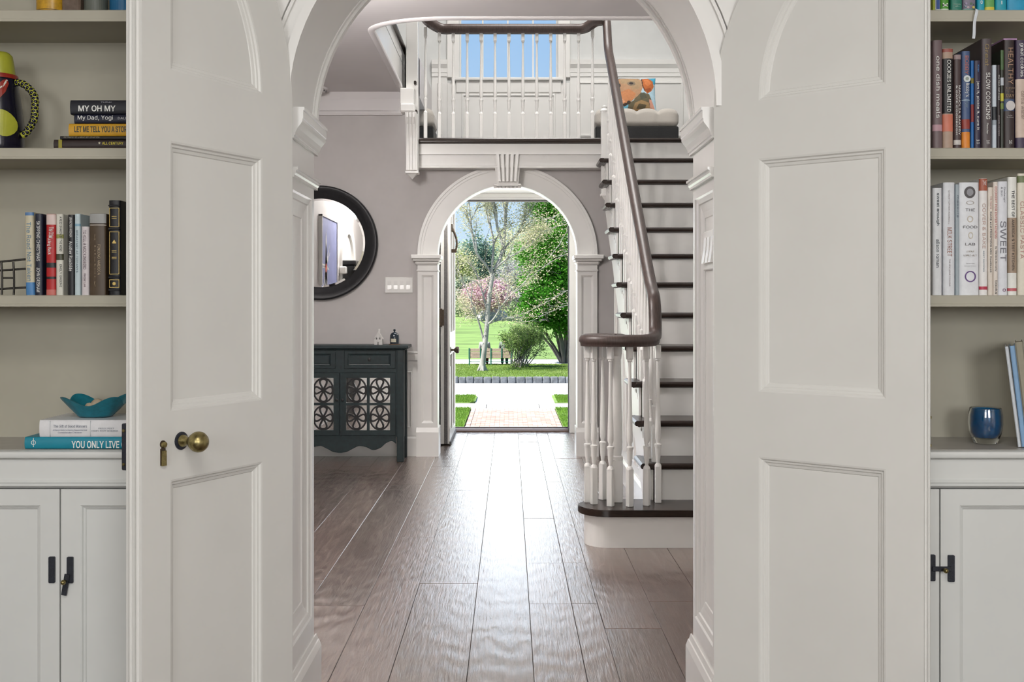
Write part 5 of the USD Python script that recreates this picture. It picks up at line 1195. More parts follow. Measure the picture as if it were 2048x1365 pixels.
leaning('grey-brown book leaning on the right counter at the edge of the picture', 2059.4, 2075, 688, (150, 144, 124), -6.2)

# ================================================================ hall furniture
TEAL = mat('teal_green_paint', (0.0075, 0.019, 0.0215), 0.45, 0.35, 35, bump=0.25, bscale=60)
FRET = mat('black_fretwork', (0.008, 0.008, 0.009), 0.45, 0.3, 100)
yc = 8.107
cx_ = X(679.6, yc)
con = thing('console_cabinet', 'dark teal console cabinet with mirrored doors and black flower fretwork under the round mirror', 'cabinet', (cx_, 8.25, 0))
hw = 0.482
yb0, yb1 = yc, 8.395
z_ = lambda py: Z(py, yc)
wp = dict(world=True)
con.part('top', cat(bx(cx_ - hw - 0.034, cx_ + hw + 0.034, yb0 - 0.022, yb1, z_(697.6), z_(691.2), 0.004)), TEAL, **wp)
con.part('top_moulding', cat(bx(cx_ - hw - 0.022, cx_ + hw + 0.022, yb0 - 0.014, yb1, z_(699.2), z_(697.4), 0.003), bx(cx_ - hw - 0.010, cx_ + hw + 0.010, yb0 - 0.006, yb1, z_(701), z_(699), 0.003)), TEAL, **wp)
face = sbox(cx_ - hw + 0.04, z_(874), cx_ + hw - 0.04, z_(700.5))
for s in (-1, 1):
    dx0, dx1 = sorted((cx_ + s * (X(688, yc) - cx_), cx_ + s * (X(791.2, yc) - cx_)))
    face = face.difference(sbox(dx0, z_(737.8), dx1, z_(701.8)))
    ox0, ox1 = sorted((cx_ + s * (X(680.3, yc) - cx_), cx_ + s * (X(791.2, yc) - cx_)))
    face = face.difference(sbox(ox0, z_(872), ox1, z_(745.6)))
con.part('face_frame', ex_xz(face, yb0 + 0.003, yb0 + 0.022), TEAL, **wp)
con.part('carcass', bx(cx_ - hw + 0.03, cx_ + hw - 0.03, yb0 + 0.03, yb1, z_(874), z_(700.5)), TEAL, **wp)
for s in (-1, 1):
    for (ya, yb) in ((yb0, yb0 + 0.05), (yb1 - 0.05, yb1)):
        con.part('leg', bx(cx_ + s * hw, cx_ + s * (hw - 0.0525), ya, yb, 0.0, z_(700), 0.003), TEAL, **wp)
    con.part('side_panel', bx(cx_ + s * (hw - 0.012), cx_ + s * (hw - 0.03), yb0 + 0.05, yb1 - 0.05, z_(880), z_(700)), TEAL, **wp)
from scipy.interpolate import PchipInterpolator
zx = np.array([304, 360, 420, 490, 550, 620, 680, 740, 790, 833.0]); zy = np.array([1250, 1243, 1214, 1186, 1196, 1224, 1206, 1158, 1140, 1166.0])
pch = PchipInterpolator(zx, zy)
xx = np.linspace(304, 833, 60); right = [(X(a / 4.707 + 615, yc), z_(b / 4.707 + 640)) for a, b in zip(xx, pch(xx))]
left = [(2 * cx_ - x, z) for x, z in right[::-1]]
ap = Polygon(left + right + [(right[-1][0], z_(873.5)), (left[0][0], z_(873.5))])
con.part('scalloped_apron', ex_xz(ap, yb0 + 0.006, yb0 + 0.024), TEAL, **wp)
con.part('apron_bead', sweep(circ(0.0035, 6), [(x, yb0 + 0.006, z) for x, z in left + right[1:]], up=(0, 1, 0)), TEAL, smooth=60, **wp)
for s in (-1, 1):
    mx = lambda px: cx_ + s * (X(px, yc) - cx_)
    x0, x1 = sorted((mx(688.6), mx(790.6)))
    dr = con.part('drawer', ex_xz(sbox(x0, z_(737.2), x1, z_(702.4)).difference(sbox(x0 + 0.026, z_(732), x1 - 0.035, z_(708))), yb0 - 0.001, yb0 + 0.02), TEAL, **wp)
    con.part('drawer_panel', flipfix(ring_mesh([(x0 + 0.026, z_(732)), (x1 - 0.035, z_(732)), (x1 - 0.035, z_(708)), (x0 + 0.026, z_(708))], [(0, 0), (0.004, -0.006), (0.012, -0.008), (0.014, -0.004)]), frame((0, yb0 - 0.001, 0), (1, 0, 0), (0, 0, 1), (0, -1, 0))), TEAL, under=dr, **wp)
    con.part('drawer_knob', flipfix(lathe([(0, 0), (0.006, 0), (0.006, 0.008), (0.013, 0.014), (0.013, 0.020), (0, 0.025)], 16), frame((mx(739), yb0 + 0.003, z_(719)), (1, 0, 0), (0, 0, 1), (0, -1, 0))), FRET, smooth=50, under=dr, **wp)
    x0, x1 = sorted((mx(680.8), mx(790.6)))
    panes = []
    for (pa, pb) in ((692, 733.5), (739, 780.2)):
        for (qa, qb) in ((756.2, 806.3), (811.4, 861.2)):
            a, b = sorted((mx(pa), mx(pb))); panes.append((a, b, z_(qb), z_(qa)))
    fr = sbox(x0, z_(871.4), x1, z_(746.2))
    for a, b, c, d in panes: fr = fr.difference(sbox(a, c, b, d))
    do = con.part('door', ex_xz(fr, yb0 - 0.001, yb0 + 0.02), TEAL, **wp)
    for a, b, c, d in panes:
        con.part('mirror_pane', bx(a - 0.002, b + 0.002, yb0 + 0.012, yb0 + 0.016, c - 0.002, d + 0.002), MIRROR, under=do, **wp)
        ew, eh = (b - a) / 2, (d - c) / 2; lw = 0.0066
        def ell(ax, ay, ox=0, oz=0): return affinity.translate(affinity.scale(Point(0, 0).buffer(1, 16), ax, ay), (a + b) / 2 + ox, (c + d) / 2 + oz)
        outer = ell(ew + 0.002, eh + 0.002).difference(ell(ew - 2 * lw + 0.003, eh - 2 * lw + 0.003))
        pet = []
        for (ux, uz, le) in ((0, 1, eh), (0, -1, eh), (1, 0, ew), (-1, 0, ew)):
            tt = np.linspace(0, 2 * PI, 40); rr_ = (1 - np.cos(tt)) / 2 * le * 0.90; ww = np.sin(tt) * (1 - np.cos(tt)) / 2 * 0.040
            pts = [(ux * r_ + uz * w_ + (a + b) / 2, uz * r_ + ux * w_ + (c + d) / 2) for r_, w_ in zip(rr_, ww)]
            pet.append(LineString(pts).buffer(lw, 4))
        fw = unary_union([outer] + pet + [Point((a + b) / 2, (c + d) / 2).buffer(0.016, 8)]).intersection(sbox(a, c, b, d)).simplify(0.0006)
        con.part('fretwork', ex_xz(fw, yb0 + 0.001, yb0 + 0.0115), FRET, under=do, **wp)
    con.part('door_knob', flipfix(lathe([(0, 0), (0.005, 0), (0.005, 0.008), (0.010, 0.013), (0.010, 0.018), (0, 0.022)], 14), frame((mx(685.5), yb0 - 0.001, z_(800)), (1, 0, 0), (0, 0, 1), (0, -1, 0))), FRET, smooth=50, under=do, **wp)

# little house and candle cloche on the console
ztop_ = z_(691.2) + 0.0005
yh = 8.23
PORC = mat('white_bisque', (0.62, 0.60, 0.58), 0.6, 0.04, 60)
ho = thing('house_ornament', 'small white porcelain house with pitched roof and chimney on the console', 'ornament', (X(757.5, yh), yh, ztop_))
hx0, hx1 = X(749.3, yh) - X(757.5, yh), X(765.5, yh) - X(757.5, yh)
zr_ = lambda py: Z(py, yh) - ztop_ - 0.006
wall = Polygon([(hx0, 0), (hx1, 0), (hx1, zr_(675)), ((hx0 + hx1) / 2, zr_(663)), (hx0, zr_(675))])
for (a, b, c, d) in ((0.2, 0.36, 0.40, 0.56), (0.60, 0.76, 0.40, 0.56), (0.36, 0.58, 0.0, 0.22)):
    W_, H_ = hx1 - hx0, zr_(663); wall = wall.difference(sbox(hx0 + a * W_, c * H_, hx0 + b * W_, d * H_))
ho.part('walls', ex_xz(wall, -0.025, -0.019), PORC)
ho.part('walls', ex_xz(Polygon([(hx0, 0), (hx1, 0), (hx1, zr_(675)), ((hx0 + hx1) / 2, zr_(663)), (hx0, zr_(675))]), 0.018, 0.024), PORC)
ho.part('inside', bx(hx0 + 0.003, hx1 - 0.003, -0.019, 0.02, 0.001, zr_(676)), mat('ornament_inside', (0.30, 0.29, 0.28), 0.8))
ro = LineString([(hx0 - 0.004, zr_(677)), ((hx0 + hx1) / 2, zr_(662.5)), (hx1 + 0.004, zr_(677))]).buffer(0.0018, cap_style='flat', join_style='mitre')
ho.part('roof', ex_xz(ro, -0.028, 0.028), PORC)
ho.part('chimney', bx(X(757, yh) - X(757.5, yh), X(760.5, yh) - X(757.5, yh), -0.008, 0.008, zr_(668), zr_(656.5), 0.001), PORC)
yk = 8.22
cl = thing('candle_cloche', 'dark blue glass candle cloche with a cream label on a wooden base', 'candle', (X(789, yk), yk, ztop_))
rc = lambda px: (px - 789) / F * yk
zc_ = lambda py: max(Z(py, yk) - ztop_ - 0.006, 0)
DKG = mat('dark_blue_glass', (0.012, 0.022, 0.034), 0.08, 0.2, 60, coat=0.7)
cl.part('base', lathe([(0, 0), (rc(799.8), 0), (rc(800.2), 0.006), (rc(799), zc_(686.6)), (0, zc_(686.6))], 32), mat('base_wood', (0.22, 0.13, 0.08), 0.5, 0.2, 60), 'round wooden base', smooth=40)
cl.part('dome', lathe([(0, zc_(686.6)), (rc(798.3), zc_(686.6)), (rc(798.6), zc_(676)), (rc(798), zc_(669)), (rc(795), zc_(664.6)), (rc(791), zc_(663)), (0, zc_(662.6))], 40), DKG, 'dark glass dome', smooth=50)
cl.part('dome_knob', lathe([(0, zc_(663.5)), (rc(790.3), zc_(663.5)), (rc(790.4), zc_(661.8)), (rc(791.7), zc_(659.5)), (rc(790.8), zc_(657.3)), (0, zc_(656.9))], 24), DKG, smooth=50)
ang = np.linspace(-PI / 2 - 0.75, -PI / 2 + 0.42, 14); R_ = rc(798.6) + 0.0006
lab = T(np.vstack([[(R_ * math.cos(a), R_ * math.sin(a), zc_(683)) for a in ang], [(R_ * math.cos(a), R_ * math.sin(a), zc_(676)) for a in ang], [((R_ - .001) * math.cos(a), (R_ - .001) * math.sin(a), zc_(683)) for a in ang], [((R_ - .001) * math.cos(a), (R_ - .001) * math.sin(a), zc_(676)) for a in ang]]),
        [f for i in range(13) for f in ((i, i + 1, 15 + i), (i, 15 + i, 14 + i), (28 + i, 43 + i, 29 + i), (28 + i, 42 + i, 43 + i), (i, 28 + i, 29 + i), (i, 29 + i, i + 1), (14 + i, 15 + i, 43 + i), (14 + i, 43 + i, 42 + i))])
cl.part('label', lab, bm((196, 190, 170)), 'cream paper label')

# round mirror
ym = YF
mxx, mzz = X(640.5, YF - 0.03), Z(486, YF - 0.03)
km = (YF - 0.03) / F
mr = thing('round_mirror', 'large round wall mirror in a thick black frame above the console', 'mirror', (mxx, ym, mzz))
Mm = frame((0, 0, 0), (1, 0, 0), (0, 0, 1), (0, -1, 0))
ro_, ri_ = 115 * km, 89 * km
mr.part('frame', flipfix(lathe([(ri_, 0.0), (ri_, 0.010), (ri_ + 0.012, 0.018), (ri_ + 0.03, 0.022), (ri_ + 0.05, 0.034), (ri_ + 0.075, 0.044), (ro_ - 0.012, 0.044), (ro_ - 0.002, 0.034), (ro_, 0.02), (ro_, 0.0), (ri_, 0.0)], 128), Mm), BLACK, 'thick black frame', smooth=35)
mr.part('mirror_glass', flipfix(lathe([(0, 0.004), (ri_ + 0.006, 0.004), (ri_ + 0.006, 0.009), (ri_ - 0.016, 0.0115), (0, 0.0115)], 96), Mm), MIRROR, 'bevelled mirror glass')

# switch plate on the hall wall
s4 = thing('switch_plate', 'white four-gang switch plate on the grey wall beside the front arch', 'switch plate', (X(798, YF), YF, Z(571, YF)))
s4.part('plate', bx(X(770.5, YF) - X(798, YF), X(825.8, YF) - X(798, YF), -0.008, 0, Z(586.3, YF) - Z(571, YF), Z(555.2, YF) - Z(571, YF), 0.003), WHITE)
for px in (779, 791.5, 804, 816.6):
    q = ex_yz(Polygon([(-0.008, -0.033), (-0.013, -0.033), (-0.009, 0.0), (-0.0105, 0.033), (-0.008, 0.033)]), -0.015, 0.015); q.apply_translation((X(px, YF) - X(798, YF), 0, 0)); s4.part('rocker', q, GLOSSW)

# smoke alarm
ya_ = (ZC - H) * F / (CY - 176)
sa = thing('smoke_alarm', 'round white smoke alarm on the hall ceiling beside the near arch', 'smoke alarm', (X(634, ya_), ya_, ZC))
sa.part('base', lathe([(0, 0), (0.082, 0), (0.082, -0.012), (0.076, -0.016), (0, -0.016)], 36), CEILP, smooth=40)
sa.part('cover', lathe([(0, -0.016), (0.070, -0.016), (0.066, -0.030), (0.05, -0.040), (0, -0.043)], 36), CEILP, smooth=50)
for i in range(12):
    a = 2 * PI * i / 12; q = bx(0.050, 0.074, -0.004, 0.004, -0.030, -0.020); q.apply_transform(trimesh.transformations.rotation_matrix(a, (0, 0, 1))); sa.part('vent_slot', q, GREYT)

# things seen only in the round mirror: painting, arched recess and dark upright object at the left wall
pt = thing('abstract_painting', 'tall violet-blue abstract painting with white bursts, reflected in the round mirror', 'painting', (XL, 5.95, 1.5))
pt.part('canvas', bx(0, 0.025, -0.46, 0.46, -0.62, 0.55), mat('violet_canvas', lin(128, 134, 176), 0.7, 0.12, 6))
for s in (-1, 1): pt.part('frame_side', bx(0, 0.035, s * 0.46, s * 0.475, -0.635, 0.565), WHITE)
pt.part('frame_top', bx(0, 0.035, -0.475, 0.475, 0.55, 0.565), WHITE); pt.part('frame_bottom', bx(0, 0.035, -0.475, 0.475, -0.635, -0.62), WHITE)
rs = np.random.default_rng(5)
for (cy, cz, nn_, ll) in ((0.20, 0.05, 22, 0.42), (-0.05, -0.62, 16, 0.55)):
    for i in range(nn_):
        a = rs.uniform(0, 2 * PI) if cz > -0.5 else rs.uniform(0.3, PI - 0.3); l = ll * rs.uniform(0.4, 1)
        y1_, z1_ = np.clip(cy + l * math.cos(a) * 0.6, -0.45, 0.45), np.clip(cz + l * math.sin(a), -0.61, 0.54)
        wd = rs.uniform(0.025, 0.06)
        pt.part('white_stroke', ex_yz(Polygon([(cy, cz - wd), (cy + wd, cz), (y1_, z1_), (cy - wd, cz + wd)]).buffer(0.002), 0.0252, 0.0262), WHITE)
    pt.part('red_stroke', ex_yz(Point(cy, max(cz, -0.57)).buffer(0.045, 5), 0.0262, 0.0272), bm((190, 70, 60)))
t8 = thing('trim_8', 'white arched recess with capitals in the left wall, seen in the round mirror', 'arched recess', kind='structure')
ya, yb = 4.1, 5.15
yc_ = (ya + yb) / 2; rr_ = (yb - ya) / 2
outer = unary_union([sbox(ya, 0, yb, 1.6), Point(yc_, 1.6).buffer(rr_, 32)]); inner = unary_union([sbox(ya + 0.14, -0.1, yb - 0.14, 1.6), Point(yc_, 1.6).buffer(rr_ - 0.14, 32)])
t8.part('archivolt', ex_yz(outer.difference(inner), XL, XL + 0.03), WHITE)
t8.part('recess_panel', ex_yz(inner.intersection(sbox(0, 0, 9, 9)), XL, XL + 0.004), ROOMP)
for y in (ya + 0.07, yb - 0.07): t8.part('capital', bx(XL, XL + 0.08, y - 0.11, y + 0.11, 1.52, 1.60, 0.01), WHITE)
dk = thing('dark_cabinet', 'narrow black cabinet with an overhanging top before the arched recess, reflected in the mirror', 'cabinet', (XL + 0.085, 4.78, 0))
dk.part('body', bx(-0.08, 0.07, -0.33, 0.33, 0, 1.62, 0.01), BLACK); dk.part('top', bx(-0.08, 0.09, -0.52, 0.35, 1.62, 1.67, 0.008), BLACK)
dk.part('door_panel', bx(0.069, 0.076, -0.28, 0.28, 0.1, 1.54, 0.004), BLACK)  # thin raised sheet on the face of the dark object

# dog pillow on the right-hand bench ------------------------------------------------
def primpaint(path, cols):
    pv = UsdGeom.PrimvarsAPI(stage.GetPrimAtPath(path)).CreatePrimvar('paint', Sdf.ValueTypeNames.Color3fArray, 'vertex'); pv.Set([Gf.Vec3f(*map(float, c)) for c in cols])


MATS['printed_cloth'] = usdkit.material(stage, '/World/Looks/printed_cloth', {'a': ('attribute', {'attribute': 'paint'}), 'n': ('noise_texture', {'scale': 220.0, 'detail': 2.0}), 'b': ('bump', {'strength': 0.2, 'distance': 0.001}), 'p': ('principled_bsdf', {'roughness': 0.85})},
    [('a.color', 'p.base_color'), ('n.fac', 'b.height'), ('b.normal', 'p.normal')], surface='p.BSDF')
yp = YBN + 0.19
zp0, zp1 = Z(222, yp), Z(152, yp)
pw, ph = (X(1313, yp) - X(1232, yp)), zp1 - zp0
pil = thing('dog_pillow', 'square pillow printed with a tan dog portrait, standing on the right-hand bench', 'pillow', ((X(1313, yp) + X(1232, yp)) / 2, yp, ZL + 0.394), rot=(-12, 0, 0))
n = 110
gu, gv = np.meshgrid(np.linspace(0, 1, n), np.linspace(0, 1, n))
U = gu.ravel(); Vv = gv.ravel()
edge = np.clip(1 - np.abs(2 * U - 1) ** 2.6, 0, 1) ** 0.5 * np.clip(1 - np.abs(2 * Vv - 1) ** 2.6, 0, 1) ** 0.5
pin = 0.045
px_ = (U - 0.5) * pw * (1 - pin * (1 - (2 * Vv - 1) ** 2)); pz_ = (Vv) * ph * 1.02 + (0.5 - Vv) * ph * pin * (1 - (2 * U - 1) ** 2)
front = np.column_stack([px_, -0.065 * edge, pz_]); back = np.column_stack([px_, 0.06 * edge, pz_])
idx = np.arange(n * n).reshape(n, n); a, b, c, d = idx[:-1, :-1].ravel(), idx[:-1, 1:].ravel(), idx[1:, 1:].ravel(), idx[1:, :-1].ravel()
fq = np.vstack([np.column_stack([a, b, c]), np.column_stack([a, c, d])])
# print, in fractions of the face (u right, v up), the picture's own shapes
W_ = lambda pts: Polygon(pts)
layers = [(sbox(0, 0, 1, 1), (176, 206, 220)), (W_([(0.86, 0.75), (1, 0.8), (1, 1), (0.80, 1)]), (70, 160, 190)), (W_([(0.16, 0.05), (0.28, 0.05), (0.30, 0.2), (0.18, 0.2)]), (110, 180, 206)),
          (W_([(0.28, 0), (0.94, 0), (0.90, 0.22), (0.82, 0.45), (0.55, 0.50), (0.42, 0.24), (0.30, 0.18)]), (104, 96, 74)),
          (W_([(0.40, 0), (0.84, 0), (0.80, 0.20), (0.62, 0.26), (0.46, 0.18)]), (158, 130, 92)), (W_([(0.50, 0.04), (0.70, 0.02), (0.74, 0.13), (0.56, 0.16)]), (90, 80, 60)),
          (W_([(0.04, 0.97), (0.0, 0.80), (0.0, 0.45), (0.05, 0.22), (0.15, 0.12), (0.24, 0.14), (0.36, 0.22), (0.50, 0.36), (0.60, 0.48), (0.66, 0.66), (0.64, 0.90), (0.52, 0.98), (0.2, 0.99)]), (176, 138, 106)),
          (W_([(0.10, 0.95), (0.55, 0.95), (0.62, 0.75), (0.55, 0.60), (0.40, 0.60), (0.30, 0.75), (0.12, 0.80)]), (166, 140, 108)),
          (W_([(0.02, 0.50), (0.30, 0.60), (0.48, 0.45), (0.40, 0.28), (0.20, 0.16), (0.08, 0.22)]), (190, 128, 86)),
          (W_([(0.05, 0.30), (0.14, 0.32), (0.20, 0.24), (0.14, 0.17), (0.06, 0.22)]), (206, 150, 116)),
          (W_([(0.08, 0.14), (0.20, 0.10), (0.30, 0.16), (0.22, 0.19)]), (60, 50, 44)), (Point(0.30, 0.20).buffer(0.045), (70, 58, 46)),
          (W_([(0.27, 0.80), (0.36, 0.86), (0.46, 0.83), (0.47, 0.74), (0.36, 0.70), (0.28, 0.74)]), (128, 114, 96)), (affinity.scale(Point(0.37, 0.785).buffer(0.05), 1, 0.7), (50, 44, 44)),
          (affinity.scale(Point(0.07, 0.74).buffer(0.05), 0.6, 1.2), (70, 60, 56)),
          (W_([(0.64, 0.95), (0.80, 0.97), (0.92, 0.86), (0.95, 0.70), (0.88, 0.55), (0.78, 0.47), (0.70, 0.55), (0.65, 0.70)]), (182, 102, 54)), (W_([(0.70, 0.92), (0.80, 0.92), (0.88, 0.80), (0.80, 0.70), (0.72, 0.76)]), (200, 120, 70)),
          (W_([(0.72, 0.60), (0.86, 0.64), (0.88, 0.58), (0.78, 0.50)]), (150, 78, 40)), (W_([(0.84, 0.06), (0.96, 0.03), (0.88, 0.28), (0.82, 0.30)]), (206, 150, 130)), (W_([(0.58, 0.44), (0.70, 0.50), (0.76, 0.34), (0.60, 0.28)]), (84, 84, 70)),
          (LineString([(0.64, 0.94), (0.66, 0.70), (0.72, 0.54)]).buffer(0.008), (70, 50, 40)), (LineString([(0.04, 0.24), (0.10, 0.15), (0.24, 0.14)]).buffer(0.01), (60, 44, 36)), (LineString([(0.06, 0.97), (0.3, 0.985), (0.6, 0.97)]).buffer(0.006), (90, 74, 60))]
cols = np.zeros((n * n, 3))
for poly, rgb in layers:
    hit = shapely.contains_xy(poly.buffer(0.004), U, Vv); cols[hit] = lin(*rgb)
cols *= (0.92 + 0.16 * meshkit.noise(np.column_stack([U * 30, Vv * 30, U * 0]))[:, None])
pf = pil.part('front', (front, fq), MATS['printed_cloth'], 'face printed with a tan dog', smooth=True); primpaint(pf, cols)
pil.part('back', (back, fq[:, ::-1]), bm((176, 206, 220), 0.85), smooth=True)
# ================================================================ OUTSIDE
G0, G1 = -1.70, -1.50          # street-side ground and park ground
GRASS = mat('lawn_grass', (0.145, 0.235, 0.055), 0.9, 0.4, 3.2, bump=0.8, bscale=40)
GRASSD = mat('park_grass', (0.145, 0.235, 0.06), 0.9, 0.35, 0.55, bump=0.8, bscale=20, stretch=(0.5, 1, 1))
ASPH = mat('pale_asphalt', (0.68, 0.69, 0.70), 0.85, 0.05, 1.2, bump=0.3, bscale=60)
CONC = mat('pale_concrete', (0.60, 0.59, 0.57), 0.85, 0.06, 2.0, bump=0.3, bscale=60)
STONE = mat('kerb_granite', (0.105, 0.115, 0.13), 0.85, 0.35, 9, bump=0.6, bscale=30)
BRICKS = [mat('brick_paver', (0.40, 0.285, 0.245), 0.85, 0.18, 7), mat('brick_paver_pale', (0.46, 0.34, 0.30), 0.85, 0.15, 7), mat('brick_paver_red', (0.35, 0.24, 0.205), 0.85, 0.2, 7)]
DIRT = mat('sand_joint', (0.34, 0.27, 0.22), 0.95, 0.15, 5)


def gstruct(name, mesh, m, label, c='ground', smooth=False): return solo(name, mesh, m, label, c, kind='structure', smooth=smooth)


gstruct('street', bx(-60, 60, 33.7, 39.55, G0 - 0.2, G0 - 0.03), ASPH, 'pale sunlit street beyond the front path', 'street')
gstruct('ground_front', bx(-60, 60, 10.2, 33.72, G0 - 0.3, G0 - 0.055), DIRT, 'bare earth bed under the front yard', 'ground')
# porch and steps down from the door
ps = thing('porch_steps', 'brick porch and steps descending from the front door to the path', 'steps', (0.1, 11, G0), kind='structure')
ps.part('porch_slab', bx(-2.2, 2.4, 10.2, 11.5, G0 - 0.05, -0.16), BRICKS[0], world=True)
for i in range(1, 9): ps.part('step', bx(-1.6, 1.8, 11.5 + 0.32 * (i - 1), 11.5 + 0.32 * i, G0 - 0.05, -0.16 - 0.171 * i), BRICKS[i % 3], world=True)
PX0, PX1 = -1.05, 1.25
for s, nm in ((-1, 'left'), (1, 'right')):
    a, b = (-30, PX0 - 0.02) if s < 0 else (PX1 + 0.02, 30)
    gstruct('lawn_front', bx(a, b, 11.6, 29.78, G0 - 0.1, G0 + 0.015), GRASS, f'clipped front lawn on the {nm} of the brick path', 'lawn')
    a, b = (-30, -1.0) if s < 0 else (1.32, 30)
    q = Polygon([(a, 31.22), (b - s * 0 - (0.15 if s < 0 else -0.15), 31.22), (b, 31.6), (b - (0.0 if s < 0 else 0), 33.3), (b + s * 0.1, 33.66), (a, 33.66)])
    gstruct('grass_verge', ex_xy(q.buffer(0), G0 - 0.1, G0 + 0.03), GRASS, f'grass verge strip on the {nm} between pavement and street', 'grass verge')
gstruct('driveway_apron', bx(-1.0, 1.32, 31.2, 33.75, G0 - 0.1, G0 - 0.004), CONC, 'pale concrete walkway joining pavement and street', 'walkway')
pv = thing('pavement', 'pale concrete pavement of square slabs crossing the front path', 'pavement', (0, 30.5, G0), kind='structure')
for i in range(-8, 9): pv.part('slab', bx(i * 1.5 + 0.1 - 0.74, i * 1.5 + 0.1 + 0.74, 29.8, 31.2, G0 - 0.1, G0 + RNG.uniform(-0.003, 0.003), 0.01), CONC, world=True)
bp = thing('brick_path', 'brick paved front path leading from the steps to the pavement', 'path', (0.1, 24, G0), kind='structure')
bp.part('sand_bed', bx(PX0, PX1, 14.0, 29.8, G0 - 0.15, G0 - 0.015), DIRT, world=True)
nb, ms, cnt = 9, [], 0
bw_ = (PX1 - PX0 - 0.24) / nb
ys_b = np.arange(25.0, 29.75, 0.142)
rows = []
for r_, y in enumerate(ys_b):
    off = (r_ % 2) * 0.5
    xs_ = [PX0 + 0.12] + [PX0 + 0.12 + (i + off) * bw_ for i in range(0 if off else 1, nb + (0 if off else 0))] + [PX1 - 0.12]
    for a, b in zip(xs_[:-1], xs_[1:]): rows.append((a, b, y, y + 0.142))
for y in np.arange(25.0, 29.7, 0.284):
    rows.append((PX0, PX0 + 0.12, y, y + 0.284)); rows.append((PX1 - 0.12, PX1, y, y + 0.284))
rows.sort(key=lambda q: q[2])
far = []
for i, (a, b, y0, y1) in enumerate(rows):
    if b - a < 0.03: continue
    m = bx(a + 0.004, b - 0.004, y0 + 0.005, y1 - 0.005, G0 - 0.05, G0 + RNG.uniform(-0.004, 0.003), 0.006)
    if i < 300: bp.part('brick', m, BRICKS[int(RNG.integers(0, 3))], world=True)
    else: far.append(m)
near = [bx(PX0 + 0.12 + i * bw_ + 0.004, PX0 + 0.12 + (i + 1) * bw_ - 0.004, y + 0.005, y + 0.137, G0 - 0.05, G0, 0.006) for y in np.arange(14.1, 24.9, 0.142) for i in range(nb)]
bp.part('brickwork', cat(far + near), BRICKS[1], world=True, kind='stuff')

kb_ = thing('kerb', 'grey granite kerb of rough blocks along the park side of the street', 'kerb', (0, 39.6, G0), kind='structure')
x = -6.0
while x < 6.2:
    wd = RNG.uniform(0.27, 0.36)
    m = bx(x + 0.006, x + wd - 0.006, 39.5, 39.82, G0 - 0.15, G1 + RNG.uniform(-0.012, 0.012), 0.035).subdivide().subdivide()
    v = m.vertices; v += 0.022 * (meshkit.noise(v * 9 + x)[:, None] - 0.5) * np.array([1, 1, 0.6]); m.vertices = v
    kb_.part('kerb_stone', m, STONE, world=True, smooth=50); x += wd
kb_.part('bedding', bx(-40, 40, 39.6, 39.8, G0 - 0.2, G0 + 0.05), STONE, world=True)

# park ground: verge, path, rising lawn
gstruct('park_verge', bx(-60, 60, 39.8, 48.0, G1 - 0.3, G1), GRASS, 'worn park grass between the kerb and the park path', 'grass verge')
gstruct('park_path', bx(-60, 60, 47.9, 52.2, G1 - 0.3, G1 + 0.004), CONC, 'pale park path passing the bench', 'path')
ny, nx = 44, 60
yy_, xx_ = np.meshgrid(np.linspace(52.1, 190, ny), np.linspace(-70, 70, nx), indexing='ij')
zz_ = G1 + 0.01 + np.clip((yy_ - 52) / 60, 0, 1) ** 1.3 * 1.25 + 0.10 * (meshkit.noise(np.stack([xx_ * 0.12, yy_ * 0.12, xx_ * 0], -1)) - 0.5) * np.clip((yy_ - 52) / 10, 0, 1) + np.clip((yy_ - 112) / 80, 0, 1) * 3.0
Vg = np.column_stack([xx_.ravel(), yy_.ravel(), zz_.ravel()]); ii = np.arange(ny * nx).reshape(ny, nx)
a, b, c, d = ii[:-1, :-1].ravel(), ii[:-1, 1:].ravel(), ii[1:, 1:].ravel(), ii[1:, :-1].ravel()
gstruct('park_lawn', T(Vg, np.vstack([np.column_stack([a, b, c]), np.column_stack([a, c, d])])), GRASSD, 'bright green park lawn rising towards the trees', 'lawn', smooth=True)
def ground(x, y): return float(G1 + 0.01 + np.clip((y - 52) / 60, 0, 1) ** 1.3 * 1.25 + np.clip((y - 112) / 80, 0, 1) * 3.0) if y > 52.1 else (G1 if y > 39.8 else G0)


# grass blades where the lawn is nearest
def blades(n, x0, x1, y0, y1, z, h, seed):
    r = np.random.default_rng(seed); b = np.column_stack([r.uniform(x0, x1, n), r.uniform(y0, y1, n), np.full(n, z)])
    a = r.uniform(0, PI, n); w = np.column_stack([np.cos(a), np.sin(a), 0 * a]) * 0.007; hh = r.uniform(0.5, 1, n)[:, None] * h
    tip = b + np.column_stack([r.normal(0, .35, n), r.normal(0, .35, n), np.ones(n)]) * hh
    V = np.stack([b - w, b + w, tip], 1).reshape(-1, 3); return T(V, np.arange(3 * n).reshape(-1, 3))


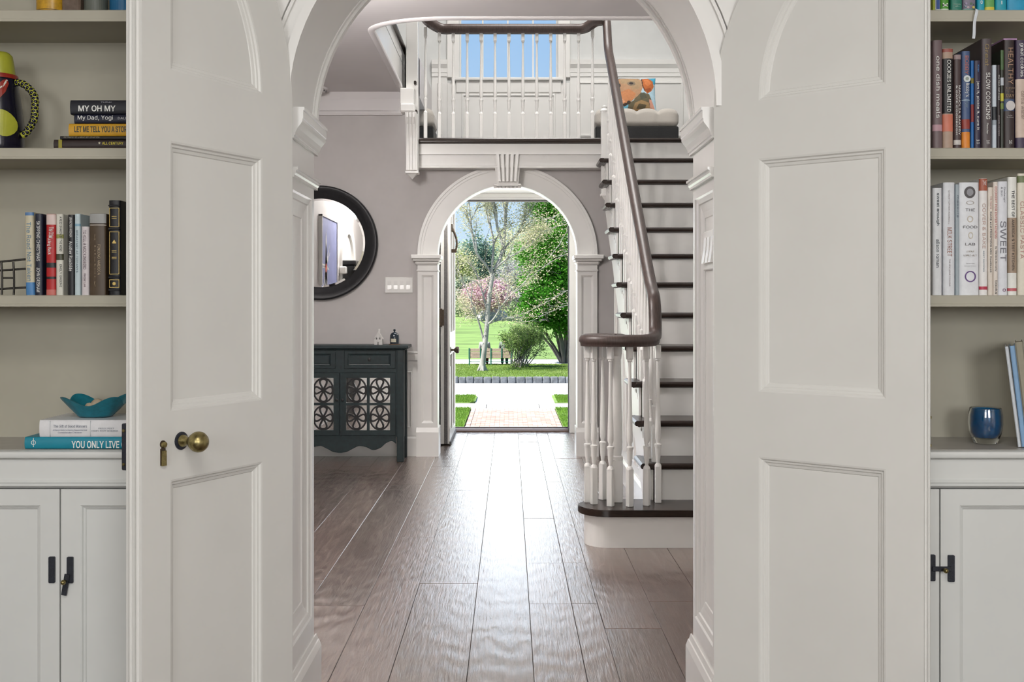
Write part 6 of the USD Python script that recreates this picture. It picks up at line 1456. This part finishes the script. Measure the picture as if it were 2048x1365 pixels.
BLADE = leafmat('grass_blade', (0.14, 0.26, 0.04), (0.33, 0.47, 0.13), 0.3, 1.2)
BLADE2 = leafmat('grass_blade_dry', (0.16, 0.24, 0.05), (0.46, 0.44, 0.26), 0.3, 0.7)
solo('grass', cat(blades(14000, -2.6, PX0 - 0.02, 23, 29.78, G0 + 0.01, 0.07, 1), blades(9000, -3.2, -1.05, 31.25, 33.6, G0 + 0.03, 0.075, 2)), BLADE, 'short grass of the front lawn and verge on the left of the path', 'grass', kind='stuff')
solo('grass', cat(blades(14000, PX1 + 0.02, 2.8, 23, 29.78, G0 + 0.01, 0.07, 3), blades(9000, 1.4, 3.2, 31.25, 33.6, G0 + 0.03, 0.075, 4)), BLADE, 'short grass of the front lawn and verge on the right of the path', 'grass', kind='stuff')
solo('grass', cat(blades(26000, -3.2, 3.4, 39.85, 48, G1, 0.06, 5)), BLADE2, 'thin sunlit grass between the kerb and the park bench', 'grass', kind='stuff')


# ---------------------------------------------------------------- trees
def grow(rs, p, d, length, r, depth, out, tips, spread=0.6, up=0.15, nsub=(2, 3), shrink=0.72, rshrink=0.62, mid=0.0):
    n = 5; pts = [np.array(p, float)]; d = np.array(d, float)
    for i in range(n):
        d = d + rs.normal(0, 0.09, 3) + (0, 0, up * 0.2); d /= np.linalg.norm(d); pts.append(pts[-1] + d * length / n)
    r1 = r * rshrink
    out.append(tubes(pts, np.linspace(r, r1, n + 1), 6 if r > 0.03 else 4))
    if depth <= 1: tips += [(q, d) for q in pts[2:]]
    if depth == 0: return
    for k in range(int(rs.integers(nsub[0], nsub[1] + 1))):
        a = rs.normal(0, 1, 3); a -= a.dot(d) * d; a /= np.linalg.norm(a)
        nd = d + a * spread * rs.uniform(0.6, 1.2); nd[2] += up; nd /= np.linalg.norm(nd)
        grow(rs, pts[-1] if k == 0 or rs.random() > 0.45 else pts[int(rs.integers(2, n))], nd, length * shrink * rs.uniform(0.8, 1.15), r1 * rs.uniform(0.7, 0.95), depth - 1, out, tips, spread, up, nsub, shrink, rshrink)


def leaves(rs, centres, per, spreadr, size, flat=0.5):
    c = np.repeat(np.asarray(centres), per, 0); n = len(c)
    c = c + rs.normal(0, spreadr, (n, 3))
    a = rs.normal(0, 1, (n, 3)); a[:, 2] *= flat; a /= np.linalg.norm(a, axis=1, keepdims=True)
    b = np.cross(a, rs.normal(0, 1, (n, 3))); b /= np.linalg.norm(b, axis=1, keepdims=True)
    s = size * rs.uniform(0.6, 1.3, (n, 1))
    V = np.stack([c - a * s, c + b * s * 0.45, c + a * s, c - b * s * 0.45], 1).reshape(-1, 3)
    k = np.arange(n)[:, None] * 4
    return T(V, np.vstack([k + [0, 1, 2], k + [0, 2, 3]]))


def shell(rs, n, cx, cy, cz, rx, ry, rz, lobes=0.25, seed=0, inner=0.55):
    """Points through a lumpy crown, denser towards its surface."""
    d = rs.normal(0, 1, (n, 3)); d /= np.linalg.norm(d, axis=1, keepdims=True)
    q = inner + (1 - inner) * rs.random(n) ** 0.6
    l = 1 + lobes * 2 * (meshkit.noise(d * 2.6 + seed) - 0.5)
    return np.array([cx, cy, cz]) + d * (q * l)[:, None] * (rx, ry, rz)


BARK = mat('pale_bark', (0.25, 0.245, 0.235), 0.9, 0.3, 6, bump=0.9, bscale=18, stretch=(1, 1, 0.35))
BARKD = mat('dark_bark', (0.12, 0.11, 0.105), 0.9, 0.3, 8, bump=0.8, bscale=25, stretch=(1, 1, 0.4))
BUD = leafmat('pale_yellow_buds', (0.50, 0.48, 0.32), (0.78, 0.74, 0.60), 0.3)
GREENL = leafmat('fresh_green_leaves', (0.055, 0.20, 0.022), (0.20, 0.42, 0.06), 0.3, 0.8)
SHRUBL = leafmat('grey_green_leaves', (0.16, 0.24, 0.08), (0.40, 0.46, 0.22), 0.3)
PINK = leafmat('pink_blossom', (0.66, 0.46, 0.53), (0.88, 0.74, 0.78), 0.3, 1.0)
BLOSS = leafmat('cream_blossom', (0.66, 0.58, 0.40), (0.86, 0.74, 0.62), 0.25, 1.0)

# the slender tree at the kerb
rs = np.random.default_rng(11)
YT = 43.2
tr = thing('street_tree', 'slender pale-barked tree with yellow buds in front of the park bench', 'tree', (X(964, YT), YT, G1))
trunk = [P(964, 743, YT), P(966, 722, YT), P(970, 690, YT), P(974, 650, YT), P(978, 600, YT), P(982, 570, YT), P(986, 548, YT), P(996, 528, YT), P(1004, 505, YT + .2), P(1008, 492, YT + .3)]
tp = spline(trunk, 26)
rad = np.interp(np.linspace(0, 1, 26), [0, 0.05, 0.15, 0.5, 0.8, 1], [0.17, 0.125, 0.105, 0.095, 0.085, 0.065])
out, tips = [tubes(tp, rad, 10)], []
flare = [tubes([P(964, 742, YT) + (0, 0, 0.28), P(964, 742, YT) + (0.22 * math.cos(a), 0.22 * math.sin(a), -0.03)], [0.09, 0.04], 6) for a in np.linspace(0, 2 * PI, 6)[:-1]]
tr.part('trunk', cat(out + flare), BARK, 'pale leaning trunk', smooth=60, world=True)
br_ = []
def limb(pts, r0, r1, depth, seed, ln):
    r_ = np.random.default_rng(seed); q = spline(pts, 12); br_.append(tubes(q, np.linspace(r0, r1, 12), 6))
    tips.extend([(w_, None) for w_ in q[7:]])
    for i in (4, 6, 8, 10, 11):
        d = q[min(i + 1, 11)] - q[i - 1]; d /= np.linalg.norm(d); a = r_.normal(0, 1, 3); a -= a.dot(d) * d; a /= np.linalg.norm(a)
        grow(r_, q[i], d + a * 0.55 + (0, 0, 0.15), ln * r_.uniform(0.7, 1.1), r1 * 1.1 + (r0 - r1) * (11 - i) / 14, depth, br_, tips, 0.55, 0.10, (2, 3), 0.7)
Q = lambda px, py, dy=0: P(px, py, YT + dy)
limb([Q(1007, 494), Q(1000, 472), Q(993, 445), Q(992, 420), Q(985, 395), Q(980, 370)], 0.075, 0.03, 2, 21, 0.75)
limb([Q(1007, 494), Q(1010, 460), Q(1012, 430), Q(1016, 400), Q(1018, 370)], 0.07, 0.03, 2, 22, 0.75)
limb([Q(984, 555), Q(986, 510), Q(985, 470, .3), Q(976, 440, .4), Q(970, 405, .5), Q(962, 375, .5)], 0.06, 0.025, 2, 23, 0.75)
limb([Q(984, 556), Q(972, 530), Q(955, 510, -.3), Q(945, 470, -.4), Q(940, 430, -.4), Q(938, 395, -.4)], 0.06, 0.022, 2, 24, 0.7)
limb([Q(1002, 510), Q(1020, 485, .2), Q(1036, 465, .3), Q(1052, 440, .4), Q(1060, 415, .4)], 0.055, 0.022, 2, 25, 0.7)
limb([Q(990, 540), Q(1012, 520, -.3), Q(1036, 505, -.5), Q(1062, 490, -.6)], 0.045, 0.018, 2, 26, 0.6)
limb([Q(976, 625), Q(966, 590, .2), Q(958, 560, .3), Q(948, 535, .4)], 0.05, 0.02, 1, 27, 0.6)
limb([Q(968, 690), Q(962, 660), Q(945, 610, -.2), Q(925, 560, -.3), Q(910, 530, -.3)], 0.045, 0.015, 1, 28, 0.55)
limb([Q(973, 650), Q(990, 635, -.3), Q(1002, 615, -.5), Q(1022, 590, -.6), Q(1050, 565, -.8)], 0.045, 0.015, 1, 29, 0.6)
limb([Q(971, 648), Q(960, 640, .2), Q(945, 628, .3), Q(930, 612, .4)], 0.03, 0.012, 1, 30, 0.45)
limb([Q(974, 650), Q(985, 645, .2), Q(1004, 640, .4), Q(1030, 636, .5)], 0.03, 0.012, 0, 31, 0.4)
tr.part('branches', cat(br_), BARK, 'bare grey branches', smooth=60, world=True)
tr.part('buds', leaves(rs, [q for q, _ in tips if rs.random() < 0.62], 11, 0.15, 0.040), BUD, 'pale yellow buds', world=True, kind='stuff')
cb = np.array([q for q, _ in tips]); cb = cb[rs.integers(0, len(cb), 1500)] + rs.normal(0, 0.26, (1500, 3))
tr.part('young_leaves', leaves(rs, cb, 9, 0.14, 0.038), BUD, 'hazy young leaves', world=True, kind='stuff')

# low shrub beside the bench
YS_ = 45.6
rs = np.random.default_rng(12)
sh_ = thing('shrub', 'rounded many-stemmed shrub with small grey-green leaves beside the bench', 'shrub', (X(1038, YS_), YS_, G1))
o, tp_ = [], []
for i in range(34):
    a = rs.uniform(0, 2 * PI); l = rs.uniform(0.2, 0.85); p = np.array([X(1038, YS_) + 0.22 * rs.normal(), YS_ + 0.2 * rs.normal(), G1])
    grow(rs, p, (math.cos(a) * l, math.sin(a) * l * .8, 1), rs.uniform(0.72, 0.95), 0.022, 2, o, tp_, 0.5, 0.10, (2, 3), 0.62)
sh_.part('stems', cat(o), BARKD, smooth=60, world=True)
sh_.part('leaves', leaves(rs, [q for q, _ in tp_ if q[2] > G1 + 0.5], 9, 0.09, 0.042), SHRUBL, world=True, kind='stuff')
sh_.part('leaves_at_foot', leaves(rs, [(X(1041, YS_) + rs.normal() * .3, YS_ - 0.3, G1 + 0.08) for i in range(60)], 6, 0.09, 0.04), SHRUBL, world=True, kind='stuff')

# dense green tree on the right
YG = 48.5
rs = np.random.default_rng(13)
gt = thing('green_tree', 'dense fresh-green tree with many dark stems at the right of the doorway view', 'tree', (X(1128, YG), YG, ground(0, YG)))
o, tp_ = [], []
for (bx_, by_, m1, m2, t1_, t2_) in ((1126, 732, 1118, 690, 1086, 640), (1128, 732, 1124, 680, 1104, 620), (1130, 732, 1130, 680, 1128, 600), (1133, 732, 1142, 670, 1160, 600), (1128, 732, 1112, 700, 1068, 640), (1134, 732, 1150, 690, 1180, 620), (1129, 732, 1118, 660, 1098, 560), (1131, 732, 1136, 640, 1140, 520), (1126, 732, 1110, 705, 1082, 670)):
    q = spline([P(bx_, by_, YG), P(m1, m2, YG + rs.normal() * .2), P(t1_, t2_, YG + rs.normal() * .8)], 14); o.append(tubes(q, np.linspace(0.085, 0.035, 14), 7))
    for j in (7, 10, 13):
        d = q[j] - q[j - 2]; grow(rs, q[j], d / np.linalg.norm(d), 1.0, 0.035, 2, o, tp_, 0.5, 0.05, (2, 3), 0.75)
gt.part('stems', cat(o), BARKD, smooth=60, world=True)
cen = np.vstack([shell(rs, 2500, X(1140, YG), YG, Z(470, YG), 1.75, 2.0, 2.5, 0.3, 1), shell(rs, 2200, X(1118, YG), YG, Z(590, YG), 1.75, 1.9, 1.35, 0.35, 2), shell(rs, 1000, X(1085, YG), YG - 0.3, Z(625, YG), 1.0, 1.1, 0.65, 0.4, 3), shell(rs, 1000, X(1085, YG), YG, Z(520, YG), 1.0, 1.1, 1.2, 0.4, 4), shell(rs, 1500, X(1170, YG), YG, Z(640, YG), 1.4, 1.2, 1.1, 0.3, 6), shell(rs, 500, X(1090, YG), YG, Z(412, YG), 0.8, 0.9, 0.6, 0.3, 5)])
cen = cen[cen[:, 2] > Z(668, YG)]
gt.part('foliage', leaves(rs, cen, 5, 0.13, 0.085), GREENL, 'bright green leaves', world=True, kind='stuff')
# blossoming boughs reaching over the green tree
bt = thing('blossom_tree', 'cream-blossomed boughs reaching in front of the dense green tree', 'tree', (4.6, 46.5, G1))
o, tp_ = [], []
o.append(tubes(spline([(4.6, 46.5, G1), (4.5, 46.5, 0.5), (4.3, 46.4, 2.5), (3.9, 46.4, 5.0)], 14), np.linspace(0.2, 0.11, 14), 8))
rs = np.random.default_rng(17)
B = lambda px, py, Y=46.3: P(px, py, Y)
for pts in ([B(1215, 560), B(1170, 565), B(1120, 590), B(1080, 612), B(1045, 628)], [B(1220, 500), B(1160, 500), B(1110, 520), B(1075, 545)], [B(1220, 430), B(1165, 440), B(1110, 455), B(1065, 470)], [B(1200, 380), B(1150, 400), B(1115, 430), B(1080, 436)], [B(1215, 590), B(1150, 605), B(1100, 625), B(1070, 640)], [B(1215, 400), B(1160, 420), B(1130, 470), B(1110, 500)]):
    q = spline(pts, 14); o.append(tubes(q, np.linspace(0.03, 0.009, 14), 6))
    for j in (5, 7, 9, 11, 13):
        d = q[j] - q[j - 1]; grow(rs, q[j], d / np.linalg.norm(d), 0.55, 0.016, 1, o, tp_, 0.7, 0.12, (2, 3), 0.7)
    tp_ += [(w_, None) for w_ in q[6:]]
bt.part('branches', cat(o), BARK, smooth=60, world=True)
bt.part('blossom', leaves(rs, [q for q, _ in tp_], 3, 0.22, 0.045), BLOSS, 'cream and pinkish blossom', world=True, kind='stuff')


def far_tree(name, label, px, pytop, pybot, Y, wpx, c1, c2, n, size, seed, matname, trunk=True, lobes=0.3, group='trees beyond the park lawn', per=4, inner=0.5):
    rs = np.random.default_rng(seed); x = X(px, Y); g = ground(x, Y)
    zt, zb = Z(pytop, Y), max(Z(pybot, Y), g + 0.2)
    t = thing(name, label, 'tree', (x, Y, g), group=None)
    o, tt = [], []
    grow(rs, (x, Y, g - 0.05), (0, 0, 1), (zt - g) * 0.45, 0.02 * (zt - g) + 0.06, 3, o, tt, 0.6, 0.12, (2, 3), 0.7)
    t.part('trunk', cat(o), BARKD, world=True)
    rx = wpx / 2 / F * Y
    cen = shell(rs, n, x, Y, (zt + zb) / 2, rx, rx * 0.5, (zt - zb) / 2, lobes, seed, inner)
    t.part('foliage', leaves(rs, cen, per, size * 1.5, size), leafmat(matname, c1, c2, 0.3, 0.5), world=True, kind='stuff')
    return t


far_tree('cherry_tree', 'rounded cherry tree full of pink blossom on the far side of the lawn', 975, 562, 622, 104, 108, (0, 0, 0), (0, 0, 0), 2600, 0.12, 40, 'pink_blossom', lobes=0.35)
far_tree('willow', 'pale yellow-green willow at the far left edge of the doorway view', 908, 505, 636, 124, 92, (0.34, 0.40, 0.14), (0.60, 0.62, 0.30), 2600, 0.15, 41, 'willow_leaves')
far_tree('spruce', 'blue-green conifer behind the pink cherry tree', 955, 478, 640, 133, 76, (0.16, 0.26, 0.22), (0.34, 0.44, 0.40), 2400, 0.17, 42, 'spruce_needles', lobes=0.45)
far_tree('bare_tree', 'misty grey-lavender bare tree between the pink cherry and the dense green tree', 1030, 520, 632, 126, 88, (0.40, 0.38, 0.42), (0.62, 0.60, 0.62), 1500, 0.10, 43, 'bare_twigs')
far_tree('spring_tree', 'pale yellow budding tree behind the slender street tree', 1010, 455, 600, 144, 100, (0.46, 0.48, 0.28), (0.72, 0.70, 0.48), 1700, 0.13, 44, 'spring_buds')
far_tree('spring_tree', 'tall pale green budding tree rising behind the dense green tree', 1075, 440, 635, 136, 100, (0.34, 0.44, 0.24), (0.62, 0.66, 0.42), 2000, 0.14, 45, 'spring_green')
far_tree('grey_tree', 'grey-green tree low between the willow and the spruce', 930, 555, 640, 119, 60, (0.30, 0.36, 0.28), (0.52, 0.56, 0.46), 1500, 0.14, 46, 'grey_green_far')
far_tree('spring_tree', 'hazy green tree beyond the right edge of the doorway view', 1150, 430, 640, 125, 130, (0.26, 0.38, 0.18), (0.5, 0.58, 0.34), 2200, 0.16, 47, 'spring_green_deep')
hr = np.random.default_rng(50)
cen = np.vstack([shell(hr, 120, xx, 114 + hr.uniform(-1, 1), ground(0, 114) + 0.7, 3.4, 1.0, 1.3 * hr.uniform(0.6, 1.1), 0.3, i) for i, xx in enumerate(np.linspace(-26, 26, 17))])
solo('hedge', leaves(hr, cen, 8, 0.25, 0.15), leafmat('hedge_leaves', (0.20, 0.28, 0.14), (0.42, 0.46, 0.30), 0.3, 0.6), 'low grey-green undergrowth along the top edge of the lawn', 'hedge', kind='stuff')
q = trimesh.creation.icosphere(3, 1.0); q.vertices *= (1.5, 0.8, 0.75); q.vertices *= 1 + 0.25 * (meshkit.noise(q.vertices * 2.2)[:, None] - 0.5); q.apply_translation((X(985, 106), 106, ground(0, 106) + 0.35))
solo('boulder', q, mat('pale_boulder', (0.42, 0.44, 0.50), 0.9, 0.2, 2), 'pale grey boulder at the far edge of the lawn below the cherry tree', 'boulder', smooth=60)
solo('park_wall', bx(X(930, 109), X(1125, 109), 109, 109.5, ground(0, 109) - 0.2, Z(633.5, 109)), mat('far_stone', (0.5, 0.49, 0.46), 0.9, 0.2, 1.5), 'low pale stone wall along the far edge of the lawn', 'wall')
ht = thing('wooded_hill', 'hazy wooded rise closing the view behind the park', 'hill', (0, 190, 0), kind='structure')
ny, nx = 16, 80
yy_, xx_ = np.meshgrid(np.linspace(150, 260, ny), np.linspace(-160, 160, nx), indexing='ij')
zz_ = 2 + np.sin(np.clip((yy_ - 150) / 110, 0, 1) * PI / 2) * (9 + 5 * meshkit.noise(np.stack([xx_ * 0.03, yy_ * 0.03, xx_ * 0], -1)))
Vg = np.column_stack([xx_.ravel(), yy_.ravel() - 190, zz_.ravel()]); ii = np.arange(ny * nx).reshape(ny, nx)
a, b, c, d = ii[:-1, :-1].ravel(), ii[:-1, 1:].ravel(), ii[1:, 1:].ravel(), ii[1:, :-1].ravel()
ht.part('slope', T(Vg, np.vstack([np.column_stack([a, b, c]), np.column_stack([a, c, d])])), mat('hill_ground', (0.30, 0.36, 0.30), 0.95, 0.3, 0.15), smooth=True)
hr = np.random.default_rng(51)
cx__ = hr.uniform(-60, 60, 260); cy__ = hr.uniform(152, 200, 260)
cz__ = 2 + np.sin(np.clip((cy__ - 150) / 110, 0, 1) * PI / 2) * 11
cen = np.vstack([shell(hr, 28, x_, y_ - 190, z_2 + 2.0, 2.6, 2.2, 2.8, 0.3, i) for i, (x_, y_, z_2) in enumerate(zip(cx__, cy__, cz__))])
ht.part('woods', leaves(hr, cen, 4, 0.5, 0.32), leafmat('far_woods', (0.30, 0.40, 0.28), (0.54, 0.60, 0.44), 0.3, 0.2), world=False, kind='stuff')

# ---------------------------------------------------------------- bench and the people on it
YBe = 47.2
GPAINT = mat('green_bench_paint', lin(40, 96, 86), 0.5, 0.15, 30)
SLAT = mat('bench_slat', (0.36, 0.27, 0.23), 0.7, 0.25, 12, stretch=(1, 6, 6))
gz = G1
pb = thing('park_bench', 'brown slatted park bench with green metal straps, seen from behind', 'bench', (X(981, YBe), YBe, gz))
bxa, bxb = X(938, YBe), X(1024, YBe)
zq = lambda py: Z(py, YBe)
for i in range(3):
    zz0 = zq(717.2) + (zq(697.2) - zq(717.2)) * i / 3
    pb.part('back_slat', bx(bxa, bxb, YBe - 0.02, YBe + 0.02, zz0 + 0.006, zz0 + (zq(697.2) - zq(717.2)) / 3 - 0.006, 0.006), SLAT, world=True)
for i in range(4): pb.part('seat_slat', bx(bxa, bxb, YBe + 0.08 + 0.115 * i, YBe + 0.18 + 0.115 * i, gz + 0.41, gz + 0.445, 0.006), SLAT, world=True)
for px in (938.5, 961, 982, 1003.5, 1023.5):
    pb.part('strap', bx(X(px, YBe) - 0.028, X(px, YBe) + 0.028, YBe - 0.035, YBe - 0.018, gz + 0.30, zq(696.5), 0.004), GPAINT, world=True)
for px in (938.5, 1023.5, 982):
    pb.part('leg', bx(X(px, YBe) - 0.025, X(px, YBe) + 0.025, YBe - 0.03, YBe + 0.02, gz - 0.01, gz + 0.42, 0.004), GPAINT, world=True)
    pb.part('leg', bx(X(px, YBe) - 0.025, X(px, YBe) + 0.025, YBe + 0.46, YBe + 0.51, gz - 0.01, gz + 0.42, 0.004), GPAINT, world=True)
    pb.part('seat_bearer', bx(X(px, YBe) - 0.02, X(px, YBe) + 0.02, YBe - 0.02, YBe + 0.5, gz + 0.375, gz + 0.412), GPAINT, world=True)
pb.part('brace', bx(bxa, bxb, YBe - 0.015, YBe + 0.015, gz + 0.13, gz + 0.16), GPAINT, world=True)


def sitter(label, px, seed, skin, hair, top, legs, shoe, lean=0.0, hairlong=True, sc=1.0):
    x = X(px, YBe); y = YBe + 0.27; z = gz
    t = thing('person', label, 'person', (x, y, z))
    s = 0.447
    N = {'hip': (0, 0, s + 0.155, 0.135), 'hipl': (-0.09, 0.02, s + 0.122, 0.10), 'hipr': (0.09, 0.02, s + 0.122, 0.10), 'waist': (0, -0.03, s + 0.26, 0.115), 'chest': (0, -0.05 + lean, s + 0.42, 0.135),
         'shl': (-0.165, -0.04 + lean, s + 0.50, 0.062), 'shr': (0.165, -0.04 + lean, s + 0.50, 0.062), 'neck': (0, -0.02 + lean, s + 0.57, 0.05), 'neck2': (0, 0.0 + lean, s + 0.64, 0.048),
         'head': (0, 0.015 + lean, s + 0.745, 0.090), 'crown': (0, -0.015 + lean, s + 0.775, 0.088), 'chin': (0, 0.065 + lean, s + 0.68, 0.042), 'nose': (0, 0.105 + lean, s + 0.735, 0.014),
         'ell': (-0.215, 0.02 + lean, s + 0.27, 0.042), 'elr': (0.215, 0.02 + lean, s + 0.27, 0.042), 'wrl': (-0.13, 0.21, s + 0.20, 0.030), 'wrr': (0.13, 0.21, s + 0.20, 0.030),
         'kl': (-0.10, 0.40, s + 0.08, 0.068), 'kr': (0.10, 0.40, s + 0.08, 0.068), 'al': (-0.10, 0.36, 0.09, 0.042), 'ar': (0.10, 0.36, 0.09, 0.042), 'tl': (-0.11, 0.52, 0.035, 0.034), 'tr_': (0.11, 0.52, 0.035, 0.034)}
    def body(bones, grow_=0.0):
        nodes = {k: (v[0], v[1], v[2], v[3] + grow_) for k, v in N.items()}
        m = hull_chain(nodes, bones); v, f, _ = meshkit.arrays(m); q = trimesh.Trimesh(v, f, process=True); return q
    full = [('hip', 'waist'), ('hip', 'hipl'), ('hip', 'hipr'), ('waist', 'chest'), ('chest', 'shl'), ('chest', 'shr'), ('chest', 'neck'), ('neck', 'neck2'), ('neck2', 'head'), ('head', 'crown'), ('head', 'chin'), ('head', 'nose'), ('shl', 'ell'), ('shr', 'elr'), ('ell', 'wrl'), ('elr', 'wrr'), ('hipl', 'kl'), ('hipr', 'kr'), ('kl', 'al'), ('kr', 'ar'), ('al', 'tl'), ('ar', 'tr_')]
    hands = []
    for sgn, wn in ((-1, 'wrl'), (1, 'wrr')):
        w0 = np.array(N[wn][:3])
        palm = w0 + (-sgn * 0.02, 0.07, -0.015); N['p' + wn] = (*palm, 0.026); full.append((wn, 'p' + wn))
        for i in range(4):
            a1 = palm + ((i - 1.5) * 0.017, 0.035, 0.0); a2 = a1 + (0, 0.035 + (0.006 if i in (1, 2) else 0), -0.014)
            N[f'{wn}{i}a'] = (*a1, 0.009); N[f'{wn}{i}b'] = (*a2, 0.008); full += [('p' + wn, f'{wn}{i}a'), (f'{wn}{i}a', f'{wn}{i}b')]
        th = palm + (-sgn * 0.035, 0.02, 0.0); N[wn + 'th'] = (*th, 0.009); full.append(('p' + wn, wn + 'th'))
    t.part('body', body(full), mat('skin', lin(*skin), 0.6, 0.04, 60), smooth=60)
    t.part('top', body([('hip', 'waist'), ('waist', 'chest'), ('chest', 'shl'), ('chest', 'shr'), ('shl', 'ell'), ('shr', 'elr'), ('ell', 'wrl'), ('elr', 'wrr')], 0.012), bm(top, 0.85), smooth=60)
    t.part('trousers', body([('hip', 'hipl'), ('hip', 'hipr'), ('hipl', 'kl'), ('hipr', 'kr'), ('kl', 'al'), ('kr', 'ar')], 0.016), bm(legs, 0.85), smooth=60)
    t.part('shoe', body([('al', 'tl')], 0.008), bm(shoe, 0.7), smooth=60); t.part('shoe', body([('ar', 'tr_')], 0.008), bm(shoe, 0.7), smooth=60)
    hn = [m3.Manifold.batch_hull([m3.Manifold.sphere(0.098, 16).translate((0, -0.005 + lean, s + 0.77)), m3.Manifold.sphere(0.085, 16).translate((0, -0.03 + lean, s + 0.72))])]
    if hairlong: hn.append(m3.Manifold.batch_hull([m3.Manifold.sphere(0.088, 16).translate((0, -0.035 + lean, s + 0.72)), m3.Manifold.sphere(0.06, 12).translate((0, -0.075 + lean, s + 0.55))]))
    hh = m3.Manifold.batch_boolean(hn, m3.OpType.Add) - m3.Manifold.cube((0.3, 0.2, 0.16), True).translate((0, 0.135 + lean, s + 0.70))
    t.part('hair', hh, bm(hair, 0.7), smooth=60)
    return t


sitter('person with long brown hair and maroon trousers, seated on the bench behind the trunk', 969, 1, (196, 160, 140), (70, 48, 42), (150, 150, 154), (92, 50, 58), (60, 40, 44))
sitter('person in blue-green trousers sitting on the park bench behind the shrub', 1009, 2, (190, 150, 130), (60, 50, 44), (110, 120, 116), (56, 84, 92), (50, 54, 60), hairlong=False, sc=1)
